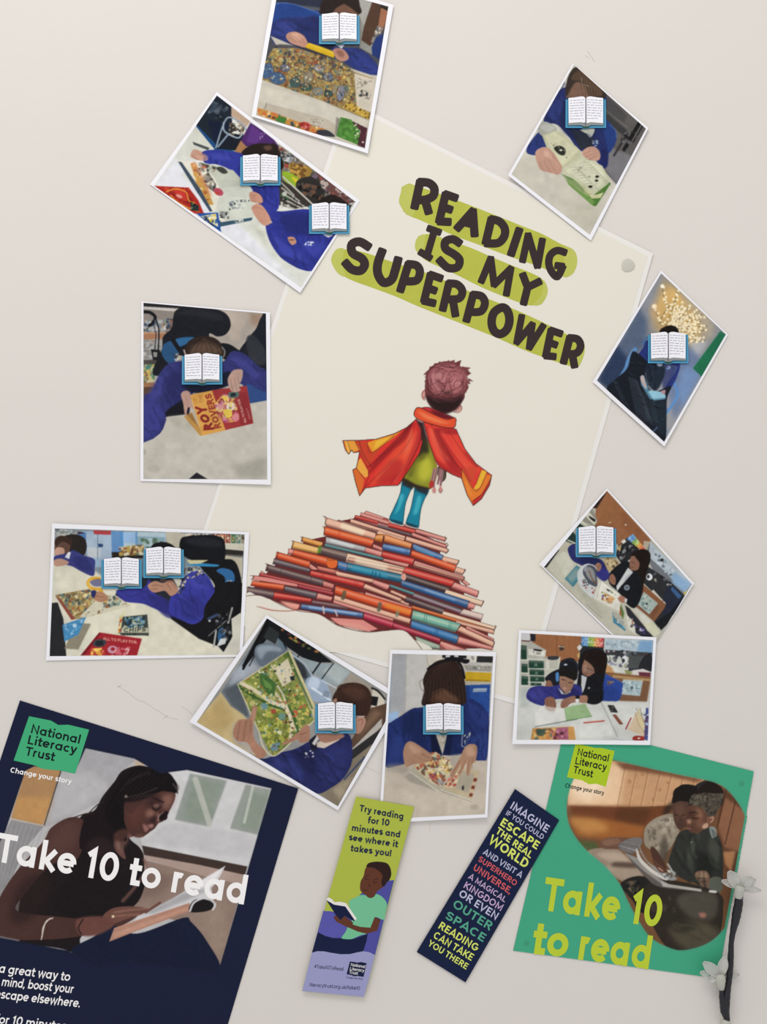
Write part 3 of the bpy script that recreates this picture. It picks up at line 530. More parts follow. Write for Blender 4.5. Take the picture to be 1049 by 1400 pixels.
def art_map_book():
    A = Print(Frame(250, 835, .2764), '418,36 1062,440 768,965 72,548', '8f8f8c')
    A.p('c3ab72', '72,548 190,400 290,500 340,560 330,640 400,740 250,665'); A.p('b89a5e', '80,540 190,430 260,540 180,600', b=10); A.p('a59c90', '250,560 340,530 360,700 340,710 250,640', b=4)
    A.p('6f7880', '190,400 330,190 420,40 500,100 480,210 300,330 330,530 240,470'); A.p('9aa4b0', '250,300 330,230 380,280 280,350 230,370', b=6); A.p('4a545c', '200,390 290,350 330,530 240,460', b=4, a=.9)
    # chairs, floor
    A.p('14161a', '418,36 560,110 700,220 745,255 680,255 600,235 520,180 440,110 330,250 300,290 295,270'); A.p('2a2f30', '430,75 480,110 460,165 400,130'); A.p('58707e', '470,130 520,180 500,200 470,160')
    A.l('0d0e10', '420,50 300,285', 12); A.l('101216', '400,140 330,270', 6, .8)
    A.k('480,85 560,100 680,200 700,222 600,180 520,130', '9c9a3c c8c458 7a2a2a b8742c 5a5a2a', 60, 6, 14); A.k('485,85 530,100 545,140', '6a2424 3a2a24', 14, 6, 12)
    A.p('8a9ba2', '580,225 680,260 745,260 830,300 770,370 700,350 640,300 600,250'); A.p('a7b3b4', '690,300 760,255 825,305 775,365', b=5); A.l('15171b', '745,258 680,345', 5); A.l('15171b', '680,255 605,360', 8); A.l('15171b', '500,160 520,200', 6); A.l('15171b', '575,215 570,225', 6)
    A.s('5a6876', '355,210 370,170 430,158 500,180 560,220 620,280 650,330 620,380 560,330 500,240 400,275 370,250'); A.s('93a3b4', '365,190 400,168 470,175 490,200 420,200 390,240', b=4, a=.8)
    A.s('2e343a', '540,230 600,270 615,330 570,320', b=3); A.sl('b8c8d8', '540,215 600,260 640,320', 9, .7); A.s('8ea3bc', '620,330 700,345 735,440 660,450 610,390'); A.s('b6c6dc', '640,320 680,345 660,390 620,370', b=3)
    A.l('dbe4ee', '640,380 730,440', 10, .8); A.l('c8d4e0', '690,345 780,390', 6, .8); A.p('7d8ca0', '700,390 730,400 720,430 690,420', b=1)
    A.p('9a8f80', '830,305 998,420 998,500 930,480 880,370 790,370'); A.p('c8bfae', '940,385 998,425 996,500 930,470'); A.sl('1b1b1d', '935,380 965,395 1000,435', 9); A.p('17181a', '930,420 968,425 960,470 930,465')
    A.p('5a4030', '930,480 1062,440 985,600 850,680 820,660'); A.p('7a5a44', '940,490 990,500 900,600 850,650', b=6); A.p('b0aaa2', '985,530 985,570 840,715 830,690'); A.p('2c2a2b', '980,580 960,640 830,790 820,700'); A.p('80735f', '830,740 960,640 768,965 665,895'); A.p('9a8c72', '740,880 840,820 780,940', b=5); A.sl('283a6a', '800,830 900,720', 9, .8)
    # pupil
    A.s('1f2560', '330,700 400,730 480,700 560,680 640,640 700,650 780,610 830,620 838,740 800,820 740,870 660,902 560,840 430,760'); A.s('2b3480', '430,740 520,720 600,790 560,830', b=8, a=.8); A.s('171b48', '560,690 640,700 660,800 600,790', b=8, a=.7); A.s('28307a', '700,700 810,680 800,790 700,850', b=9, a=.6)
    A.fold('330,700 400,730 560,680 640,640 780,610 830,620 838,740 800,820 740,870 660,902 560,840 430,760', 34, '14193e', '3440a0', 40, 100, 14)
    A.p('c8b5a2', '660,650 800,612 770,640 700,678 662,672'); A.s('a3705a', '670,600 760,600 800,620 720,650 680,640', b=1); A.p('15162c', '625,640 660,610 665,680 640,700'); A.k('600,700 655,680 665,715 605,735', 'd0d4dc 20264e', 22, 4, 9, .9, lines=14); A.p('c8c4c0', '640,655 665,615 672,630 655,665')
    A.s('3a231b', '755,400 790,362 860,355 915,380 935,430 925,490 900,530 860,540 760,480 740,440'); A.s('5a382a', '790,385 850,368 900,400 880,440 820,420', b=6, a=.7)
    for i in range(9): A.sl('2b1a14', [(800+i*8, 370), (780+i*14, 420), (770+i*16, 480)], 3, .4)
    A.s('b5806a', '850,535 890,520 905,550 880,600 850,600'); A.sl('7c4a3a', '870,540 890,535 885,560', 4, .7); A.l('d8d8e0', '850,520 900,520', 4, .8); A.p('b08068', '745,440 760,430 770,470 740,450'); A.sl('5a3a2c', '760,400 770,370 800,360', 4)
    # book
    A.p('c9bd84', '522,195 535,200 655,470 650,545 645,520'); A.p('7f8a3c', '272,362 522,198 650,540 560,625 455,715 430,700 380,600')
    q = '272,362 522,198 650,540 560,625 455,715 430,700 380,600'
    A.k(q, '6f8a2c 8f9a3c 4a6a28 a8a848 5a7434 c0b868', 260, 9, 22, .75); A.k('360,470 520,470 560,620 440,700 380,600', 'a8ac38 c0bc48 6a7a28 8a9430', 160, 8, 18, .8)
    A.sl('2f5a24', '275,372 350,420 450,470 540,500 570,600', 13, .9); A.sl('2f5a24', '385,300 470,370 500,410 560,560', 10, .8); A.sl('2c5222', '520,205 560,300 640,480', 10, .7)
    A.sl('dccfb0', '290,355 370,400 440,450 510,480 540,560 530,640', 18, .9); A.sl('dccfb0', '380,300 450,390 510,480', 13, .8); A.sl('dccfb0', '470,370 500,420 530,520 560,590', 10, .8); A.sl('d8c8a8', '440,270 460,300 500,360', 12, .8)
    A.k('285,350 375,395 450,440 520,480 560,590 520,600 440,470 300,380', '7a2f28 3a2c28 e8dcc4 a85a44', 150, 3, 7, .9); A.k('430,260 470,370 520,470 500,480 440,380 380,310', '7a2f28 3a2c28 e8dcc4', 70, 3, 6, .9)
    A.k(q, '4a5a24 2f4a1c c8c070 8a4a30 a8a050', 700, 3, 7, .6, lines=500)
    A.p('3f6b2c', '378,310 400,305 462,360 455,420 420,410 385,360'); A.p('5c8a3c', '395,330 440,365 435,395 405,370', b=1); A.k('385,310 455,370 430,400', '244a1c 6a9a44', 16, 4, 8)
    A.p('cfc4a4', '452,285 520,235 558,335 495,375'); A.k('470,280 520,250 540,300 490,320', '8a8068', 40, 3, 5, .6, lines=36); A.p('23302c', '530,325 552,318 556,340 536,346'); A.k('490,340 520,325 525,350 500,362', '6a6450', 14, 3, 5, .7)
    A.k(q, 'd8d2a0 2c3a20 b5562e 5f8f9a e8d868', 150, 4, 8, .85); A.e('5f8f9a', 405, 470, 18, 16, a=.9); A.e('5a8a80', 492, 522, 18, 20, a=.9); A.e('a8482c', 450, 495, 14, 12); A.s('5f7f8a', '440,660 480,650 470,685 440,690'); A.e('d8d8a8', 480, 600, 11)
    A.k('510,420 600,400 640,500 580,560', '8a9434 b5b04c d8c458 5a7a30 c84a34', 70, 6, 12, .85)
    A.k('380,560 520,520 600,560 560,625 455,715 430,700 380,600', '5a6a20 3a4a1a d0cc70 6a3a28', 260, 3, 7, .7, lines=160)
    A.l('e2d8b0', '272,362 380,600', 4); A.sl('d8ce9c', '380,600 400,670 455,715 560,625 650,540', 5); A.l('c8bc90', '272,362 522,196', 4)
    # hands
    A.s('a8735a', '250,600 275,540 330,530 345,480 360,465 368,490 350,570 360,640 415,700 380,730 345,690 320,650 270,640')
    for f in ('285,545 275,600 270,635', '315,540 305,600 300,640', '340,540 335,600'): A.sl('754834', f, 5, .55, b=.3)
    A.s('c08c74', '345,500 358,475 362,510 345,560', b=2, a=.7)
    A.s('a8735a', '570,600 610,560 628,580 625,640 580,650 560,630 480,660 520,640'); A.sl('754834', '580,610 615,600', 5, .6); A.sl('a8735a', '500,655 560,630', 14)
    A.grain(); PR['map_book'] = A.done()

def art_hair_band():
    A = Print(Frame(510, 875, .1822), '145,100 902,118 838,1298 68,1340', 'b9b2a8')
    A.p('aaa59c', '145,100 400,105 390,700 105,700'); A.p('9ea0a4', '145,100 250,103 235,530 115,540'); A.p('b8b5b0', '250,103 405,108 380,560 240,540', b=2); A.sl('5a8cb0', '140,230 128,400 125,540', 4, .8); A.p('8aa8cc', '112,545 200,530 180,600 108,620', b=2); A.l('8a867e', '250,105 240,520', 4, .6, b=1)
    A.p('c4bdb0', '400,105 530,108 520,240 420,200'); A.sl('8c8070', '405,110 410,170 450,200', 5, .6)
    A.p('b8b4ac', '690,115 902,120 890,240 700,230'); A.p('1e1f22', '520,108 700,112 700,135 520,132'); A.p('c8c8c8', '545,112 580,112 578,128 545,128'); A.p('c8c8c8', '610,112 640,112 640,128 610,128')
    A.p('26292a', '778,118 900,122 896,168 776,165'); A.p('d0ccc0', '700,112 780,114 775,165 725,165'); A.k('735,120 765,120 765,160 735,160', '6a6a68 2a2a2c', 8, 3, 6); A.p('8e8c84', '680,185 890,195 885,235 700,225'); A.k('700,175 880,185 880,215 720,215', 'd0ccc4 5a5854 a8a49a', 40, 4, 10, .7, lines=20)
    A.p('c09a18', '695,235 888,243 882,305 690,298'); A.p('a07a10', '700,290 882,300 880,312 690,305'); A.p('a8a290', '690,305 882,315 880,335 690,330')
    A.p('1f4590', '690,335 880,330 870,600 700,480'); A.p('173678', '700,340 720,340 740,520 700,480', b=2); A.p('7f92a8', '752,360 855,358 850,385 748,388'); A.l('b8c4d0', '756,366 850,364', 4)
    # pupil
    A.s('1b2a66', '375,500 300,510 220,560 140,610 110,640 100,800 98,950 240,925 260,860 400,840 530,860 660,850 780,900 850,895 870,640 860,540 780,460 690,440')
    A.s('24377c', '700,460 800,500 860,560 850,660 760,600', b=6, a=.7); A.s('24377c', '150,740 230,735 240,900 120,930', b=8, a=.7); A.s('13204e', '230,560 360,540 400,800 300,760 230,700', b=9, a=.8); A.s('13204e', '580,720 680,720 650,860 560,860', b=7, a=.7); A.s('2a3f88', '740,740 850,700 850,880 780,880', b=9, a=.6)
    A.fold('375,500 220,560 140,610 110,640 100,800 98,950 240,925 260,860 400,840 430,700', 26, '101a42', '2c4090', 80, 110, 15)
    A.fold('700,460 800,500 860,560 870,640 850,895 780,900 660,850 600,700', 24, '101a42', '2c4090', 80, 110, 15)
    A.p('0e1636', '430,700 490,705 520,860 440,845', b=2); A.p('b0a898', '470,700 558,702 522,858'); A.k('500,710 550,710 525,840', 'd0c8b8 8a8474', 20, 5, 12, .5); A.p('101a40', '555,705 600,705 580,860 525,860', b=1.5)
    A.l('c8ccd4', '668,700 665,790', 4); A.l('c8ccd4', '665,790 690,800', 4); A.p('2c3c6a', '668,715 735,680 725,740 690,800'); A.k('672,715 732,690 722,735 690,780', 'c8ccd0 8a9ab8 d8d0a8 1a2444', 26, 4, 9)
    A.s('2c1d18', '365,480 385,380 375,300 410,220 470,160 560,140 630,165 670,240 690,320 700,420 690,475 600,490 440,490'); A.s('4a2f22', '440,470 460,400 530,370 620,420 640,480', b=5); A.s('6a4a36', '470,440 530,370 590,410 640,440 600,470', b=6, a=.6)
    for i in range(22):
        x = 400+i*12; A.sl('593a2a' if i % 2 else '21140f', [(540+(i-11)*3, 165), (x, 300), (x+(i-11)*3, 470)], 4, .4)
    A.sl('7a5a42', '440,400 520,360 560,410 600,430', 5, .5); A.sl('151316', '410,215 440,190 520,160 600,140', 16); A.s('141318', '540,130 620,125 690,140 722,145 720,165 690,175 640,160 560,150'); A.sl('121115', '630,150 665,200 685,280', 18); A.sl('4a3020', '380,290 350,310 360,360 375,375', 4, .7)
    # table
    A.p('b9ad9d', '98,960 250,925 400,930 560,865 660,860 780,900 852,900 838,1298 68,1340'); A.p('c0b4a2', '100,1100 400,1130 800,1200 838,1290 68,1330', b=12); A.p('8e857a', '98,930 240,925 280,975 240,1000 98,980', b=8, a=.6)
    A.p('8a8378', '230,1020 290,985 500,1120 480,1130 280,1060', b=4, a=.6); A.e('9c9484', 760, 1245, 32, 22, a=.6, b=3); A.p('9a9186', '600,862 680,862 600,960 570,900', b=5, a=.5)
    # book
    A.p('a8a28e', '278,980 300,950 420,940 520,1080 745,1180 742,1200 505,1120 490,1135'); A.p('c0b494', '310,950 430,850 470,835 580,900 600,960 510,1100 420,1060'); A.p('b8a888', '520,1110 620,940 800,980 740,1190')
    A.k('300,955 430,840 470,835 580,900 600,960 510,1100', 'c8a24c 8a3f30 e0d2a8 4a5a58 d8b86a 6a4a34 a8563a', 200, 7, 17, .85); A.k('420,840 580,895 600,960 520,1060 440,980', 'd4b04c e8dcae 5a6a5a 9a4434', 90, 5, 11, .9, lines=40)
    A.k('530,1090 620,950 660,960 620,1110', 'b03a34 c86a54 e0c8a0 6a3a30', 60, 6, 15); A.p('a89d88', '660,975 760,1000 715,1140 618,1105'); A.k('670,985 750,1010 700,1080', '8a8070', 40, 3, 6, .5, lines=36); A.s('3a3a38', '665,1095 680,1085 682,1115 668,1120')
    for i in range(6): A.p('7a3a2c' if i % 2 else 'c0a888', [(765-i*8, 1000+i*28), (790-i*8, 1005+i*28), (782-i*8, 1030+i*28), (757-i*8, 1025+i*28)])
    A.s('a03434', '420,1000 470,1000 480,1040 440,1045', b=1, a=.7); A.p('8d9196', '490,1030 540,1060 510,1085 480,1060', b=1, a=.7); A.l('d0cab8', '278,985 490,1130', 6); A.l('d0cab8', '510,1118 742,1198', 6); A.l('5c574c', '505,1125 742,1205', 4, .6)
    # hands
    A.s('a67c62', '228,830 250,770 290,758 350,790 430,850 440,890 400,915 300,930 250,950 232,900'); A.sl('74503c', '340,830 400,870 430,885', 5, .6, b=.3); A.sl('74503c', '310,860 360,890 420,905', 4, .5, b=.3); A.s('bd937a', '270,780 330,800 370,840 300,840', b=5, a=.7)
    A.s('a67c62', '780,800 740,775 690,800 640,900 585,990 580,1015 600,1025 660,930 640,1010 660,1000 700,920 700,1000 720,1005 740,930 770,900')
    for f in ('650,900 600,985', '690,900 645,990', '720,900 705,985', '745,880 740,960'): A.sl('74503c', f, 5, .55, b=.3)
    A.s('bd937a', '700,800 750,800 760,860 700,860', b=5, a=.7)
    A.grain(); PR['hair_band'] = A.done()

def art_helper_wide():
    A = Print(Frame(690, 850, .2097), '108,72 968,118 930,772 75,765', 'b9bab2')
    A.p('9a5f38', '160,75 500,95 490,260 280,260 200,200'); A.p('8a4f2c', '330,85 345,86 345,250 335,250', a=.5); A.l('6a3a20', '333,86 336,230', 3, .8)
    for i in range(16): A.l('b0744a' if i % 2 else '82491f', [(205+i*18, 82), (205+i*18+2, 240)], 2.5, .3)
    A.e('2c2a28', 370, 170, 16, 18, a=.8); A.l('c8b8a0', '350,158 385,162', 5); A.p('24222a', '165,76 200,80 200,125 168,125'); A.p('c3c2c4', '108,72 165,76 160,125 108,118'); A.p('5a3028', '108,118 165,122 165,130 108,127')
    # drawers
    A.p('a9a89c', '105,125 175,130 265,180 270,400 200,418 105,415')
    for x, y, w, h, d in ((105,150,38,95,0),(108,270,42,60,0),(108,350,44,60,0),(155,250,100,52,1),(160,305,96,48,1),(165,348,92,42,1),(168,392,70,22,1)):
        A.p('1b3f30', [(x, y), (x+w, y+4), (x+w, y+h), (x, y+h)]); A.p('5c6a60', [(x, y), (x+w, y+4), (x+w, y+h*.35), (x, y+h*.3)], a=.6)
        if w > 50: A.p('5c7a6a', [(x+w*.38, y+h*.4), (x+w*.58, y+h*.4), (x+w*.58, y+h*.75), (x+w*.38, y+h*.75)], a=.9)
    for y in (245, 330, 412): A.l('d0cec0', [(100, y), (155, y+3)], 6)
    for y in (240, 302, 346, 390): A.l('d0cec0', [(150, y), (268, y+5)], 5)
    A.p('cfcdc0', '152,175 270,185 262,225 155,215'); A.k('165,190 255,195 250,215 165,210', 'e6e4d8 8f8d82', 24, 4, 9); A.s('26242a', '190,175 240,182 235,192 192,186')
    A.p('c9c7b8', '270,225 362,228 352,310 275,310'); A.p('a8a898', '285,240 350,242 345,305 290,305', a=.7); A.s('33333a', '282,225 350,225 340,245 285,245'); A.p('b5b5a4', '262,310 330,312 300,340 262,340')
    # top right clutter
    A.p('24262b', '480,155 520,120 640,165 650,200 560,190 490,250'); A.p('c8a058', '470,215 490,190 485,250'); A.p('d0d0cc', '470,165 490,145 505,165 485,190')
    for i, c in enumerate('4f86c8 5a9ad8 7fae50 a8b848 e0903c d8603c c8343c'.split()): A.p(c, [(500+i*21, 97+i*1.5), (521+i*21, 98+i*1.5), (519+i*21, 160+i*1.5), (498+i*21, 152+i*1.5)])
    A.k('500,105 640,112 640,160 500,150', 'f0ece0 d8e0e8', 40, 3, 6, .6); A.l('e8e4d8', '500,128 642,138', 3, .8); A.l('2a2524', '645,110 642,170', 4)
    A.p('a8bcc8', '655,110 966,120 960,205 655,180'); A.p('6f9ac4', '880,120 966,122 960,210 860,190', b=5); A.k('660,120 880,125 860,170 660,165', 'd0d8dc 8aa4b0 b8c8d0 78909c', 60, 6, 16, .6)
    A.p('35383e', '655,180 960,200 955,320 800,320 660,260'); A.k('655,175 800,185 960,210 940,240 660,200', 'd0d0d0 1c1d20 6a7078 9aa0a8 a03a34', 60, 5, 13, .8, lines=20); A.p('4a4f4f', '810,215 900,225 880,300 800,300', b=2); A.s('23262c', '900,230 955,210 955,320 870,320')
    A.s('cdd0c4', '670,250 730,240 790,270 800,320 720,325 690,300'); A.k('665,215 810,225 800,320 680,300', 'e6e8dc a8a890 5a6068 c8ccc0 8a8aa4', 60, 6, 14); A.e('d8dce0', 782, 245, 20, 26); A.e('30363c', 772, 252, 10, 14); A.s('8a9050', '780,310 830,330 800,345', b=1)
    A.p('c8925a', '655,270 690,290 725,345 715,360 650,320'); A.p('8a5a34', '650,325 950,355 925,518 740,512 700,420'); A.p('7a5338', '700,370 945,385 925,515 750,512', b=3); A.p('b08a58', '700,345 950,372 948,385 705,362')
    A.p('ccc4c0', '830,315 900,305 950,325 945,350 840,345'); A.p('6a2c3a', '870,325 950,330 948,358 875,350')
    A.p('9fb4b8', '770,372 900,378 880,482 745,470'); A.k('775,385 890,390 875,470 755,460', '7a94a0 c0d0d0 5f7f8c b8c4c0', 60, 5, 12, .7); A.e('4a5a60', 826, 428, 10); A.l('6a8490', '830,380 820,478', 3, .5); A.l('6a8490', '755,425 890,432', 3, .5); A.l('c8a878', '775,374 900,380', 5)
    A.s('22409a', '640,345 700,360 765,395 768,420 740,512 620,515 600,480'); A.s('1c3484', '650,420 740,440 730,510 620,510', b=6, a=.6); A.sl('4a66b8', '645,348 700,362 762,396', 4, .8); A.k('665,385 710,385 710,410 670,410', 'a87048 5a4038 8a7a5a', 14, 4, 9)
    # table
    A.p('c4c6c0', '75,765 100,420 150,430 260,540 420,520 560,530 640,515 940,525 930,772'); A.p('b0b6b0', '100,425 170,430 160,540 95,560', b=5); A.p('cfd0cb', '500,560 660,600 720,740 480,760', b=6); A.p('c9ccc6', '640,520 940,530 935,640 760,640 690,620', b=4); A.l('6a7070', '625,520 735,748', 3)
    # helper and pupil
    A.s('15161b', '480,250 520,190 590,175 650,195 668,250 655,330 640,420 640,500 600,535 540,530 500,490 470,430 480,330'); A.s('1f1512', '500,230 540,185 620,185 660,230 640,330 560,330 510,300')
    A.fold('480,250 655,330 640,500 600,535 540,530 500,490', 14, '0c0d12', '2a2c36', 70, 70, 9)
    A.s('8a5c48', '512,290 520,245 560,240 600,270 610,300 585,330 545,355 520,340'); A.s('b08068', '520,300 545,290 560,330 535,345', b=3, a=.7); A.sl('4a2a20', '520,285 545,292 570,305', 3, .8); A.sl('2a1512', '530,262 590,280 580,300', 4, .7); A.sl('7a3a34', '528,328 548,335', 3, .8); A.sl('8f98a0', '525,292 560,300 585,315', 2.5, .8)
    A.s('1b110f', '550,200 640,210 650,300 610,330 600,280 560,245'); A.p('b8bcc0', '500,345 535,360 520,430 505,465 498,410'); A.e('8a8c94', 548, 430, 7)
    A.s('181b24', '262,365 300,330 360,305 380,330 350,440 300,400 270,385'); A.s('8a5a46', '268,395 300,385 318,440 322,500 290,520 262,510')
    A.s('2b2d80', '140,490 160,435 220,415 300,420 380,400 440,400 490,420 500,480 440,505 380,500 320,505 270,520 250,545 180,525'); A.s('3a3a96', '150,470 220,430 260,480 200,510', b=6, a=.7); A.s('1d1f58', '350,430 470,440 480,490 360,490', b=4, a=.7)
    A.fold('140,490 160,435 220,415 300,420 320,505 250,545 180,525', 14, '1b1d5a', '4046a8', 40, 60, 9)
    A.s('17181d', '352,340 360,265 400,238 450,240 475,290 470,370 440,370 400,345 360,350'); A.sl('20242e', '360,290 400,245 460,260 475,310', 12); A.s('3f7fc0', '332,335 350,330 352,380 335,385'); A.e('a8b4c4', 396, 278, 12, 6)
    A.s('9a6c56', '360,385 372,350 420,365 450,368 448,410 420,445 385,448 362,425'); A.s('2a1c1a', '358,350 400,350 450,372 440,382 400,368 368,372'); A.sl('2e1a16', '370,375 395,383', 4); A.sl('2e1a16', '415,388 438,390', 4); A.sl('5c3830', '375,388 395,392', 3); A.s('c8988a', '378,430 400,428 405,440 382,442', b=.6); A.sl('6a4438', '400,395 398,415 408,418', 3, .6)
    A.s('4a342c', '365,420 400,445 440,430 420,452 380,452', b=1.5, a=.6); A.p('c8ccd0', '345,425 385,465 400,462 425,440 430,455 400,472 370,468')
    A.s('8a5a46', '260,510 275,490 315,490 335,530 330,560 300,560 265,545')
    for f in ('280,510 275,545', '300,510 300,555', '318,515 325,555'): A.sl('5c3628', f, 4, .6)
    A.s('8f624c', '365,530 380,505 440,482 470,490 465,520 430,530 390,560 365,555'); A.sl('5c3628', '400,520 375,550', 4, .6); A.sl('5c3628', '425,525 400,555', 4, .6); A.s('a07058', '480,485 535,480 532,525 480,520'); A.s('18191e', '462,482 485,480 485,500 465,502'); A.s('d8dadc', '462,502 482,502 480,520 462,518')
    keepf = A.f; A.f = Frame(700, 860, .12393)
    A.s('9a6f58', '530,510 600,520 680,550 665,640 610,700 560,680 525,620'); A.s('1a1716', '520,440 620,420 700,460 700,560 640,545 580,520 525,510'); A.sl('2a1a16', '545,548 585,560', 8); A.sl('2a1a16', '620,585 660,590', 8); A.sl('6a4638', '600,560 595,610 610,618', 6, .6); A.s('c08c80', '565,640 590,645 600,660 570,658', b=2); A.s('45302a', '530,620 560,685 610,700 650,660 610,720 560,700', b=4, a=.6)
    A.s('8c6450', '770,420 800,340 840,330 890,380 930,430 880,470 830,510 780,490'); A.s('1c1412', '800,330 850,310 960,420 920,500 900,430 860,380'); A.sl('2a1815', '800,420 850,440 900,460', 6, .8); A.sl('9aa0a8', '790,430 850,450 905,480', 4, .6); A.sl('5a2e28', '795,485 825,495', 7, .8); A.s('b08a74', '790,440 800,390 820,400 815,470', b=5, a=.6)
    A.f = keepf
    # papers
    A.p('d2d2cc', '195,600 240,545 330,560 385,565 395,640 195,680'); A.p('8fb27a', '385,565 440,545 525,532 568,612 470,630 400,640'); A.l('4a5a50', '195,680 470,632', 4); A.l('5a8a50', '400,640 568,614', 4)
    A.s('a88478', '260,550 330,560 320,580 280,575', b=3, a=.6); A.l('b8463c', '515,655 645,643', 10); A.l('d87a6a', '515,652 640,641', 3)
    A.p('2a2c2c', '668,540 710,542 738,590 690,588'); A.k('680,545 710,548 728,585 695,582', '6a8a88 a83a30', 6, 3, 5); A.p('6a3a2a', '698,602 724,602 772,665 748,668'); A.p('8a4a34', '706,606 722,604 764,660 752,662'); A.l('a03a34', '820,625 787,695', 9)
    A.p('c8b090', '850,590 880,580 930,700 920,750 800,700 830,640'); A.p('c8b888', '860,560 890,580 920,720 880,680'); A.k('830,560 930,560 930,620 850,600', 'd8dcd8 a8b0b0 c8c8b0', 30, 5, 12, .8, lines=14); A.sl('8a7a54', '850,590 870,660 915,730', 3); A.sl('6a5f48', '880,560 900,640 920,700', 3)
    A.p('3c4a8a', '918,560 935,560 932,770 905,765'); A.k('905,600 935,600 932,760 905,740', '2a3060 d0d4e0 6a3a48', 26, 5, 10, .9, lines=12); A.s('a02c24', '830,755 850,740 905,745 900,772 840,770'); A.e('d8d4cc', 872, 756, 9, 5); A.sl('7a8a98', '700,755 770,770', 4, .6)
    A.p('c48a44', '180,690 450,680 462,768 168,766'); A.p('a85a78', '335,690 410,684 415,766 350,766'); A.k('185,695 330,690 330,764 172,764', 'd8a04c 4a6a5a c87838 6a4a34 e0b868', 60, 6, 16, .8); A.k('300,700 410,700 410,764 310,764', 'c87898 7a2a3a 9a4a60 4a2030', 40, 6, 14, .8); A.s('2c4a44', '205,700 260,700 250,740 210,735', b=1, a=.8)
    A.grain(); PR['helper_wide'] = A.done()

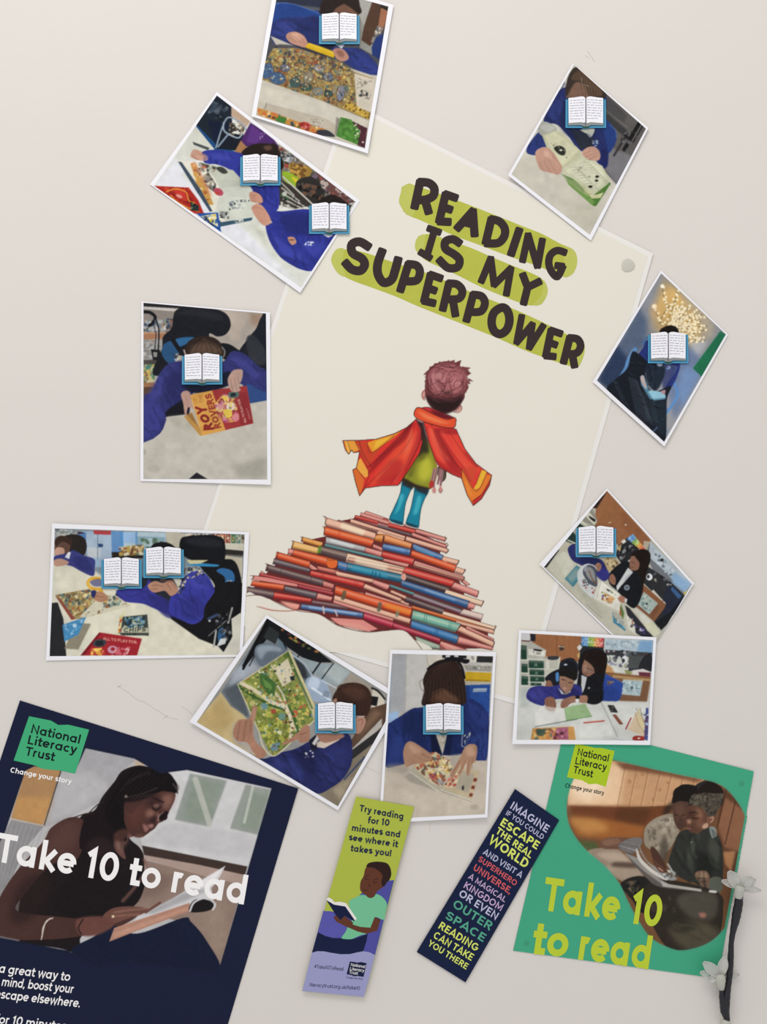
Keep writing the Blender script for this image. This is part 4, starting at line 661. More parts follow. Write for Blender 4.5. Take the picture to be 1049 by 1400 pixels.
def art_helper_tall():
    A = Print(Frame(730, 660, .2145), '465,50 1005,645 700,1155 62,538', 'b0ae9e')
    A.p('9a5f38', '465,50 745,365 720,420 620,330 540,400 380,270 400,140'); A.s('8c5230', '560,180 720,350 690,400 580,300', b=6, a=.7)
    for i in range(14): A.l('b5784c' if i % 2 else '7f4825', [(440+i*18, 80+i*20), (395+i*16, 200+i*16)], 2.5, .25)
    A.p('33201a', '465,60 400,165 370,160 420,100'); A.e('e0d8c8', 585, 268, 5); A.l('d0b890', '475,255 490,250', 5)
    A.p('8c8a7c', '370,160 405,240 390,275 280,240 330,190'); A.p('d0cdb8', '350,185 400,245 385,270 330,215'); A.s('1c1d20', '350,210 390,235 385,250 355,225'); A.p('c4c1ab', '290,225 350,275 330,280 280,250')
    A.p('1c3a30', '270,245 330,285 265,290 235,330 270,380 220,330'); A.p('223a33', '160,410 240,300 270,340 265,400 200,370', b=1); A.l('c8c5b0', '215,365 262,385', 8); A.p('24222a', '62,538 130,450 160,420 180,420 80,540')
    # table
    A.p('b9b7a4', '80,540 170,415 220,440 300,520 520,700 640,800 800,960 700,1155'); A.p('c6c5b2', '130,480 200,430 260,520 200,600', b=5); A.p('a8a794', '240,600 380,740 480,900 300,720', b=8, a=.8)
    A.p('b5b199', '150,420 190,385 260,385 240,440 180,440')
    # right clutter
    A.p('6a7078', '720,370 1005,645 950,720 880,700 760,560 700,440'); A.p('a8b6c0', '740,375 1005,640 960,700 830,560 730,470'); A.p('7fa6cc', '880,560 1000,640 960,700 880,640', b=5); A.k('740,390 900,560 880,620 780,520', 'c0ccd2 8aa0ac b8c4c8 4a5460', 60, 6, 14, .7); A.e('2a2c30', 815, 492, 12, 10)
    A.p('b0a088', '700,370 740,375 720,430 700,420'); A.p('2b2c30', '720,530 860,620 960,720 900,830 790,920 760,880 830,770 700,640'); A.k('720,535 860,620 930,720 880,720 740,600', 'd0d0c8 1a1b1e 5a6068 a8a090', 60, 5, 12, .8); A.e('d8dce0', 735, 600, 20, 22); A.e('30343a', 728, 598, 9, 12)
    A.s('22283a', '860,650 940,720 900,820 830,850 820,760', b=2); A.p('30588a', '880,660 940,720 920,740 870,680'); A.p('c8b43c', '950,700 975,685 960,715'); A.p('c8c0b4', '760,680 840,770 820,780 740,700'); A.k('750,680 840,765 820,775', 'e0dcd0 a03a34', 18, 4, 8)
    A.p('8a5534', '700,650 840,775 830,800 765,885 650,790'); A.p('7a4b32', '690,690 800,790 760,870 660,790', b=2); A.p('9fb0a8', '700,695 790,768 735,838 658,775'); A.k('700,705 780,768 735,828 668,775', 'c0ccc4 7a948c 5f7a74', 50, 5, 11, .7); A.e('3a4a48', 718, 770, 8)
    A.p('1b1c1f', '770,890 860,830 940,740 850,900 810,940'); A.s('c8c8b8', '640,790 760,890 800,960 700,900', b=3)
    # calendar and books
    A.p('25262a', '540,400 600,345 680,400 640,470 560,520 520,460'); A.k('530,440 620,380 640,430 560,520', 'd8d8d0 1a1b1e 8a8c8c', 40, 5, 18, .85, rot=-45, lines=30)
    for i, c in enumerate('5a9ad8 4f86c8 7fae50 a8c048 e0a03c e0703c c8463c'.split()): A.p(c, [(592+i*15, 355+i*12), (632+i*11, 325+i*14), (643+i*11, 340+i*14), (603+i*15, 370+i*12)])
    A.k('600,350 630,328 700,410 680,425', 'f0ece0 e8e8f0', 20, 3, 6, .6); A.p('d0ccc0', '555,375 575,358 590,375 568,390'); A.p('b8a070', '450,480 500,470 545,510 520,550 470,570 440,520'); A.k('450,480 500,470 545,510 480,570', 'd0c090 8a7048 5a4a38', 30, 5, 12); A.p('c0a060', '530,420 560,385 548,440')
    # helper
    A.s('1d1310', '640,440 690,422 735,440 742,490 720,560 700,640 690,700 660,720 640,560 620,470'); A.s('15181d', '480,580 540,520 600,500 660,580 690,660 680,740 640,798 590,770 560,720 520,680 480,640')
    A.s('8f5f4a', '610,510 620,470 650,470 672,500 665,550 630,560 612,545'); A.sl('4a2a20', '618,500 640,512', 4, .8); A.sl('5a3028', '618,535 635,540', 3, .8); A.s('1d1310', '640,450 690,440 700,560 670,560 672,510 650,480')
    A.p('c4c8c8', '600,540 632,570 560,650 530,690 525,660'); A.p('a8acb0', '590,590 625,575 560,655', b=1, a=.8); A.e('8a94a0', 592, 668, 18); A.e('39404c', 592, 668, 11, a=.6); A.s('94624c', '480,600 500,580 520,610 515,650 485,635'); A.sl('5c3628', '490,600 510,630', 4, .5)
    # pupil
    A.s('23296a', '215,420 260,390 270,470 330,470 400,480 440,500 470,560 480,600 440,625 370,560 300,525 240,490'); A.s('2c2d84', '360,545 400,540 470,560 475,600 430,620', b=2); A.s('1a1e50', '280,480 420,490 400,540 320,520', b=4, a=.8); A.s('9a6c56', '385,530 410,508 430,530 415,565 390,550'); A.l('5c3628', '395,540 420,530', 4, .6)
    A.s('3c2c24', '280,300 340,285 400,290 400,420 290,420')
    # big magazine
    A.p('3f7f90', '195,610 270,525 330,560 250,665', a=1); A.p('8aa098', '210,600 270,540 300,570 240,640', b=4, a=.7); A.s('c2c8c8', '275,590 300,535 350,515 400,545 360,580 390,700 380,735 300,670'); A.s('4a4f5a', '310,570 340,525 390,540 400,600 400,660 350,640'); A.s('8a8c90', '325,560 345,535 380,560 390,630 350,610', b=1); A.sl('7a4a30', '350,560 370,610 395,640', 9, .7)
    A.sl('b0b8c0', '320,560 340,520 380,525', 6); A.k('300,620 390,680 380,710 310,660', 'a83a34 3a3f4a 8a3430 c8c8c8', 30, 4, 10); A.t('GO', (305, 625), (345, 660), (10, -18), '2a2e38', 15)
    A.p('d8d6c8', '420,620 545,710 552,822 385,735'); A.p('c4c2b0', '385,735 552,822 550,832 380,745'); A.k('455,670 535,710 530,720 470,690', '2c3034 5a7a44', 22, 6, 9, .9); A.k('430,690 520,735 490,775 430,745', 'c8b04c 4a6a44 3a4a8a e0b870 8a4a3a 5a9a60', 50, 5, 11, .85); A.p('d89a5a', '480,715 515,735 490,775 465,750', a=.8); A.l('8a8a84', '425,625 400,730', 3)
    A.s('a87058', '535,735 560,720 590,740 585,765 550,760'); A.p('c8ccd0', '580,735 595,740 590,765 578,760'); A.sl('6e6c60', '330,770 430,860', 4, .6)
    # lower right stack
    A.p('3f7f9a', '500,820 585,935 580,945 505,890'); A.p('a8a898', '500,815 560,850 585,930 510,860'); A.k('505,850 570,890 580,930 515,880', '3a6a80 7ab0c0 d0d0c8', 24, 5, 11); A.p('5a7a3a', '555,770 575,830 570,870 545,830'); A.p('a8582c', '548,780 560,850 545,840')
    A.p('2a2c34', '580,780 610,800 700,910 760,980 700,990 640,950 600,860'); A.p('cfcdbc', '590,840 640,890 650,970 600,930'); A.k('600,850 640,890 640,940 605,910', '3a3c44 c84a3a 8a8c80', 20, 4, 10); A.k('620,860 740,960 700,980 650,930', '4a3f8a 8a80c0 2a2a4a c8c4d8', 50, 6, 13, .9, lines=24); A.p('c8c8a8', '700,900 760,890 800,950 770,985 720,940', b=1)
    A.grain(); PR['helper_tall'] = A.done()
def art_caped_child():
    A = Print(Frame(440, 480, .2479), '90,40 960,40 960,985 90,985', 'e4e0d4'); A.cover()
    A.k('200,-10 200,-10 200,-10', 'ffffff', 0, 1, 1)
    ink = '3a1d1c'
    # legs
    A.s('1a8099', '448,710 505,735 480,790 460,850 448,945 405,950 372,925 400,860 430,790'); A.s('1a8099', '520,740 590,765 560,830 545,880 535,965 500,968 465,945 490,870 505,800')
    A.s('4ab4c4', '430,790 455,800 430,870 400,900 420,850', b=3, a=.8); A.s('4ab4c4', '530,800 550,810 530,890 505,900 515,850', b=3, a=.8); A.p('27303a', '448,705 508,735 500,765 445,740', b=3); A.p('27303a', '520,740 590,765 580,795 518,770', b=3); A.s('1c3c4c', '370,925 445,945 440,960 380,935', b=2); A.s('1c3c4c', '468,945 535,968 520,975 470,960', b=2)
    for q in ('448,710 430,790 400,860 372,925', '505,735 480,790 460,850 448,945', '590,765 560,830 545,880 535,965', '520,745 505,800 490,870 465,945'): A.sl('1d3a44', q, 3.5, .9)
    # jumper
    A.s('8a8c2c', '560,470 590,510 625,600 640,660 620,740 590,760 520,740 450,710 480,650 530,560'); A.s('b9b83c', '560,590 600,600 610,680 560,720 530,680', b=9); A.s('6a6a26', '560,480 590,520 570,590 520,620 500,690 470,690 500,620', b=6); A.s('2e2a1e', '455,700 520,735 590,755 585,765 500,750 440,715', b=3); A.s('33301f', '555,465 580,490 590,560 560,560 530,580', b=5); A.sl(ink, '450,712 530,745 600,758', 4, .8)
    # hanging hand / tassels
    A.s('4a4a3c', '640,640 685,655 680,700 660,720 640,690'); A.sl(ink, '685,655 682,700 662,722', 4)
    for q in ('620,650 605,720', '635,650 618,730 620,770', '655,650 640,730', '665,660 655,740'): A.sl('a87c80', q, 13); A.sl(ink, q, 3, .6)
    A.e('b03a34', 605, 735, 13, 22, 10); A.e('c88a84', 620, 768, 11, 17); A.e('c88a84', 655, 765, 11, 18); A.sl(ink, '643,765 655,782 667,765', 3, .6)
    # cape left wing
    L = '520,375 470,420 400,455 300,485 205,492 115,493 130,545 148,568 165,545 175,560 208,555 198,610 190,645 170,655 185,720 208,798 240,755 330,742 420,740 450,700 490,640 540,560 560,480 545,400'
    A.p('d8362f', L); A.s('e04a34', '440,480 500,430 500,560 440,650 330,720 260,740 330,640', b=7); A.s('8e1f24', '500,400 470,480 380,560 260,680 300,600 420,480', b=4, a=.8); A.s('b0262a', '540,420 548,500 500,600 440,690 480,590 520,500', b=4, a=.8)
    A.s('ea6a4c', '470,500 505,440 500,520 450,600', b=5, a=.7); A.s('a3252a', '380,600 450,620 420,710 330,735 300,725', b=7, a=.55); A.s('7a1a20', '505,395 470,425 440,460 480,430', b=3, a=.8)
    A.p('c8432c', '180,495 250,500 275,560 330,520 300,580 250,640 225,590 212,560'); A.p('e0962e', '250,505 300,488 400,460 440,440 380,490 280,560'); A.p('eab63e', '300,495 390,468 340,505 285,545', b=3); A.p('e49a3c', '140,496 182,494 210,545 175,558 165,545 150,565'); A.p('edb850', '120,495 145,496 155,550 148,566 130,545'); A.p('d8702c', '115,493 128,496 140,545 148,568 130,545')
    A.p('e8a444', '198,610 215,590 255,660 255,690 240,700 190,645'); A.p('d86a30', '170,655 195,648 235,705 225,760 208,798 185,720')
    for q in ('205,492 225,560 275,640', '182,494 210,555', '250,500 275,560 400,465', '212,565 250,640 258,690 225,770', '192,646 235,705', '140,497 158,552', '510,385 430,470 260,640', '548,410 540,500 430,735'): A.sl(ink, q, 3.5, .6)
    A.l(ink, [tuple(map(float, v.split(','))) for v in (L + ' 520,375').split()], 4, .9)
    for q in ('518,395 480,500 400,600 300,690 240,750', '530,400 520,500 470,610 380,730', '505,400 440,480 340,570 250,640'): A.sl('8a1c22', q, 7, .55, b=2)
    for q in ('500,430 470,520 380,620 300,700', '525,440 510,540 450,640 400,720'): A.sl('f07a58', q, 9, .45, b=4)
    # right wing
    Rr = '560,390 600,400 740,430 790,540 850,620 937,685 925,740 880,815 835,852 800,790 770,700 720,680 650,640 625,600 590,500'
    A.p('dc3c34', Rr); A.s('e85a44', '590,440 620,430 670,520 700,600 680,620 620,560', b=6, a=.8); A.s('8e1f26', '620,425 700,540 760,650 770,690 700,640 640,520', b=4, a=.6); A.s('e2503c', '700,440 760,500 800,590 880,660 800,640 740,560', b=6, a=.8); A.s('a8282c', '625,600 700,640 770,690 740,690 650,640', b=5, a=.6); A.s('8e2028', '630,425 735,432 740,460 640,450', b=3, a=.6)
    A.p('cf4a34', '770,640 860,640 830,740 790,700', b=4); A.p('e07a30', '775,655 835,758 860,760 905,680 937,687 925,740 880,815 835,852 800,790 772,705'); A.p('e8b038', '880,655 912,665 870,755 835,765 850,735'); A.p('c03430', '835,852 830,825 880,790 935,700 925,742 882,815'); A.s('e88a3a', '790,700 820,770 830,800 805,780', b=3)
    for q in ('775,655 835,760 870,758 912,665', '850,735 880,655', '770,645 772,705', '835,825 885,785 935,695', '640,450 700,560 770,660', '790,560 860,640'): A.sl(ink, q, 3.5, .6)
    A.l(ink, [tuple(map(float, v.split(','))) for v in (Rr + ' 560,390').split()], 4, .9)
    for q in ('600,400 640,480 700,580 770,650', '640,440 720,560 780,640 820,720', '700,440 780,560 850,640', '575,420 600,520 650,620 720,670'): A.sl('8a1c22', q, 6, .5, b=2)
    for q in ('660,440 740,570 800,640', '600,430 650,540 700,600'): A.sl('f07a58', q, 9, .4, b=4)
    A.p('3a2426', '520,380 560,395 590,520 570,480 550,500 545,430', b=2)
    # ears, hair, collar
    A.e('d8a094', 562, 243, 12, 27); A.sl('8a4a48', '568,214 551,240 566,270', 4); A.e('d8a094', 752, 315, 22, 17, -40); A.sl('8a4a48', '760,295 773,315 755,337 730,335', 4)
    H = '570,230 572,160 585,110 620,75 660,60 700,55 740,62 768,52 760,80 800,100 820,125 795,135 815,180 800,170 810,200 790,235 785,262 740,320 680,345 630,330 590,290'
    for q in ('740,62 768,50 762,85 735,85', '775,85 822,92 800,110 770,105', '780,120 825,123 800,140 770,140', '795,150 820,182 795,180 780,165', '680,66 700,50 715,66', '640,72 650,56 665,68', '590,108 596,84 625,88', '700,58 735,48 730,70', '610,95 622,66 650,70', '812,150 838,168 808,165', '560,130 585,105 590,135', '575,150 566,170 580,175', '795,200 800,230 785,225'): A.p('7d484c', q)
    A.s('6e3a3c', H); A.s('a8666a', '590,130 640,80 720,75 790,120 790,200 740,240 680,230 610,230', b=7); A.s('c48488', '610,130 660,110 680,150 640,190 610,170', b=5, a=.6); A.s('c08084', '710,150 760,140 770,180 730,200', b=4, a=.6)
    A.s('2b1a1c', '572,240 620,260 700,270 780,250 745,320 680,345 630,330 590,290', b=6)
    R = A.rng
    for i in range(120):
        x, y = R.uniform(585, 790), R.uniform(75, 290)
        if (x-690)**2/108**2 + (y-180)**2/125**2 > 1: continue
        t = math.atan2(y-150, x-690) + 1.3; L = R.uniform(14, 30); dk = y > 215
        c_ = R.choice(['5a2a30', '7d484c', 'c08688', '6b373b']) if not dk else R.choice(['2b1a1c', '3a2224', '54343a'])
        A.sl(c_, [(x-L*math.cos(t), y-L*math.sin(t)), (x+4*math.sin(t), y-5), (x+L*math.cos(t+.5), y+L*math.sin(t+.5))], R.uniform(2.5, 4.5), .55)
    A.sl('5a2a30', '735,165 760,160 772,185 752,205 730,198 728,178 745,170', 3.5, .6); A.sl('d8a2a0', '738,178 750,172 758,184', 4, .6)
    A.sl('5a2a30', '620,120 655,112 672,138 650,165 625,160', 3.5, .6); A.sl('5a2a30', '600,190 640,170 680,190 660,225', 3.5, .6); A.s('c88c8c', '618,128 650,122 655,148 628,155', b=3, a=.5)
    for q in ('700,130 720,110 780,125 822,122', '660,75 700,90 740,85 768,52', '590,110 620,90 690,110', '690,150 680,200 650,240 600,245', '700,150 710,200 720,240 700,250', '770,150 780,200 750,250', '580,160 590,210 620,240', '600,150 605,200 640,225', '640,90 690,75 720,95', '570,145 600,95 650,62', '690,240 730,240 780,215', '620,260 660,250 690,270', '800,140 818,180'): A.sl('55282e', q, 4, .8)
    for q in ('590,140 600,190 640,235', '700,120 750,118 800,128', '690,170 680,215 650,250', '730,220 760,230 785,205'): A.sl('c89090', q, 2.5, .5)
    A.s('c23038', '555,315 590,312 680,350 740,375 730,390 640,380 560,340'); A.s('5c1820', '600,325 690,350 730,372 650,365', b=3, a=.9)
    A.s('dd5030', '507,350 518,318 545,312 620,350 690,375 735,368 738,405 725,422 680,420 600,400 530,375'); A.s('f08a58', '530,330 600,360 680,390 720,395 660,400 570,370', b=4, a=.8); A.sl(ink, '507,350 518,318 545,312 620,350 690,375 735,368 738,405 725,422 680,422 600,402 530,376 508,352', 4, .9); A.sl(ink, '545,314 590,310 680,345 737,370', 3.5, .8)
    A.grain(.004, 2, .003); PR['caped_child'] = A.done(.3)

def art_book_hill():
    # local grids: one for the left, one for the middle, one for the right of the pile
    A = Print(Frame(320, 680, .3527), '44,40 1025,40 1025,600 44,600', 'e4e0d4'); A.cover(); ink = '43211f'
    base = A.f
    def bk(c, pts, c2=None, hi=None, w=1.6):
        P = [tuple(map(float, v.split(','))) for v in pts.split()]
        A.p(c, P)
        if len(P) == 4:   # light along the upper edge, darker along the lower one
            q = [np.array(v) for v in P]; A.p(hi or 'f6d8c0', [q[0]*.8+q[3]*.2, q[1]*.8+q[2]*.2, q[1]*.5+q[2]*.5, q[0]*.5+q[3]*.5], b=.9, a=.38)
            A.p('3a1418', [q[0]*.25+q[3]*.75, q[1]*.25+q[2]*.75, q[2], q[3]], b=.8, a=.42)
            n = 5
            for i in range(n):
                t = (i+.5)/n; A.l(c2 or '5a2420', [q[0]*(1-t)+q[3]*t + np.array([3, 1]), q[1]*(1-t)+q[2]*t], .8, .18)
        A.l(ink, P + [P[0]], w, .85)
    pg, pk, rd, orr, bl, gy, tl, bn, cr = 'e8b49a', 'dc8c84', 'c93a34', 'd9552e', '3f6fa8', '5c5660', '3f8a92', '7a5048', 'e8cdb0'
    # dark filler so the gaps read as shadow
    A.p('6a2c2c', '75,352 130,290 180,245 235,215 275,168 360,150 362,100 500,75 700,130 800,175 800,240 860,300 885,345 905,420 950,470 985,520 985,585 720,588 690,540 650,515 520,520 400,495 330,455 230,435 120,385 48,378')
    A.f = base
    for a in (
     # top of the pile, pages and thin covers
     (pk, '512,52 695,118 692,130 500,64'), (rd, '580,80 820,155 818,165 570,90'), (pk, '692,118 820,155 818,172 690,132'), (pk, '492,58 705,125 700,140 488,72'), (rd, '600,98 705,126 700,142 590,112'),
     (pk, '470,70 600,110 595,124 465,82'), (orr, '700,140 822,180 818,190 690,152'), (rd, '470,68 560,92 556,104 466,80'), (pg, '452,82 665,150 660,165 450,98'), (gy, '560,104 705,146 700,154 556,114'),
     (pg, '668,150 830,200 824,216 664,168'), (pk, '690,135 826,186 824,198 690,150'), (bn, '402,86 560,128 556,138 400,96'), (pg, '560,128 665,160 650,172 550,142'), ('d9873c', '545,146 580,142 574,176 545,168'), ('e08a50', '585,142 690,178 684,200 580,172'),
     (pg, '352,76 550,138 545,164 358,112'), (orr, '350,112 545,164 530,194 348,146'), ('a8b0b4', '356,152 512,192 508,212 352,180'), (tl, '352,178 580,232 576,244 350,190'), (pk, '510,192 575,210 570,232 506,212'), ('d8857c', '540,180 580,196 575,210 536,194'),
     (bl, '578,178 685,200 680,226 574,202'), (bl, '694,178 812,224 802,248 692,200'), (pg, '812,228 872,244 862,262 802,248'), (orr, '690,204 862,262 852,290 684,228'), (pg, '862,268 895,280 885,300 852,290'),
     (rd, '576,208 700,236 690,266 572,232'), (pk, '700,244 892,306 888,326 694,268'), (pg, '705,256 892,312 890,318 700,264'), (pk, '580,236 680,258 670,272 576,246'),
     ('e09a44', '264,152 345,174 338,194 260,170'), ('e8b868', '228,168 335,196 324,220 222,198'), ('5a4a4a', '335,186 450,212 430,252 326,220'), (cr, '440,216 664,272 650,306 432,250'), (pg, '446,232 662,276 656,290 440,244'),
     (orr, '226,200 398,240 386,276 222,224'), ('e07a30', '360,236 402,242 398,272 362,272'), (pk, '212,198 232,202 226,222 208,220'),
     ('1f7090', '402,244 652,300 648,332 400,280'), (bl, '402,244 440,254 436,290 400,278'), (rd, '664,268 856,322 840,348 650,300'), (pk, '855,328 948,362 942,388 840,350'), (pk, '892,318 915,338 900,342 880,326'),
     ('3c3438', '660,292 840,348 818,376 648,320'), (cr, '822,356 966,402 958,422 812,380'), ('2f5f96', '650,318 915,402 905,432 646,344'), (pk, '910,405 935,414 928,434 903,430'),
     (orr, '166,210 296,248 290,274 160,236'), (gy, '156,236 296,276 290,292 150,258'), (pk, '295,256 330,280 300,280 290,270'), ('5a4c50', '128,258 360,322 345,346 122,284'), (rd, '298,282 506,328 500,354 294,304'), ('c8685c', '320,264 410,284 400,300 330,284'),
     (pg, '390,284 545,318 540,332 400,304'), ('c8746c', '345,322 388,336 384,356 345,346'), (pk, '106,284 130,300 125,308 100,300'), ('b0383c', '100,292 380,356 376,372 96,304'), (pk, '75,302 130,310 250,336 245,346 72,318'), ('a02c3c', '245,336 386,366 382,382 250,350'),
     (orr, '72,322 196,338 190,360 64,342'), (gy, '198,342 322,368 316,394 192,362'), (pk, '325,370 382,386 376,402 318,394'), ('5a4a50', '52,345 158,364 150,394 50,378'), (rd, '156,366 300,392 300,408 152,392'), (pk, '180,402 256,414 246,436 220,430'), ('6a5058', '304,398 446,420 440,436 300,412'),
     ('3f6aa0', '262,412 500,446 500,468 256,432'), (pk, '388,346 504,370 500,385 392,356'), (pg, '505,336 680,410 676,420 500,350'), (pk, '540,318 610,340 590,360 535,334'), (pg, '508,334 650,392 645,404 500,352'), (pk, '510,366 690,424 686,440 506,382'), (pg, '610,358 690,392 686,404 604,368'),
     (tl, '606,336 890,436 884,448 600,346'), ('8a7a8a', '700,372 890,440 882,452 690,384'), ('d8c4bc', '890,432 966,452 958,476 872,452'), ('4a4046', '670,382 818,432 806,458 660,404'), (cr, '812,440 1012,500 1008,516 802,462'), ('d0642e', '690,418 1008,512 1004,526 690,432'), (pg, '860,476 1010,514 1006,530 860,488'),
     (orr, '395,342 690,430 680,468 388,376'), (pg, '390,378 685,470 680,490 386,400'), (pk, '386,396 620,470 615,480 384,410'), ('6fae9c', '694,436 880,490 858,524 686,476'), ('2f6a9c', '688,474 872,534 862,568 684,508'), (pg, '880,498 1008,560 1002,580 862,516'), (pk, '900,496 1008,548 1006,556 900,510'), (pk, '872,538 1005,580 1000,592 864,566'),
     ('b8304c', '505,446 620,482 612,508 500,472'), ('a82c44', '620,484 800,546 798,566 614,508'), (pk, '370,464 500,474 560,510 520,520 400,492'), ('8fae9c', '700,536 820,580 810,590 724,586'), (pk, '802,556 905,590 800,590 796,570'),
    ): bk(*a)
    # details: bands, round spines, pages
    A.p('e87a44', '345,114 540,166 540,174 347,124', b=1, a=.5); A.p('f4e6c8', '420,96 510,128 500,148 410,118', b=2.5, a=.7); A.p('f4e8d0', '470,232 600,262 590,284 470,254', b=2.5, a=.6); A.p('dfe4e4', '372,160 470,186 460,196 372,170', b=2, a=.7)
    A.p('3f9ab8', '460,262 600,296 594,312 456,280', b=2.5, a=.7); A.p('6aaccc', '700,190 780,222 776,232 700,204', b=2, a=.5); A.p('7aa4d8', '600,186 670,202 666,212 600,196', b=2, a=.6); A.p('4f8ac8', '690,484 850,532 846,546 690,498', b=2, a=.6)
    A.p('a8d4c0', '710,446 850,488 844,500 706,458', b=2, a=.6); A.p('a8c4e8', '290,420 480,448 476,456 290,430', b=1.5, a=.6); A.p('8cb4e0', '740,352 860,394 856,402 740,362', b=1.5, a=.5)
    for x, y, dx, dy, c, w in ((428,368,-6,22,'5a5a44',16),(566,412,-5,24,'5a6050',15),(636,436,-5,22,'7a8a70',12),(538,286,-3,24,'174f6a',4),(550,289,-3,24,'174f6a',4),(566,293,-3,24,'174f6a',4),(740,450,-5,34,'3f7a70',2.5),(748,452,-5,34,'3f7a70',2.5),(836,482,-6,34,'3f7a70',2.5),(844,484,-6,34,'3f7a70',2.5),(784,504,-5,32,'1f4a7a',2.5),(792,507,-5,32,'1f4a7a',2.5),(345,424,4,24,'d8c0bc',7),(392,438,8,20,'d8c0bc',6),(408,120,-4,26,'a83424',1.6),(414,122,-4,26,'a83424',1.6),(665,198,-3,22,'2a4a78',1.6),(672,200,-3,22,'2a4a78',1.6),(305,164,-3,18,'b06a2c',1.6),(340,296,-2,18,'8a2024',1.6),(348,298,-2,18,'8a2024',1.6),(470,324,-3,20,'8a2024',1.6),(480,326,-3,20,'8a2024',1.6),(184,276,-5,22,'40343a',2),(300,308,-4,22,'40343a',2),(366,238,-2,32,'a84a20',1.6)):
        A.l(c, [(x, y), (x+dx, y+dy)], w, .8)
    A.p('5a8a34', '328,188 342,190 336,218 322,214', b=1, a=.8); A.p('e88a34', '590,408 690,438 682,456 584,426', b=2, a=.7); A.e('e06a34', 380, 258, 20, 17, 10); A.sl(ink, '366,244 398,244 404,262 392,276 366,272', 1.6, .8)
    A.e('d8a090', 658, 308, 10, 14); A.e('e8a890', 820, 244, 8, 9, a=.5)
    # book page ends sticking out
    for q in ('345,72 360,80 352,100 358,112', '343,112 352,118 348,140', '352,152 356,165 350,182', '258,152 266,156 262,172', '222,168 232,172 224,196', '166,210 172,214 164,236', '122,256 134,262 126,284', '62,302 78,306 66,318', '866,242 872,246 864,262', '893,278 897,282 884,300', '890,306 894,312 884,326', '946,362 949,366 941,388', '965,400 968,404 957,424', '1012,496 1016,500 1006,516', '1006,556 1010,562 1002,582', '816,152 824,158 816,168', '822,176 830,184 820,192', '826,198 832,206 820,218'): A.sl(ink, q, 2.4, .85)
    for q in ('600,64 620,72', '555,66 562,48', '765,135 772,128'): A.l('a87a70', q, 1, .5)
    # white drifts in front
    A.s('e4e0d4', '46,384 90,380 130,392 200,432 260,438 320,450 380,480 430,510 560,520 650,512 690,545 728,600 44,600'); A.cov |= False
    A.sl(ink, '46,382 90,378 128,388 190,420 250,440 330,452 390,490 440,508 520,522 600,514 660,516 700,552 728,588', 2.2, .85)
    A.s('d8907c', '95,420 160,436 240,438 200,442 140,438', b=1, a=.7); A.sl('7a3a34', '88,422 140,436 200,440 250,436', 2, .8); A.s('e8a090', '180,402 250,416 240,436 215,428', b=2, a=.7)
    A.p('e0a090', '400,480 480,490 530,510 500,516 430,502', b=2, a=.7); A.sl(ink, '372,470 430,504 520,520 600,512', 1.8, .7)
    A.grain(.004, 2, .003); PR['book_hill'] = A.done(.3)

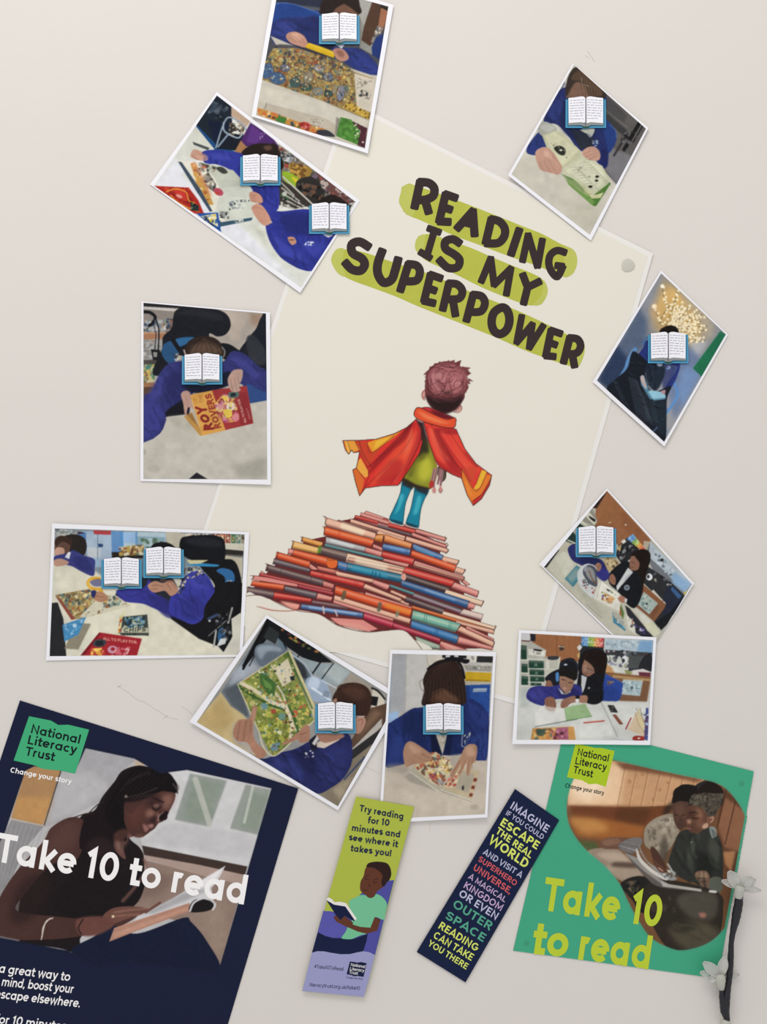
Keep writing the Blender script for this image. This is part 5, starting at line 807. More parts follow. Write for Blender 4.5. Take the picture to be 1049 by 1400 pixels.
def art_woman_reading():
    A = Print(Frame(0, 940, .3908), '0,195 955,195 955,1000 0,1000', '19203f')
    N = Frame(0, 1100, .3337)
    hexagon = '300,212 470,248 560,300 655,288 950,352 765,990 450,953 335,975 240,920 -10,872 -10,560 20,500 90,290 120,275 215,290 262,298'
    A.cover(); bgc = '161c36'
    A.p('b4b2b4', hexagon); A.cov[:] = A.mask((A.f(hexagon)-A.lo)*3)[0].any() if False else A.cov
    A.p('a3a1a5', '290,205 480,250 420,300 350,400 250,450 155,490 215,290'); A.p('b8b6b8', '215,300 330,300 380,350 250,440 170,470', b=8, a=.7); A.p('c8a078', '470,255 510,260 500,280 475,275', b=1, a=.6)
    A.p('ad8052', '95,270 215,290 150,480 40,455'); A.p('c08c50', '60,380 185,385 155,478 45,455', b=5); A.l('3f3a38', '213,292 155,480', 4); A.p('8c8a8c', '40,462 155,485 90,560 0,760 -10,560 20,500')
    for i in range(16): A.l('6e6c70' if i % 2 else 'a4a2a4', [(30+i*8, 465+i*2), (-10+i*6, 640+i*2)], 2, .4)
    # window wall
    A.p('c6c4c6', '560,295 655,288 950,352 865,630 720,600 500,550 490,520 600,380'); A.p('8c948e', '665,300 795,325 735,487 612,462', b=1.5); A.p('849082', '680,320 780,335 730,470 640,460', b=5); A.l('bcbcb2', '684,320 735,480', 20, .75, b=1); A.p('8f968f', '860,338 948,355 905,515 805,492', b=1.5); A.p('838f80', '880,360 940,370 900,500 840,490', b=4, a=.8); A.l('c0c4b8', '885,345 855,470', 10, .7)
    A.p('b4b3b6', '610,470 740,492 900,520 880,600 500,540 560,490', b=4, a=.6); A.p('3f302b', '497,552 600,572 866,625 858,655 700,620 505,585'); A.p('a88f84', '505,585 700,620 858,655 850,690 700,660 510,600'); A.p('8c7468', '500,600 700,655 850,690 765,990 680,830 440,770 520,650'); A.p('97806f', '690,800 790,740 800,900 760,940', b=9, a=.8); A.p('7a6258', '520,640 620,660 560,720 470,750', b=7, a=.8)
    # woman
    A.s('1d1618', '280,455 330,430 360,380 400,330 430,290 490,272 560,290 600,305 622,360 600,370 570,355 510,370 450,400 440,440 450,520 490,560 505,600 500,700 460,770 380,800 280,880 330,970 240,920 130,900 60,890 80,700 130,600 250,560')
    A.s('4a2e2a', '150,540 180,490 240,455 290,462 300,520 270,600 180,620 90,720 60,780 200,800 330,810 400,790 470,770 490,790 430,830 330,860 180,880 0,870 -10,760 60,640'); A.s('5a3a34', '170,520 230,470 280,480 250,560 170,600', b=8, a=.8); A.s('2a1c1c', '60,700 150,640 180,700 120,800 40,820', b=9, a=.7)
    A.s('1a1518', '300,470 420,440 440,560 400,660 500,640 505,700 460,770 330,800 240,790 190,760 250,640 290,560')
    A.s('694440', '440,440 450,400 520,368 560,352 600,365 598,400 590,430 560,455 540,490 500,522 470,520 430,540 440,600 400,560 410,510'); A.s('8a5c50', '540,375 590,372 590,425 560,440 545,480 530,470 555,420', b=4, a=.8); A.s('43292a', '450,420 500,400 520,470 490,510 450,490', b=6, a=.7)
    A.sl('1f1416', '520,408 545,420 560,425', 5); A.sl('1f1416', '565,440 580,432 582,455 570,462', 7); A.sl('2a1a1a', '510,385 540,392 560,405', 4, .8); A.s('a85c5c', '508,480 525,490 520,505 505,498', b=.6); A.sl('4a2224', '500,495 520,500', 3); A.s('b08070', '520,440 545,445 535,465', b=3, a=.6)
    A.s('1a1215', '380,440 440,390 520,360 600,355 622,370 620,350 600,305 560,290 490,275 430,300 395,340 350,420 300,450 280,560 350,560 400,520'); A.sl('54403c', '430,330 480,300 540,300', 4, .5); A.sl('6a5048', '440,382 500,370 560,350', 5, .6); A.e('b0a098', 440, 378, 5); A.sl('3a2826', '620,360 625,345 600,310', 4, .5)
    for q in ('300,450 340,410 365,400', '240,460 300,440 330,440'): A.sl('2a1e1e', q, 3)
    A.s('2a1c1e', '360,600 300,560 350,520 400,560 380,640', b=5); A.s('7a5248', '405,545 430,520 450,530 425,575 430,600', b=4, a=.8); A.sl('85594f', '505,600 510,640 470,700 430,745', 12, .6, b=1.5)
    keepf = A.f; A.f = Frame(130, 1030, .13346)
    A.s('4b2d29', '300,520 330,430 500,405 700,385 815,400 818,470 780,555 752,610 700,690 650,715 610,770 540,815 480,855 410,852 340,800 305,700')
    A.s('5c342c', '330,540 470,520 520,620 430,760 350,740', b=26, a=.9); A.s('84594c', '690,430 790,415 808,465 760,560 700,565 670,500', b=16, a=.9); A.s('3a2223', '540,430 660,440 690,520 620,600 560,560', b=16, a=.8)
    A.s('8f6152', '520,600 570,565 615,600 595,650 540,655', b=14, a=.9); A.s('8a6052', '640,600 665,640 660,690 625,705 625,660', b=7, a=.85); A.s('2a1819', '560,660 640,640 620,710 570,700', b=9, a=.7); A.s('6a443a', '420,830 500,830 480,855 420,852', b=6, a=.8)
    A.sl('1c1012', '585,555 625,580 668,545', 13); A.sl('201214', '575,500 620,520 668,530', 7, .7); A.s('8a6458', '600,520 650,515 665,540 620,555', b=5, a=.7); A.sl('1c1012', '590,450 650,475 705,500', 14, .8)
    A.s('1d1214', '655,655 690,605 745,590 755,610 735,640 700,680 665,685', b=3); A.sl('c8a898', '650,690 655,640 700,600', 7, .7, b=1.5); A.sl('141012', '690,665 715,640', 14)
    A.s('8f5f5a', '490,716 540,730 578,722 602,730 590,758 555,772 530,800 508,794', b=4); A.sl('4a2426', '490,715 545,745 560,785', 9, .8, b=1); A.s('b08880', '560,738 595,730 590,752', b=5, a=.4)
    A.s('140f12', '300,520 330,480 480,430 640,400 700,385 830,400 850,380 830,290 760,210 650,180 520,150 420,140 300,260 190,400 150,470 100,600 140,700 300,900 330,800 300,680')
    A.sl('4e3a36', '330,450 480,410 640,350', 11, .7, b=2); A.sl('33272a', '330,300 480,220 560,200', 22, .5, b=5); A.sl('2c2224', '260,380 400,250 560,180', 16, .5, b=4); A.sl('5a504c', '800,310 840,370 845,410', 13, .8, b=2); A.e('9a8a84', 318, 440, 17, 15, a=.8); A.s('23181b', '300,480 420,450 640,400 500,470 340,500', b=4)
    for i in range(16): A.sl('2f2326' if i % 2 else '0d0a0c', [(420+i*22, 160+i*5), (300+i*18, 300+i*6), (190+i*12, 470+i*10)], 6, .45)
    A.s('4a2d28', '200,820 300,770 345,815 290,900 270,980 220,1000 200,920', b=8); A.s('8a665c', '215,900 260,910 265,985 225,990', b=9, a=.8)
    A.f = keepf
    # skirt
    A.s('131a34', '330,870 390,830 480,860 640,805 670,820 720,880 768,985 620,975 450,953 335,973 250,920'); A.p('12183a', '-10,872 60,885 130,905 240,925 335,975 200,960 -10,900', a=.0)
    A.p('232348', '-10,876 70,882 50,896 -10,890', a=.6); A.p('6a6468', '0,868 70,882 66,892 0,880')
    A.p('131a34', '290,905 400,905 640,930 764,960 775,1010 430,1010 330,1010', b=1.5)
    # book
    A.p('c8c6c8', '480,800 600,740 790,622 760,680 740,700 750,760 700,752 560,790 470,822'); A.p('a4a2a6', '500,790 640,720 740,700 660,740 540,790', b=3); A.p('e4e2e2', '640,710 780,630 740,690 700,700', b=2, a=.8); A.p('b5826c', '383,888 400,840 665,752 662,782 480,850'); A.p('c8947c', '395,860 660,765 662,775 400,875', b=1.5, a=.8)
    for i in range(4): A.l('8a5a48', [(388, 880-i*9), (660, 778-i*7)], 1.5, .4)
    A.s('1a1718', '662,782 672,750 700,738 745,750 740,775 700,785'); A.sl('c4c2c4', '665,780 680,750 720,735 752,755 745,775', 7)
    A.s('6e463c', '360,800 400,770 470,765 520,775 490,795 440,810 380,830'); A.sl('8a5f50', '400,785 450,778 510,772', 7, .8); A.sl('8a5f50', '395,800 440,795 490,792', 7, .7); A.sl('6e463c', '510,785 560,752', 9); A.e('d8c0a0', 396, 800, 5)
    A.s('6a4038', '270,810 360,800 400,830 340,865 280,862', b=2); A.sl('c8bcae', '185,805 160,820 145,880', 4); A.sl('d8ccc0', '175,806 152,835 148,870', 3); A.sl('1f1818', '290,810 275,840 285,860', 4)
    # the poster's own blue outside the book-shaped picture
    m, bx = A.mask((A.f(hexagon)-A.lo)*3); keep = np.zeros((A.H, A.W)); keep[bx[1]:bx[3], bx[0]:bx[2]] = m; A.c = A.c*keep[..., None] + hexc(bgc)*(1-keep[..., None])
    A.cov = gauss(keep, 4) > .02
    A.grain(.008, 2, .012); PR['woman_reading'] = A.done()

def art_children_reading():
    A = Print(Frame(760, 1010, .2755), '40,90 950,90 950,1110 40,1110', '3f9e7c'); Q = Frame(700, 1010, .3327)
    # outline of the picture, measured on the wider grid
    out = catmull(Q('262,150 300,86 360,84 420,88 560,120 700,150 830,178 890,215 940,280 957,318'), False)
    out2 = catmull(Q('874,775 835,818 780,850 700,868 640,855 570,815 520,745 478,668 440,590 380,520 310,460 260,400 232,340 226,270 240,200 262,150'), False)
    poly = (np.vstack([out, out2]) - A.f.o)/A.f.s
    A.p('6f4a30', poly)
    A.p('c4956a', '200,100 420,125 740,200 700,240 600,330 300,340 60,330 60,200'); A.p('e2bc94', '60,200 200,110 340,130 320,330 60,340', b=10); A.s('f0d8b8', '90,200 200,130 260,220 180,300 90,280', b=14, a=.8)
    for i in range(9):
        x = 345+i*58; A.l('7a4c30', [(x, 130+i*8), (x-40, 335)], 3, .7); A.l('dcae80', [(x+6, 135+i*8), (x-34, 335)], 3, .5)
    A.p('6e442e', '290,112 420,125 560,160 740,205 700,215 560,185 400,160 330,150', b=5, a=.9); A.k('330,150 700,230 560,330 300,330', '9a6a44 b0805a', 14, 5, 12, .5)
    A.p('6e3c22', '60,330 300,335 450,345 560,330 520,400 440,430 100,400', b=5); A.p('9a5a2a', '70,390 250,400 440,430 430,490 250,500 100,480', b=7); A.s('c48a48', '70,390 200,400 260,450 150,470 90,430', b=10, a=.8); A.p('57331e', '300,340 480,345 440,430 300,400', b=7, a=.8); A.p('4c5a34', '95,500 200,515 220,560 160,552', b=5)
    A.p('5c3a28', '830,250 1000,380 940,720 880,1040 820,700 800,420'); A.p('8a5c40', '840,290 985,390 920,560 840,540 800,430', b=4); A.l('3a221a', '890,310 840,520', 4); A.p('a8744c', '830,560 892,555 870,660 840,620', b=3); A.l('4a2c20', '845,250 800,440', 6); A.p('6a452e', '830,620 880,700 850,900 820,800', b=4)
    # legs, cushion
    A.s('8f7c6a', '160,555 300,545 360,600 440,640 420,690 330,705 240,640'); A.s('b5a08c', '200,570 300,560 380,600 300,620', b=6, a=.8); A.s('a89480', '250,630 380,610 430,640 400,690 320,690', b=5, a=.7); A.s('3a2a22', '300,610 420,620 400,640 280,632', b=4, a=.7); A.s('6a4a3c', '220,515 260,490 340,490 420,500 360,540 240,545'); A.s('8a644e', '230,505 300,492 320,515 250,530', b=3, a=.8); A.s('6f6a68', '310,525 380,490 430,500 400,560 340,560'); A.fold('310,525 380,490 430,500 400,560 340,560', 8, '4a4644', 'a8a4a4', 20, 60, 8); A.l('b0aeb0', '320,530 420,560', 4, .7)
    A.s('22201e', '320,720 420,680 540,740 500,850 420,860 380,800'); A.k('320,700 420,700 400,790', '4a4a38 2a2a24 6a5a48 15171a', 40, 8, 18, .7)
    # girl
    A.s('1a1615', '580,300 590,250 640,228 690,240 690,330 640,345 590,330'); A.s('241c1a', '550,330 600,300 560,370 530,370', b=5, a=.7); A.s('5a4034', '585,340 600,305 660,320 660,400 640,440 600,420 585,380'); A.s('7a5848', '590,350 610,330 640,350 630,400', b=5, a=.6); A.sl('241816', '595,378 615,382', 4); A.sl('241816', '635,380 650,378', 4)
    A.s('8f8372', '445,440 500,390 580,372 600,420 620,440 570,540 540,570 520,620 480,560 440,520'); A.k('450,430 580,380 600,440 540,560 470,540', 'b0a490 6f6456 a0947f 5a5246', 70, 7, 18, .6); A.s('4a4238', '540,470 560,560 530,640 510,580', b=5, a=.8); A.s('4a3026', '470,540 500,550 550,640 540,660 500,640 480,590')
    # boy
    A.s('2a2826', '690,240 740,208 800,225 830,260 820,330 760,290'); A.s('48423a', '670,300 690,260 760,260 815,300 805,350 780,400 745,400 740,355 700,340'); A.k('680,270 810,290 790,380 740,370 690,320', '5c554a 3a342c 6a6254', 60, 5, 11, .6)
    A.s('6c4636', '660,400 665,350 700,335 745,360 750,400 770,430 740,460 690,465 665,440'); A.s('8a5c46', '700,350 735,365 735,420 700,430', b=5, a=.7); A.s('6a4434', '745,385 785,380 780,410 755,445 740,430'); A.s('b88a70', '762,388 782,385 775,410 762,408', b=1, a=.8); A.s('c8a080', '730,425 752,420 748,440 730,445', b=2, a=.8); A.sl('241614', '680,388 700,395', 4); A.sl('3a2420', '668,430 685,436', 4, .8); A.s('96664e', '658,405 672,395 672,418', b=1, a=.8)
    A.s('2e302c', '620,460 680,450 700,470 760,440 815,500 830,600 820,750 770,760 700,720 640,700 560,640 580,540'); A.s('454840', '690,480 720,470 690,560 680,650 650,560', b=5, a=.7); A.s('4a4d42', '770,480 815,540 810,620 760,560', b=6, a=.7); A.s('1c1e1c', '700,560 780,600 760,700 700,680', b=7, a=.8); A.s('7f8884', '762,440 790,440 798,480 775,490'); A.e('a8a08c', 672, 512, 4)
    A.s('6f5242', '690,680 700,658 745,655 765,690 760,740 740,755 715,720'); A.s('a8866a', '700,665 745,662 750,690 710,690', b=3, a=.8); A.sl('3c281f', '705,690 740,690', 4); A.sl('3c281f', '715,710 745,706', 4); A.s('585c50', '770,690 820,690 825,750 780,765 760,740')
    # lower body
    A.s('2e2821', '440,740 560,700 800,760 830,850 800,1000 700,1060 560,1040 470,900'); A.s('4a463c', '660,760 790,770 800,860 760,900 660,880 600,800', b=6); A.s('57503f', '560,930 700,900 820,960 780,1030 650,1050', b=9, a=.8); A.s('2c2a22', '520,850 620,880 700,930 600,960', b=8, a=.8); A.s('a06a5c', '712,862 745,866 742,884 718,884', b=3); A.k('330,760 560,760 600,860 480,880', '4a4438 2a2822', 40, 10, 24, .4)
    # book
    A.s('5a5450', '345,565 420,600 520,690 560,735 720,755 520,735 440,680', b=1); A.p('8c8680', '340,565 430,600 520,700 525,720 430,650'); A.p('a8a49c', '520,700 560,720 720,745 725,758 530,732'); A.s('c4c0b8', '400,540 430,600 500,660 560,690 540,700 470,660 410,600'); A.s('8c8a88', '410,520 450,600 520,650 600,690 560,700 480,640 430,580', b=1); A.k('520,640 600,660 600,700 540,695', '9aa098 4a4c48 c0c4bc', 24, 5, 12, .8)
    A.fold('560,930 700,900 820,960 780,1030 650,1050', 10, '3a3428', '6a624c', 30, 110, 14)
    A.fold('620,460 680,450 760,440 815,500 830,600 820,750 770,760 640,700 580,540', 18, '1c1e1c', '555a4e', 75, 110, 14)
    A.s('5a3a2c', '480,600 540,640 545,665 510,655'); A.l('c08a78', '510,640 530,655', 6); A.l('a8a4a0', '555,620 580,660', 8); A.l('c8c4c0', '765,755 792,758', 12)
    keepf = A.f; A.f = Frame(860, 1060, .13346)
    A.s('4d342b', '455,280 600,262 620,440 570,530 520,560 470,490 450,380'); A.s('68483a', '470,300 560,290 580,380 520,470 480,420', b=18, a=.8); A.s('1b1715', '440,280 470,160 540,95 640,95 700,130 700,280 600,270 520,262')
    A.sl('20140f', '465,395 500,410', 9, .8); A.sl('20140f', '545,405 590,400', 9, .8); A.s('34221c', '520,400 545,460 520,480', b=8, a=.6); A.sl('3a1f1c', '500,500 540,505', 8, .6)
    A.s('5c3c2f', '585,340 700,300 790,400 805,500 745,565 660,590 600,545 570,450'); A.s('8d614a', '700,340 755,370 750,440 700,440 670,400', b=14, a=.9); A.s('7a5240', '690,450 780,470 760,540 690,520', b=14, a=.8); A.s('a0765e', '600,445 640,462 630,492 600,490', b=5); A.s('3f2920', '600,360 680,370 690,420 610,430', b=12, a=.8)
    A.sl('1a100d', '648,430 690,442 712,432', 9); A.sl('1a100d', '620,385 670,372 710,390', 9, .7); A.sl('4a2620', '590,522 620,535 645,528', 11, .8); A.s('96665a', '595,530 640,540 620,552 600,545', b=3, a=.7); A.sl('1a100d', '590,432 612,436', 8, .7)
    A.s('7a5040', '795,430 850,405 872,425 862,460 830,490 800,480'); A.sl('c49a7c', '830,430 860,425 858,455 835,480', 12, .8, b=2); A.s('c8a084', '755,510 800,485 812,520 790,540 755,542', b=4, a=.9)
    A.s('4a443a', '620,290 640,210 700,180 800,170 900,175 965,195 940,290 900,380 870,405 830,425 795,400 770,330 710,315'); A.k('620,290 640,210 800,170 965,195 930,300 880,400 800,400 760,330 700,315', '5f5849 332e28 6e6656 27221e', 170, 10, 20, .5)
    A.s('211916', '680,190 740,110 800,62 880,75 940,120 965,175 880,185 780,175'); A.f = keepf
    m, bx = A.mask((A.f(poly)-A.lo)*3); keep = np.zeros((A.H, A.W)); keep[bx[1]:bx[3], bx[0]:bx[2]] = m; A.c = A.c*keep[..., None] + hexc('3f9e7c')*(1-keep[..., None]); A.cov = gauss(keep, 4) > .02
    A.grain(.008, 2, .012); PR['children_reading'] = A.done()

for _n, _f in list(globals().items()):
    if _n.startswith('art_') and callable(_f): _f()
# ---------------------------------------------------------------- materials
def lin(c):
    c = hexc(c) if isinstance(c, str) else np.asarray(c, float)
    return np.where(c <= .04045, c/12.92, ((c+.055)/1.055)**2.4)
MATS = {}
KC = 1.0      # how strongly the room lights the part of the wall being dressed (photographed colours are divided by it)
def mat(name, col=None, rough=.6, spec=.25, noise=0, scale=60, bump=0, bscale=400, coat=0, attr=None, gain=1, alpha=None, trans=0):
    if name in MATS: return MATS[name]
    m = bpy.data.materials.new(name); m.use_nodes = True; T = m.node_tree; N = T.nodes; L = T.links
    b = N['Principled BSDF']; b.inputs['Roughness'].default_value = rough; b.inputs['Specular IOR Level'].default_value = spec
    tc = N.new('ShaderNodeTexCoord')
    if attr:
        src = N.new('ShaderNodeAttribute'); src.attribute_name = attr; out = src.outputs['Color']
    else:
        src = N.new('ShaderNodeRGB'); src.outputs[0].default_value = (*np.clip(lin(col)/KC, 0, .95), 1); out = src.outputs[0]
    if noise:
        n = N.new('ShaderNodeTexNoise'); n.inputs['Scale'].default_value = scale; n.inputs['Detail'].default_value = 4
        r = N.new('ShaderNodeMapRange'); r.inputs[3].default_value = gain*(1-noise); r.inputs[4].default_value = gain*(1+noise)
        v = N.new('ShaderNodeVectorMath'); v.operation = 'SCALE'
        L.new(tc.outputs['Object'], n.inputs['Vector']); L.new(n.outputs[0], r.inputs[0]); L.new(out, v.inputs[0]); L.new(r.outputs[0], v.inputs['Scale']); out = v.outputs[0]
    L.new(out, b.inputs['Base Color'])
    if bump:
        n2 = N.new('ShaderNodeTexNoise'); n2.inputs['Scale'].default_value = bscale; n2.inputs['Detail'].default_value = 3
        bp = N.new('ShaderNodeBump'); bp.inputs['Strength'].default_value = bump; bp.inputs['Distance'].default_value = .001
        L.new(tc.outputs['Object'], n2.inputs['Vector']); L.new(n2.outputs[0], bp.inputs['Height']); L.new(bp.outputs[0], b.inputs['Normal'])
    if trans: b.inputs['Transmission Weight'].default_value = trans; b.inputs['IOR'].default_value = 1.35
    if alpha: b.inputs['Alpha'].default_value = alpha
    MATS[name] = m; return m

def link(name, V, F, m, parent=None, smooth=False):
    me = bpy.data.meshes.new(name); me.from_pydata([tuple(map(float, v)) for v in V], [], F); me.materials.append(m); me.update()
    if smooth: me.polygons.foreach_set('use_smooth', [True]*len(me.polygons))
    o = bpy.data.objects.new(name, me); C.collection.objects.link(o); o.parent = parent
    if parent is not None: o.matrix_parent_inverse = parent.matrix_world.inverted() if False else parent_inv(parent)
    return o
def parent_inv(p):
    from mathutils import Matrix
    return Matrix.Translation(p.location).inverted()
def thing(name, label, cat, loc, group=None):
    o = bpy.data.objects.new(name, None); C.collection.objects.link(o); o.location = loc; o.empty_display_size = .01
    o['label'] = label; o['category'] = cat
    if group: o['group'] = group
    return o

# a sheet stuck to the wall: its back stands off the wall by `off` and bends a little at its corners
SAT = .93; SATS = {'comic_cover': .80, 'map_book': .80, 'helper_wide': .82, 'helper_tall': .82, 'table_comic': .88, 'hair_band': .88, 'sketchbook': .88, 'woman_reading': .85, 'children_reading': .9, 'wheelchair': .9}
class Sheet:
    def __init__(self, quad, off, lifts=()): self.q = np.asarray(quad, float); self.off = off; self.lifts = lifts
    def h(self, P):
        P = np.asarray(P, float); z = np.full(len(P), float(self.off))
        for (x, y, a, r) in self.lifts: z = z + a*1e-3*np.exp(-((P[:, 0]-x)**2 + (P[:, 1]-y)**2)/r**2)
        return z
    def pts(self, P, up=0.):
        P = np.asarray(P, float); z = self.h(P) + up; x, y = wall_xy((P[:, 0], P[:, 1]))
        return np.stack([x, -z, y], 1)
def quad_grid(q, nu, nv):
    u = np.linspace(0, 1, nu+1); v = np.linspace(0, 1, nv+1); U_, V_ = np.meshgrid(u, v)
    U_, V_ = U_.ravel()[:, None], V_.ravel()[:, None]
    return (q[0]*(1-U_)+q[1]*U_)*(1-V_) + (q[3]*(1-U_)+q[2]*U_)*V_
def sheet_mesh(name, S, q, m, parent, t=.00022, n=26, up=0.):
    """paper with thickness t; its front face lies at S.h + up"""
    q = np.asarray(q, float); P = quad_grid(q, n, n); top = S.pts(P, up); bot = S.pts(P, up - t)
    V = np.vstack([top, bot]); k = n+1; F = []; B = k*k
    for j in range(n):
        for i in range(n):
            a = j*k+i; F.append((a+k, a+k+1, a+1, a)); F.append((B+a, B+a+1, B+a+k+1, B+a+k))
    for i in range(n):
        a, b = i, i+1; F.append((a, b, B+b, B+a)); a, b = n*k+i, n*k+i+1; F.append((b, a, B+a, B+b))
        a, b = i*k, (i+1)*k; F.append((b, a, B+a, B+b)); a, b = i*k+n, (i+1)*k+n; F.append((a, b, B+b, B+a))
    return link(name, V, F, m, parent, True) if False else link(name, V, F, m, parent)
def print_mesh(name, S, pr, m, parent, up, k=None, dens=1.12, clip=None):
    """the printed picture: a fine grid whose points carry the ink colours"""
    q = pr.q if clip is None else np.asarray(clip, float)
    wu = max(np.hypot(*(q[1]-q[0])), np.hypot(*(q[2]-q[3]))); wv = max(np.hypot(*(q[3]-q[0])), np.hypot(*(q[2]-q[1])))
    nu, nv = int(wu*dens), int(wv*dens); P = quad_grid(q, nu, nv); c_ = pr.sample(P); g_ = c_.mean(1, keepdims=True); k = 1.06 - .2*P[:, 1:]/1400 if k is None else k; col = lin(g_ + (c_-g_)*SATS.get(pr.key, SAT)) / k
    idx = np.arange((nu+1)*(nv+1)).reshape(nv+1, nu+1)
    F = np.stack([idx[1:, :-1], idx[1:, 1:], idx[:-1, 1:], idx[:-1, :-1]], -1).reshape(-1, 4)
    if pr.cov is not None:
        Q = ((P - pr.lo)*pr.S).astype(int); Q[:, 0] = Q[:, 0].clip(0, pr.W-1); Q[:, 1] = Q[:, 1].clip(0, pr.H-1)
        F = F[pr.cov[Q[:, 1], Q[:, 0]][F].any(1)]
        used = np.zeros(len(P), bool); used[F.ravel()] = True; new = np.cumsum(used) - 1; P = P[used]; col = col[used]; F = new[F]
    V = S.pts(P, up); me = bpy.data.meshes.new(name)
    me.vertices.add(len(V)); me.vertices.foreach_set('co', V.ravel())
    me.loops.add(F.size); me.loops.foreach_set('vertex_index', F.ravel().astype(np.int32))
    me.polygons.add(len(F)); me.polygons.foreach_set('loop_start', np.arange(0, F.size, 4, dtype=np.int32)); me.update(calc_edges=True)
    a = me.color_attributes.new('ink', 'FLOAT_COLOR', 'POINT')
    a.data.foreach_set('color', np.hstack([np.clip(col, 0, 1), np.ones((len(col), 1))]).astype(np.float32).ravel())
    me.materials.append(m); me.validate()
    o = bpy.data.objects.new(name, me); C.collection.objects.link(o); o.parent = parent
    if parent is not None: o.matrix_parent_inverse = parent_inv(parent)
    return o

def ribbon(P, w, cap=0, n=8):
    """outline strip of a pen stroke in the plane; cap=1 gives round ends"""
    P = [np.array(p, float) for p in P]; Q = [P[0]]
    for p in P[1:]:
        if np.hypot(*(p-Q[-1])) > 1e-4: Q.append(p)
    P = Q; closed = len(P) > 3 and np.hypot(*(P[0]-P[-1])) < 1e-3
    if closed: P = P[:-1]
    N = len(P); V = []; F = []
    for i in range(N):
        a = P[i-1] if (i or closed) else None; b = P[(i+1) % N] if (i < N-1 or closed) else None
        d0 = (P[i]-a)/np.hypot(*(P[i]-a)) if a is not None else None; d1 = (b-P[i])/np.hypot(*(b-P[i])) if b is not None else None
        if d0 is None: d0 = d1
        if d1 is None: d1 = d0
        n0 = np.array([-d0[1], d0[0]]); n1 = np.array([-d1[1], d1[0]]); m = n0+n1; L = np.hypot(*m)
        if L < .35: m = n1; s = 1
        else: m = m/L; s = min(1/max(m @ n1, .3), 2.2)
        V += [P[i] + m*s*w/2, P[i] - m*s*w/2]
    for i in range(N if closed else N-1):
        j = (i+1) % N; F.append((2*i, 2*i+1, 2*j+1, 2*j))
    if cap and not closed:
        for e, sg in ((0, -1), (N-1, 1)):
            d = (P[1]-P[0]) if e == 0 else (P[-1]-P[-2]); d = d/np.hypot(*d)*sg; nrm = np.array([-d[1], d[0]]); k = len(V)
            if cap == 2: k_ = .5; V += [P[e] + (nrm*math.copysign(abs(math.cos(t))**k_, math.cos(t)) + d*math.sin(t)**k_*.62)*w/2 for t in np.linspace(0, math.pi, n+2)]
            else: V += [P[e] + (nrm*math.cos(t) + d*math.sin(t))*w/2 for t in np.linspace(0, math.pi, n+2)]
            F.append(tuple(range(k, k+n+2)))
    return V, F
def flat_mesh(name, S, parts, m, parent, up, step=6e-6, dens=None):
    """several flat shapes (point lists + faces in drawing units) printed on a sheet"""
    V = []; F = []
    for i, (v, f) in enumerate(parts):
        k = len(V); V += list(S.pts(np.array(v), up + step*(i % 9)))
        for g in f:
            g = tuple(g); a = np.array([v[j] for j in g]); ar = sum(a[j][0]*a[(j+1) % len(a)][1] - a[(j+1) % len(a)][0]*a[j][1] for j in range(len(a)))
            F.append(tuple(k+j for j in (g if ar < 0 else g[::-1])))
    return link(name, V, F, m, parent)
def lettering(name, S, s, p0, p1, up_v, w, m, parent, up, label=None, fit=None):
    p0, p1, up_v = (np.array(v, float) for v in (p0, p1, up_v)); strokes, adv = layout(s, w)
    parts = []
    for P in strokes:
        v, f = ribbon(P, w); parts.append(([p0 + q[0]/adv*(p1-p0) + q[1]/70*up_v for q in v], f))
    o = flat_mesh(name, S, parts, m, parent, up)
    if label: o['label'] = label
    return o

for _k, _p in PR.items(): _p.key = _k; _p.cov = _p.cov
SATS.update(book_hill=1.0, caped_child=1.0)
# ---------------------------------------------------------------- the wall
wall_m = mat('painted_plaster', 'ddd8d3', rough=.75, spec=.1, noise=.012, scale=9, bump=.22, bscale=120)
def plane_grid():
    V = [(-1.6, 0, 0), (1.6, 0, 0), (1.6, 0, 2.7), (-1.6, 0, 2.7), (-1.6, .1, 0), (1.6, .1, 0), (1.6, .1, 2.7), (-1.6, .1, 2.7)]
    return V, [(0, 1, 2, 3), (5, 4, 7, 6), (4, 0, 3, 7), (1, 5, 6, 2), (3, 2, 6, 7), (4, 5, 1, 0)]
wall = link('wall_back', *plane_grid(), wall_m); wall['kind'] = 'structure'
crack_m = mat('crack_shadow', 'c9c2bb', rough=.9); WS = Sheet([[0, 0]]*4, 0)
for pts, w in (('162,938 175,947 188,957 198,960 208,967 218,973 228,980 243,984', .8), ('248,966 255,970 263,977', .9), ('588,1124 588,1137', .7), ('804,70 809,78 813,84', .9), ('800,76 806,80', .8), ('806,592 799,598', 1.2), ('160,940 167,936', .7), ('230,978 222,983', .6), ('500,1048 520,1058', .7)):
    P = [tuple(map(float, v.split(','))) for v in pts.split()]
    flat_mesh('plaster_crack', WS, [ribbon(P, w, 1)], crack_m, wall, .00006)

ink_m = mat('printed_ink', attr='ink', rough=.45, spec=.08, noise=.02, scale=500)
lam_m = mat('laminate_film', 'e9e6e2', rough=.32, spec=.5, noise=.01, scale=40)
photo_m = mat('photo_paper', 'eeeef4', rough=.5, spec=.35, noise=.01, scale=80)

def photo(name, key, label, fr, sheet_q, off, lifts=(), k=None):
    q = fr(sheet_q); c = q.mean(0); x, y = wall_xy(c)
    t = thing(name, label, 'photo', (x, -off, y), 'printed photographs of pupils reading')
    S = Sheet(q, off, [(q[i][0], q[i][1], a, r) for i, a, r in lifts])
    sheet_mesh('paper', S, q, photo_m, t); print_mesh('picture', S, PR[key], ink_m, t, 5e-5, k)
    return S, t

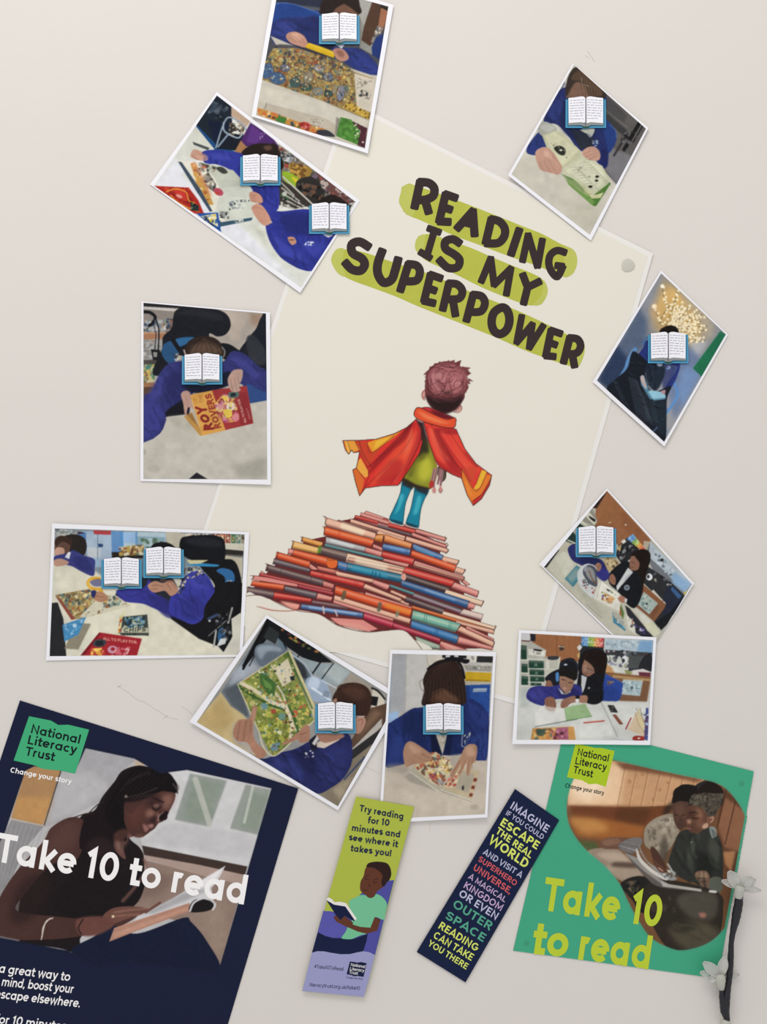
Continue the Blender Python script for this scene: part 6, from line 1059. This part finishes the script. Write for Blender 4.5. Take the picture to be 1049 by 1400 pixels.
# ---------------------------------------------------------------- the big laminated poster
pq = np.array([(475, 137), (893, 347), (717, 966), (243, 830)], float)
x, y = wall_xy(pq.mean(0))
poster = thing('laminated_poster', 'large cream laminated poster of a caped child standing on a mountain of books', 'poster', (x, -.0006, y))
PS = Sheet(pq, .0006, [(893, 347, .9, 60)])
sheet_mesh('laminate', PS, pq, lam_m, poster, t=.0003)
ctr = pq.mean(0); inner = np.array([(479, 145.5), (885.5, 350.5), (711.5, 957.5), (249.5, 826)], float)
paper_m = mat('poster_paper', 'e4e0d4', rough=.45, spec=.35, noise=.01, scale=14)
sheet_mesh('poster_paper', PS, inner, paper_m, poster, t=.0001, up=.00012)
print_mesh('book_pile_illustration', PS, PR['book_hill'], ink_m, poster, .00018, 1.0)
print_mesh('caped_child_illustration', PS, PR['caped_child'], ink_m, poster, .00024, 1.0)
# green brush strokes behind the heading
M_ = Frame(440, 230, .3622); hl_m = mat('lime_highlighter', 'b5b945', rough=.5, spec=.3, noise=.07, scale=60)
hl_l = mat('pale_lime_highlighter', 'bcc05c', rough=.5, spec=.3, noise=.06, scale=90)
def blob(pts, sm=True):
    P = catmull(M_(pts)) if sm else M_(pts); return P
def fillpoly(P):
    from mathutils.geometry import tessellate_polygon
    from mathutils import Vector
    T = tessellate_polygon([[Vector((p[0], p[1], 0)) for p in P]]); return list(P), [tuple(t) for t in T]
for a, b in (('300,95 302,72 318,66 330,58 352,66 420,88 520,125 640,172 760,220 830,248 900,285 945,305 962,330 962,365 950,395 925,412 900,405 820,372 700,330 600,292 500,255 420,218 370,196 330,180 310,165 302,150 292,128', None),
             ('362,262 380,252 420,250 470,270 560,300 640,335 720,368 800,400 838,425 852,455 848,485 830,512 800,518 770,515 700,490 600,448 520,408 460,380 400,352 372,330 352,300', 'p'),
             ('38,348 50,315 62,305 100,308 160,318 240,345 330,375 420,405 520,450 620,490 720,530 820,575 920,625 985,660 992,690 985,720 968,750 940,748 860,722 760,685 660,640 560,600 460,560 360,520 280,485 200,455 130,430 90,412 62,395 50,382', None)):
    flat_mesh('green_brush_stroke', PS, [fillpoly(blob(a))], hl_m, poster, .00018)
for a in ('292,128 298,95 306,72 325,60 345,66 352,85 350,170 325,178 308,160', '920,300 958,322 964,360 950,396 925,412 915,400', '352,300 360,264 385,250 392,262 385,300 378,330 368,325', '838,425 853,455 848,485 828,514 800,518 812,500 832,470', '36,350 48,315 66,303 84,308 78,360 90,408 60,396', '968,655 990,668 992,695 984,722 968,748 958,742'):
    flat_mesh('brush_stroke_end', PS, [fillpoly(blob(a))], hl_l, poster, .00021)
head_m = mat('dark_brown_ink', '3a2f30', rough=.5, spec=.08, noise=.03, scale=200)
# heading: each hand-drawn letter traced as fat round strokes; (letter, width, strokes) on the M_ grid
Z6 = Frame(440, 240, .1907); Z7 = Frame(620, 300, .1907)
HEAD = [
 ('R', Z6, 62, ['705,48 666,228', '705,48 768,55 806,92 800,146 752,172 706,178', '742,180 766,264']),
 ('E', Z6, 60, ['888,136 842,330', '888,136 962,162', '866,226 924,246', '842,330 914,334']),
 ('A', Z7, 60, ['140,-60 28,66', '140,-60 152,112', '88,24 148,38']),
 ('D', Z7, 60, ['272,0 232,168', '272,0 330,16 368,66 364,124 320,170 236,172']),
 ('I', Z7, 60, ['472,76 414,250']),
 ('N', Z7, 52, ['536,112 496,298', '536,112 602,338', '638,148 604,338']),
 ('G', Z7, 54, ['800,238 744,224 696,256 684,318 706,378 746,410 784,340', '784,338 740,332']),
 ('I', Z6, 52, ['768,380 844,408', '806,402 758,566', '708,550 778,592']),
 ('S', Z6, 60, ['988,486 940,458 888,474 888,526 950,566 988,606 972,658 905,662 844,606']),
 ('M', Z7, 52, ['268,280 200,446', '268,280 292,470', '412,352 292,470', '412,352 380,538']),
 ('Y', Z7, 56, ['498,398 532,488 618,446', '532,488 504,602']),
 ('S', Z6, 64, ['336,512 272,476 216,496 222,556 288,596 308,640 278,682 218,674 170,626']),
 ('U', Z6, 64, ['434,540 402,634 404,710 444,768 500,748 526,682 548,600']),
 ('P', Z6, 60, ['622,636 564,824', '622,636 680,646 704,690 680,752 594,760']),
 ('E', Z6, 58, ['780,712 734,900', '780,712 854,738', '758,806 812,826', '734,900 804,916']),
 ('R', Z6, 58, ['912,774 868,960', '912,774 972,782 1008,828 984,882 892,888', '940,892 958,1000']),
 ('P', Z7, 58, ['142,540 94,724', '142,540 202,552 226,602 196,660 112,664']),
 ('O', Z7, 62, ['350,632 388,658 402,722 384,788 338,822 292,800 274,736 292,668 350,632']),
 ('W', Z7, 50, ['490,694 454,884', '566,752 454,884', '566,752 544,922', '644,762 544,922']),
 ('E', Z7, 54, ['700,796 662,978', '700,796 770,820', '684,882 734,900', '662,978 724,984']),
 ('R', Z7, 56, ['834,850 790,1024', '834,850 890,860 912,908 884,958 812,966', '852,966 868,1052']),
]
for L, ZF, w, strokes in HEAD:
    parts = []
    for s in strokes:
        P = ZF(s); closed = np.hypot(*(P[0]-P[-1])) < .1
        if len(P) > 3: P = catmull(P[:-1], True, 5) if closed else catmull(P, False, 5)
        if closed: P = np.vstack([P, P[:1]])
        parts.append(ribbon(P, w*ZF.s, 2))
        if not closed:
            for e in P[1:-1] if len(P) == 3 else []: t = np.linspace(0, 2*math.pi, 17)[:-1]; parts.append(([e + w*ZF.s/2*np.array([math.cos(a), math.sin(a)]) for a in t], [tuple(range(16))]))
    if L in 'WMNY':   # fuller joins
        pass
    flat_mesh('heading_letter', PS, parts, head_m, poster, .00026)
# grey round tack behind the corner
tack_m = mat('grey_putty', 'c6c3b8', rough=.5, spec=.4, noise=.05, scale=500)
def dome(name, c, r, hgt, m, parent, S, base, n=28, rings=6):
    V = []; F = []
    for j in range(rings+1):
        a = j/rings*math.pi/2; rr = r*math.cos(a)
        for i in range(n):
            t = 2*math.pi*i/n; k = 1+.05*math.sin(3*t+1); V.append(S.pts([[c[0]+rr*k*math.cos(t), c[1]+rr*k*math.sin(t)]], base+hgt*math.sin(a))[0])
    for j in range(rings):
        for i in range(n): a = j*n+i; b = j*n+(i+1) % n; F.append((a, b, b+n, a+n)[::-1])
    return link(name, V, F, m, parent, True)
dome('putty_tack', (858.5, 363.5), 9.5, .0009, tack_m, poster, PS, .0001)

# ---------------------------------------------------------------- the photographs
P_ = {}
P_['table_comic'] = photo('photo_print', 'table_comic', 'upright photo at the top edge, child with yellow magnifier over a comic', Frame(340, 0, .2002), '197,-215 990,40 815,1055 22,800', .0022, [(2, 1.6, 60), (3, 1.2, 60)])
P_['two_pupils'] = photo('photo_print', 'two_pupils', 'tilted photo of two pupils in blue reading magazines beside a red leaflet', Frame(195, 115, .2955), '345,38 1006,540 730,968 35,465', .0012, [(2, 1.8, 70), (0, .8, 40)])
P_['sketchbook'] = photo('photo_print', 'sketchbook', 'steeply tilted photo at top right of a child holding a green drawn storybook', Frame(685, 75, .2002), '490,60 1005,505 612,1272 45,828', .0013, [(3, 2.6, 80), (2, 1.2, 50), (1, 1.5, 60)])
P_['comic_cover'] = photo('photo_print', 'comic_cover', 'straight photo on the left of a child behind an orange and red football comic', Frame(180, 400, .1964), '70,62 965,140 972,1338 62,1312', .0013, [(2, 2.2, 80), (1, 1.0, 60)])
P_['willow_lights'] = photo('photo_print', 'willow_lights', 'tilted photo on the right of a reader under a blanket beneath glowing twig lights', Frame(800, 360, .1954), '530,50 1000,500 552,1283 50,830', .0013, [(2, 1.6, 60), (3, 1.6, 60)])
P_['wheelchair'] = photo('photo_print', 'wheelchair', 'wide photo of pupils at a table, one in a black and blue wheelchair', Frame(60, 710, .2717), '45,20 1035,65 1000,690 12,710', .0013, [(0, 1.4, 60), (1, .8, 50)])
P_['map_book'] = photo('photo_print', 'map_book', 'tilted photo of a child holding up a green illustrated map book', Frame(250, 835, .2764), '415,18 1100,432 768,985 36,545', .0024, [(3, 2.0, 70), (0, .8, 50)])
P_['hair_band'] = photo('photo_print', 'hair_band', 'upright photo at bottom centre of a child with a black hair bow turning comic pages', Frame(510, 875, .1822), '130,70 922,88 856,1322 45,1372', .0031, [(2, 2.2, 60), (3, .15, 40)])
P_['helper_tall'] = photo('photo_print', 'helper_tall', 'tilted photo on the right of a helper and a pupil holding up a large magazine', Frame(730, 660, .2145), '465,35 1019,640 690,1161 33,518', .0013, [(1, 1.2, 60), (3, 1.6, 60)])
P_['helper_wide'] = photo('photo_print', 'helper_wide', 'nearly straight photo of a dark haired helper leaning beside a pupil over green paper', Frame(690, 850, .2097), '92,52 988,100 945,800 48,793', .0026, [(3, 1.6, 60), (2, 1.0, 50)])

# ---------------------------------------------------------------- navy poster
def mesh_text(S, parent, m, up, *rows, name='lettering'):
    for (fr, s, p0, p1, uv, w) in rows:
        a, b = fr([p0, p1]); lettering(name, S, s, a, b, np.array(uv)*fr.s, w, m, parent, up)
KC = .88
nq = np.array([(27.5, 957.5), (408, 1077.5), (273, 1530), (-118, 1395)], float); c = wall_xy(nq.mean(0))
navy = thing('reading_poster', 'dark navy poster with a photo of a woman reading, large white slogan across it', 'poster', (c[0], -.0008, c[1]))
NS = Sheet(nq, .0008, [(408, 1077, .8, 60)])
navy_m = mat('navy_print', '161c36', rough=.4, spec=.1, noise=.03, scale=30)
sheet_mesh('poster_sheet', NS, nq, navy_m, navy)
print_mesh('poster_picture', NS, PR['woman_reading'], ink_m, navy, 5e-5, KC)
NF = Frame(0, 940, .3908); N1 = Frame(0, 950, .2002); N2 = Frame(0, 1100, .3337)
grn_m = mat('logo_green', '35a36f', rough=.45, spec=.35, noise=.02, scale=60)
flat_mesh('logo_panel', NS, [fillpoly(N1('200,145 350,175 400,205 470,203 610,237 515,538 410,515 325,508 290,503 230,478 95,447'))], grn_m, navy, .00010)['label'] = 'green book-shaped logo panel'
ink_d = mat('black_lettering', '141d22', rough=.5, spec=.08, noise=.02, scale=200); wht = mat('white_lettering', 'eceaea', rough=.5, noise=.02, scale=200)
mesh_text(NS, navy, ink_d, .00014, (N1, 'National', (205, 258), (548, 334), (14, -60), 12.5), (N1, 'Literacy', (182, 332), (522, 402), (14, -60), 12.5), (N1, 'Trust', (168, 410), (372, 452), (14, -60), 12.5))
mesh_text(NS, navy, wht, .00014, (N1, 'Change your story', (68, 527), (488, 607), (8, -35), 12),
 (NF, 'Take 10 to read', (-22, 606), (862, 760), (17, -100), 13.3),
 (N2, 'a great way to', (-6, 686), (286, 722), (9, -36), 11), (N2, 'r mind, boost your', (-20, 738), (300, 772), (9, -36), 11), (N2, 'escape elsewhere.', (-22, 790), (328, 830), (9, -36), 11), (N2, 'for 10 minutes', (-22, 893), (270, 925), (9, -36), 11))

# ---------------------------------------------------------------- green poster
Q_ = Frame(700, 1010, .3327); Q2 = Frame(760, 1010, .2755)
gq = Q_('222,-62 993,133 848,984 5,870'); c = wall_xy(gq.mean(0))
green = thing('reading_poster', 'bright green poster of two children reading, yellow slogan, lower right', 'poster', (c[0], -.0008, c[1]))
GS = Sheet(gq, .0008, [(gq[1][0], gq[1][1], .8, 40)])
sheet_mesh('poster_sheet', GS, gq, mat('green_print', '3f9e7c', rough=.4, spec=.12, noise=.025, scale=25), green)
print_mesh('poster_picture', GS, PR['children_reading'], ink_m, green, 5e-5, KC)
yel = mat('yellow_green_ink', 'b2c32b', rough=.45, spec=.35, noise=.02, scale=60); ylg = mat('logo_lime', 'a3bd12', rough=.45, spec=.35, noise=.02, scale=60)
flat_mesh('logo_panel', GS, [fillpoly(Q2('98,22 170,38 195,45 228,45 292,60 248,237 200,222 165,225 130,205 55,190'))], ylg, green, .00012)['label'] = 'yellow-green book-shaped logo panel'
mesh_text(GS, green, ink_d, .00016, (Q2, 'National', (103, 80), (262, 114), (7, -36), 12), (Q2, 'Literacy', (92, 124), (250, 158), (7, -36), 12), (Q2, 'Trust', (84, 168), (182, 192), (7, -36), 12), (Q2, 'Change your story', (44, 240), (238, 278), (4, -21), 12))
mesh_text(GS, green, yel, .00016, (Q_, 'Take', (118, 702), (440, 750), (20, -136), 14.5), (Q_, '10', (484, 757), (612, 775), (20, -130), 14.5), (Q_, 'to', (76, 882), (228, 898), (20, -134), 14.5), (Q_, 'read', (262, 904), (570, 948), (20, -134), 14.5), name='slogan_lettering')
for cx, cy in ((943, 183), (60, 838)):
    o = Q_([(cx, cy)])[0]; dome('fixing_bump', o, 4, .0003, mat('green_print_bump', '389070', rough=.4), green, GS, .0)

# ---------------------------------------------------------------- bookmarks
O_ = Frame(400, 1080, .2071); oq = O_('420,38 803,105 472,1357 65,1318'); c = wall_xy(oq.mean(0))
bm1 = thing('bookmark', 'lime and lilac bookmark with a drawn child reading in an armchair', 'bookmark', (c[0], -.0044, c[1]))
OS = Sheet(oq, .0044)
mt = lambda n, h: mat(n, h, rough=.45, spec=.1, noise=.02, scale=80)
sheet_mesh('card', OS, oq, mt('lime_card', 'a4b044'), bm1, t=.0005)
def art(S, parent, fr, up, name, m, pts, sm=False):
    P = fr(pts); P = catmull(P) if sm else P; return flat_mesh(name, S, [fillpoly(P)], m, parent, up)
art(OS, bm1, O_, .00006, 'armchair_artwork', mt('violet_print', '4a4a94'), '205,790 255,792 370,820 440,690 460,670 560,600 620,592 671,587 545,1080 470,1075 130,1065')
art(OS, bm1, O_, .00008, 'armchair_shade_artwork', mt('violet_light_print', '5453a0'), '205,790 255,792 330,860 360,900 340,960 250,970 170,932')
art(OS, bm1, O_, .00011, 'trousers_artwork', mt('navy_artwork', '141c3c'), '170,930 220,955 270,968 330,970 400,975 460,955 497,940 490,985 462,1075 400,1082 300,1075 200,1060 130,1065')
art(OS, bm1, O_, .00013, 'lilac_panel', mt('lilac_print', '9393bd'), '130,1065 165,1055 210,1056 260,1066 320,1075 380,1074 430,1062 470,1055 510,1062 545,1080 472,1356 66,1317')
art(OS, bm1, O_, .00014, 'shirt_artwork', mt('mint_print', '6db58e'), '372,735 420,700 460,684 500,690 560,680 605,710 625,750 615,800 603,848 545,832 525,900 495,938 450,950 400,972 370,976 325,968 350,930 372,880 400,830', True)
art(OS, bm1, O_, .00018, 'skin_artwork', mt('brown_skin_print', '5c3526'), '490,500 470,560 450,600 448,650 465,672 485,684 495,698 515,705 540,695 560,660 600,630 625,590 640,540 620,500 560,485', True)
art(OS, bm1, O_, .00018, 'arm_artwork', mt('brown_skin_print', ''), '543,830 582,845 560,920 490,940 430,925 385,905 350,890 290,860 272,830 290,820 320,850 340,820 380,850 400,865 400,880 450,895 515,900')
art(OS, bm1, O_, .00021, 'hair_artwork', mt('dark_hair_print', '2c1b1a'), '490,500 500,478 530,468 570,466 620,475 645,505 652,550 640,585 625,600 605,628 590,620 588,590 595,560 580,535 560,520 530,505', True)
book_m = mt('navy_artwork', ''); art(OS, bm1, O_, .00021, 'book_artwork', book_m, '225,718 270,745 350,758 418,845 410,858 375,840 345,822 318,850 290,820')
art(OS, bm1, O_, .00024, 'book_pages_artwork', mt('white_page_print', 'dcd8d4'), '222,715 240,700 262,712 280,732 310,728 355,738 425,840 415,855 350,760 275,748')
flat_mesh('face_artwork', OS, [ribbon(catmull(O_(p), False), w*.2071, 1) for p, w in (('478,575 490,582 505,580', 4), ('530,598 545,604 560,598', 4), ('482,568 492,556 508,558', 3), ('536,590 550,578 566,582', 3), ('468,650 480,655 495,652', 3.5), ('508,610 504,625 515,628', 3))], mt('dark_hair_print', ''), bm1, .00024)
txt_m = mat('navy_lettering', '16203c', rough=.5, noise=.02, scale=200)
mesh_text(OS, bm1, txt_m, .0001, (O_, 'Try reading', (440, 133), (733, 190), (6, -43), 14.5), (O_, 'for 10', (496, 212), (640, 232), (6, -43), 14.5), (O_, 'minutes and', (388, 262), (712, 308), (6, -43), 14.5), (O_, 'see where it', (370, 324), (695, 372), (6, -43), 14.5), (O_, 'takes you!', (382, 396), (652, 432), (6, -43), 14.5))
mesh_text(OS, bm1, txt_m, .0002, (O_, '#Take10ToRead', (145, 1166), (337, 1184), (3, -24), 9), (O_, 'literacytrust.org.uk/take10', (113, 1286), (446, 1310), (3, -24), 9), (O_, 'Change your story', (352, 1232), (464, 1243), (2, -13), 9))
art(OS, bm1, O_, .0002, 'logo_panel', mt('navy_artwork', ''), '380,1122 412,1126 428,1130 455,1126 490,1134 470,1224 432,1218 408,1220 395,1214 358,1206')
mesh_text(OS, bm1, wht, .00024, (O_, 'National', (384, 1152), (480, 1166), (3, -20), 9), (O_, 'Literacy', (378, 1178), (474, 1192), (3, -20), 9), (O_, 'Trust', (374, 1202), (432, 1210), (3, -20), 9))

B_ = Frame(560, 1070, .205); bq = B_('703,40 997,247 373,1328 48,1125'); c = wall_xy(bq.mean(0))
bm2 = thing('bookmark', 'navy bookmark with stacked coloured capital letters, tilted over the green poster edge', 'bookmark', (c[0], -.0020, c[1]))
BS = Sheet(bq, .0020)
sheet_mesh('card', BS, bq, mt('navy_card', '141e3c'), bm2, t=.0005)
lil = mat('lilac_lettering', 'b4b4d0', rough=.5, noise=.02, scale=200); lim = mat('lime_lettering', 'cdd865', rough=.5, noise=.02, scale=200); cor = mat('coral_lettering', 'c8565a', rough=.5, noise=.02, scale=200); tea = mat('green_lettering', '4c9a80', rough=.5, noise=.02, scale=200); pnk = mat('pink_lettering', 'b89cc0', rough=.5, noise=.02, scale=200)
for s, p0, p1, cap, w, m in (('IMAGINE', (664,164), (914,334), 52, 13, lil), ('IF YOU COULD', (637,208), (885,378), 34, 11, lil), ('ESCAPE', (596,275), (848,446), 56, 14, lim), ('THE REAL', (570,330), (805,504), 47, 14, lim), ('WORLD', (522,393), (775,572), 62, 14, lim), ('AND VISIT A', (485,470), (742,634), 40, 11.5, lil),
  ('SUPERHERO', (452,516), (705,688), 38, 12, cor), ('UNIVERSE,', (418,574), (668,742), 44, 12.5, cor), ('A MAGICAL', (388,632), (634,796), 38, 12, pnk), ('KINGDOM', (354,692), (610,856), 46, 12, pnk), ('OR EVEN', (322,748), (578,914), 50, 12.5, lil), ('OUTER', (280,820), (536,985), 58, 12.5, tea), ('SPACE', (230,896), (492,1062), 56, 13, tea), ('READING', (186,962), (446,1124), 50, 13, lim), ('CAN TAKE', (152,1026), (412,1186), 48, 12.5, lim), ('YOU THERE', (118,1078), (378,1244), 42, 12.5, lim)):
    mesh_text(BS, bm2, m, .00006, (B_, s, p0, p1, (cap*.50, -cap*.866), w))

KC = 1.0
# ---------------------------------------------------------------- open-book emojis overlaid digitally to hide the faces, built as thin stickers
cov = mat('blue_book_cover', '2f7da3', rough=.4, spec=.35, noise=.04, scale=300); cov2 = mat('blue_cover_edge', '4f9cc0', rough=.4, spec=.35); cov3 = mat('deep_blue_cover', '1d5f80', rough=.4)
pgm = mat('white_page', 'f1f1f8', rough=.5, spec=.3); pge = mat('grey_page_edges', '8c918f', rough=.6); spn = mat('dark_green_spine', '23503f', rough=.5); gut = mat('grey_gutter', '77767c', rough=.6); txl = mat('grey_text_lines', 'a9a9b4', rough=.6)
K0 = Frame(0, 0, 1/15.0)   # local grid of an sticker, centre at (540, 480)
def make_emoji(label, cx, cy, base, k=1.0):
    x, y = wall_xy((cx, cy)); t = thing('open_book_emoji', label, 'emoji', (x, -base, y), 'open book emojis over the faces')
    class F_:
        s = k/15.
        def __call__(self, p): return (Frame(0, 0, 1)(p) - np.array([540, 478]))*self.s + np.array([cx, cy])
    F = F_(); S = Sheet(F('120,200 960,200 960,800 120,800'), base)
    def slab(name, m, pts, z0, z1, sm=False):
        P = F(pts); P = catmull(P, True, 4) if sm else P; v, f = fillpoly(P); n = len(v); V = np.vstack([S.pts(v, z1), S.pts(v, z0)]); a = np.array(v)
        ccw = sum(a[i][0]*a[(i+1) % n][1]-a[(i+1) % n][0]*a[i][1] for i in range(n)) < 0; Fc = []
        for g in f:
            q = [v[j] for j in g]; ar = (q[1][0]-q[0][0])*(q[2][1]-q[0][1])-(q[2][0]-q[0][0])*(q[1][1]-q[0][1]); Fc.append(g if ar < 0 else g[::-1])
        Fc += [((i+1) % n, i, n+i, n+(i+1) % n) if ccw else (i, (i+1) % n, n+(i+1) % n, n+i) for i in range(n)]
        return link(name, V, Fc, m, t)
    slab('cover', cov, '128,210 950,210 955,795 620,795 590,808 540,814 490,808 460,795 125,795', 0, .0004)
    flat_mesh('cover_edge', S, [ribbon(F('144,212 140,776 460,776'), 22*F.s), ribbon(F('938,212 944,776 620,776'), 22*F.s)], cov2, t, .00046)
    flat_mesh('cover_shadow_band', S, [ribbon(F('176,742 400,750 520,770 560,770 700,750 905,742'), 26*F.s)], cov3, t, .00048)
    slab('page_edges', pge, '182,690 430,676 520,700 540,760 560,700 640,676 900,690 902,742 640,735 580,762 500,762 440,735 186,742', .0004, .0007)
    slab('spine', spn, '470,748 520,770 560,770 610,748 600,790 540,805 480,790', .0004, .00062)
    slab('gutter', gut, '520,175 556,175 560,720 545,745 535,745 518,720', .0004, .0009)
    for sx, g in ((1, '184,186 300,175 430,155 480,153 515,170 528,200 528,680 500,690 440,680 300,688 190,700'), (-1, '552,200 560,170 600,155 650,153 780,175 893,186 893,700 780,690 650,680 590,690 556,705')):
        pgo = slab('page', pgm, g, .0007, .0011)
        rows = []
        for j in range(8):
            y = 232+j*53; rng = random.Random(j*7+sx); x0, x1 = (215, 505) if sx > 0 else (568, 870)
            if j == 7: x0, x1 = (x0, x1-(90 if sx < 0 else 0))
            x = x0
            while x < x1 - 20:
                L = rng.uniform(30, 95); e = min(x+L, x1); dy = lambda q: (-18*(q-x0)/(x1-x0) if sx > 0 else -14+22*(q-x0)/(x1-x0)) if j < 7 else 0
                rows.append(ribbon(F([(x, y+dy(x)+(10 if sx > 0 else 0)), (e, y+dy(e)+(10 if sx > 0 else 0))]), 13*F.s)); x = e + rng.uniform(9, 26)
        tl_ = flat_mesh('text_lines', S, rows, txl, pgo, .00114); tl_.parent = pgo; tl_.matrix_parent_inverse = parent_inv(t) ; tl_.matrix_parent_inverse = (pgo.matrix_parent_inverse).copy() if False else tl_.matrix_parent_inverse
        from mathutils import Matrix
        tl_.matrix_parent_inverse = Matrix.Identity(4)
    return t
for lab, cx, cy, b in (
 ('white open-book sticker over the face in the topmost photo', 464.2, 41, .0034),
 ('open-book sticker over the left pupil of the magazine photo', 356.5, 233.5, .0026),
 ('open-book sticker overhanging the right corner of the magazine photo', 450.5, 299.5, .0026),
 ('open-book sticker in the photo with the green drawn storybook', 800.5, 155, .0026),
 ('open-book sticker in the photo with the orange and red football comic', 277, 505, .0026),
 ('open-book sticker beneath the glowing twig lights', 913, 476, .0026),
 ('open-book sticker at the left beside the yellow magnifier in the wheelchair photo', 167, 783.5, .0026),
 ('open-book sticker next to the black headrest in the wheelchair photo', 224.5, 769, .0028),
 ('open-book sticker beside the green illustrated map book', 459, 980.5, .0036),
 ('open-book sticker above the shirt of the child with the hair bow', 606, 982, .0044),
 ('open-book sticker in the photo of the helper with a large magazine', 814.5, 740.5, .0026)):
    make_emoji(lab, cx, cy, b, 1.0)

# ---------------------------------------------------------------- twig light with clear flower lamps
R_ = Frame(950, 1170, .1642)
c = wall_xy(R_('330,700')[0]); c0 = (c[0], -.012, c[1])
twig = thing('flower_twig_light', 'black wrapped stem with clear plastic flowers running down the right edge', 'light', c0)
blk = mat('black_tape', '1c1c24', rough=.45, spec=.4, noise=.15, scale=300, bump=.5, bscale=250)
clr = mat('clear_plastic', 'dcdcd6', rough=.2, spec=.5, trans=.25, noise=.02, scale=100); clr.node_tree.nodes['Principled BSDF'].inputs['Alpha'].default_value = .68
rimm = mat('frosted_plastic_rim', 'c2c2bc', rough=.3, spec=.5, noise=.02, scale=100)
hubm = mat('milky_plastic', 'b6b6ad', rough=.35, spec=.5, noise=.06, scale=400)
def at3(p, z): x, y = wall_xy(p); f = (DIST-z)/DIST; return np.array([x*f, -z, 1.45+(y-1.45)*f])
def tube(name, pts, m, parent, n=14, flat=1.0):
    """pts: (grid x, grid y, height over wall in m, radius in grid units)"""
    A = [(R_([(p[0], p[1])])[0], p[2], p[3]*R_.s*U) for p in pts]; P = np.array([at3(a, z) for a, z, r in A]); r = [a[2] for a in A]
    # smooth resample
    Q = catmull(np.hstack([P, np.array(r)[:, None]]), False, 5); V = []; F = []
    for i, q in enumerate(Q):
        d = Q[min(i+1, len(Q)-1), :3]-Q[max(i-1, 0), :3]; d /= np.linalg.norm(d); s = np.cross(d, [0, -1, 0]); s /= np.linalg.norm(s); u = np.cross(s, d)
        for k in range(n):
            t = 2*math.pi*k/n; V.append(q[:3] + (s*math.cos(t) + u*flat*math.sin(t))*q[3]*(1+.04*math.sin(i*1.7+k)))
    for i in range(len(Q)-1):
        for k in range(n): a = i*n+k; b = i*n+(k+1) % n; F.append((a, b, b+n, a+n))
    F.append(tuple(range(n))[::-1]); F.append(tuple(range((len(Q)-1)*n, len(Q)*n)))
    return link(name, V, F, m, parent, True)
tube('stem', [(370,322,.010,33),(366,400,.010,36),(352,470,.010,38),(340,540,.0105,34),(322,620,.010,26),(306,720,.0095,22),(302,820,.009,25),(296,920,.009,27),(288,1020,.009,25),(276,1110,.0095,26),(268,1190,.011,28),(268,1260,.011,24),(270,1320,.010,16)], blk, twig)
tube('stem', [(226,1112,.009,20),(232,1180,.009,28),(248,1240,.010,38),(252,1290,.010,38),(262,1330,.010,30),(272,1372,.010,24)], blk, twig)
def petal(hub, tip, w, z0, z1, parent, curl=.3):
    """hollow leaf-shaped loop of clear plastic from hub to tip (grid units)"""
    a, b = R_([hub, tip]); d = b-a; L = np.hypot(*d); d = d/L; nrm = np.array([-d[1], d[0]]); w = w*1.25*R_.s/2
    V = []; F = []; n = 12
    for i in range(n+1):
        t = i/n; ww = w*(math.sin(math.pi*min(t*.93+.07, 1))**.6 if t < .97 else .25); c_ = a + d*L*t; z = z0 + (z1-z0)*t + .001*math.sin(math.pi*t)
        for j in range(5):
            s = (j-2)/2; V.append(at3(c_ + nrm*ww*s, z - .0009*(1-s*s)))
    for i in range(n):
        for j in range(4): k = i*5+j; F.append((k, k+1, k+6, k+5))
    m0 = len(V); V += [v + np.array([0, .0004, 0]) for v in V[:m0]]; F += [tuple(m0+k for k in f[::-1]) for f in F[:]]
    o = link('petal', V, F, clr, parent, True)
    E = [V[i*5] for i in range(n+1)] + [V[i*5+4] for i in range(n, -1, -1)]; E = np.array(E + [E[0]]); rr = .00045; RV = []; RF = []
    for i, p in enumerate(E):
        dd = E[min(i+1, len(E)-1)]-E[max(i-1, 0)]; dd /= np.linalg.norm(dd)+1e-12; s = np.cross(dd, [0, -1, 0]); s /= np.linalg.norm(s)+1e-12; u = np.cross(s, dd)
        for k in range(6): t = math.pi*k/3; RV.append(p + (s*math.cos(t)+u*math.sin(t))*rr)
    for i in range(len(E)-1):
        for k in range(6): q = i*6+k; q2 = i*6+(k+1) % 6; RF.append((q, q2, q2+6, q+6))
    from mathutils import Matrix
    r_ = link('petal_rim', RV, RF, rimm, o, True); r_.matrix_parent_inverse = Matrix.Identity(4)
tube('flower_cup', [(362,345,.011,34),(368,310,.012,40),(376,275,.0125,44),(382,248,.0125,36)], hubm, twig)
for h, tp, w, z0, z1 in (((372,262),(285,130),78,.013,.017), ((365,255),(228,208),46,.012,.014), ((388,256),(478,176),74,.013,.018), ((400,258),(508,196),62,.014,.016), ((395,268),(552,290),42,.012,.012)): petal(h, tp, w, z0, z1, twig)
tube('flower_cup', [(228,1112,.009,22),(218,1070,.010,38),(212,1020,.0105,46),(208,985,.0105,36)], hubm, twig)
for h, tp, w, z0, z1 in (((212,1000),(75,888),70,.011,.015), ((205,1010),(48,972),56,.010,.012), ((220,990),(252,842),66,.011,.014), ((180,1015),(118,1036),42,.012,.012), ((240,1000),(372,992),46,.004,.004)): petal(h, tp, w, z0, z1, twig)
tube('flower_cup', [(268,1366,.010,28),(262,1390,.010,46),(256,1430,.010,56)], hubm, twig)
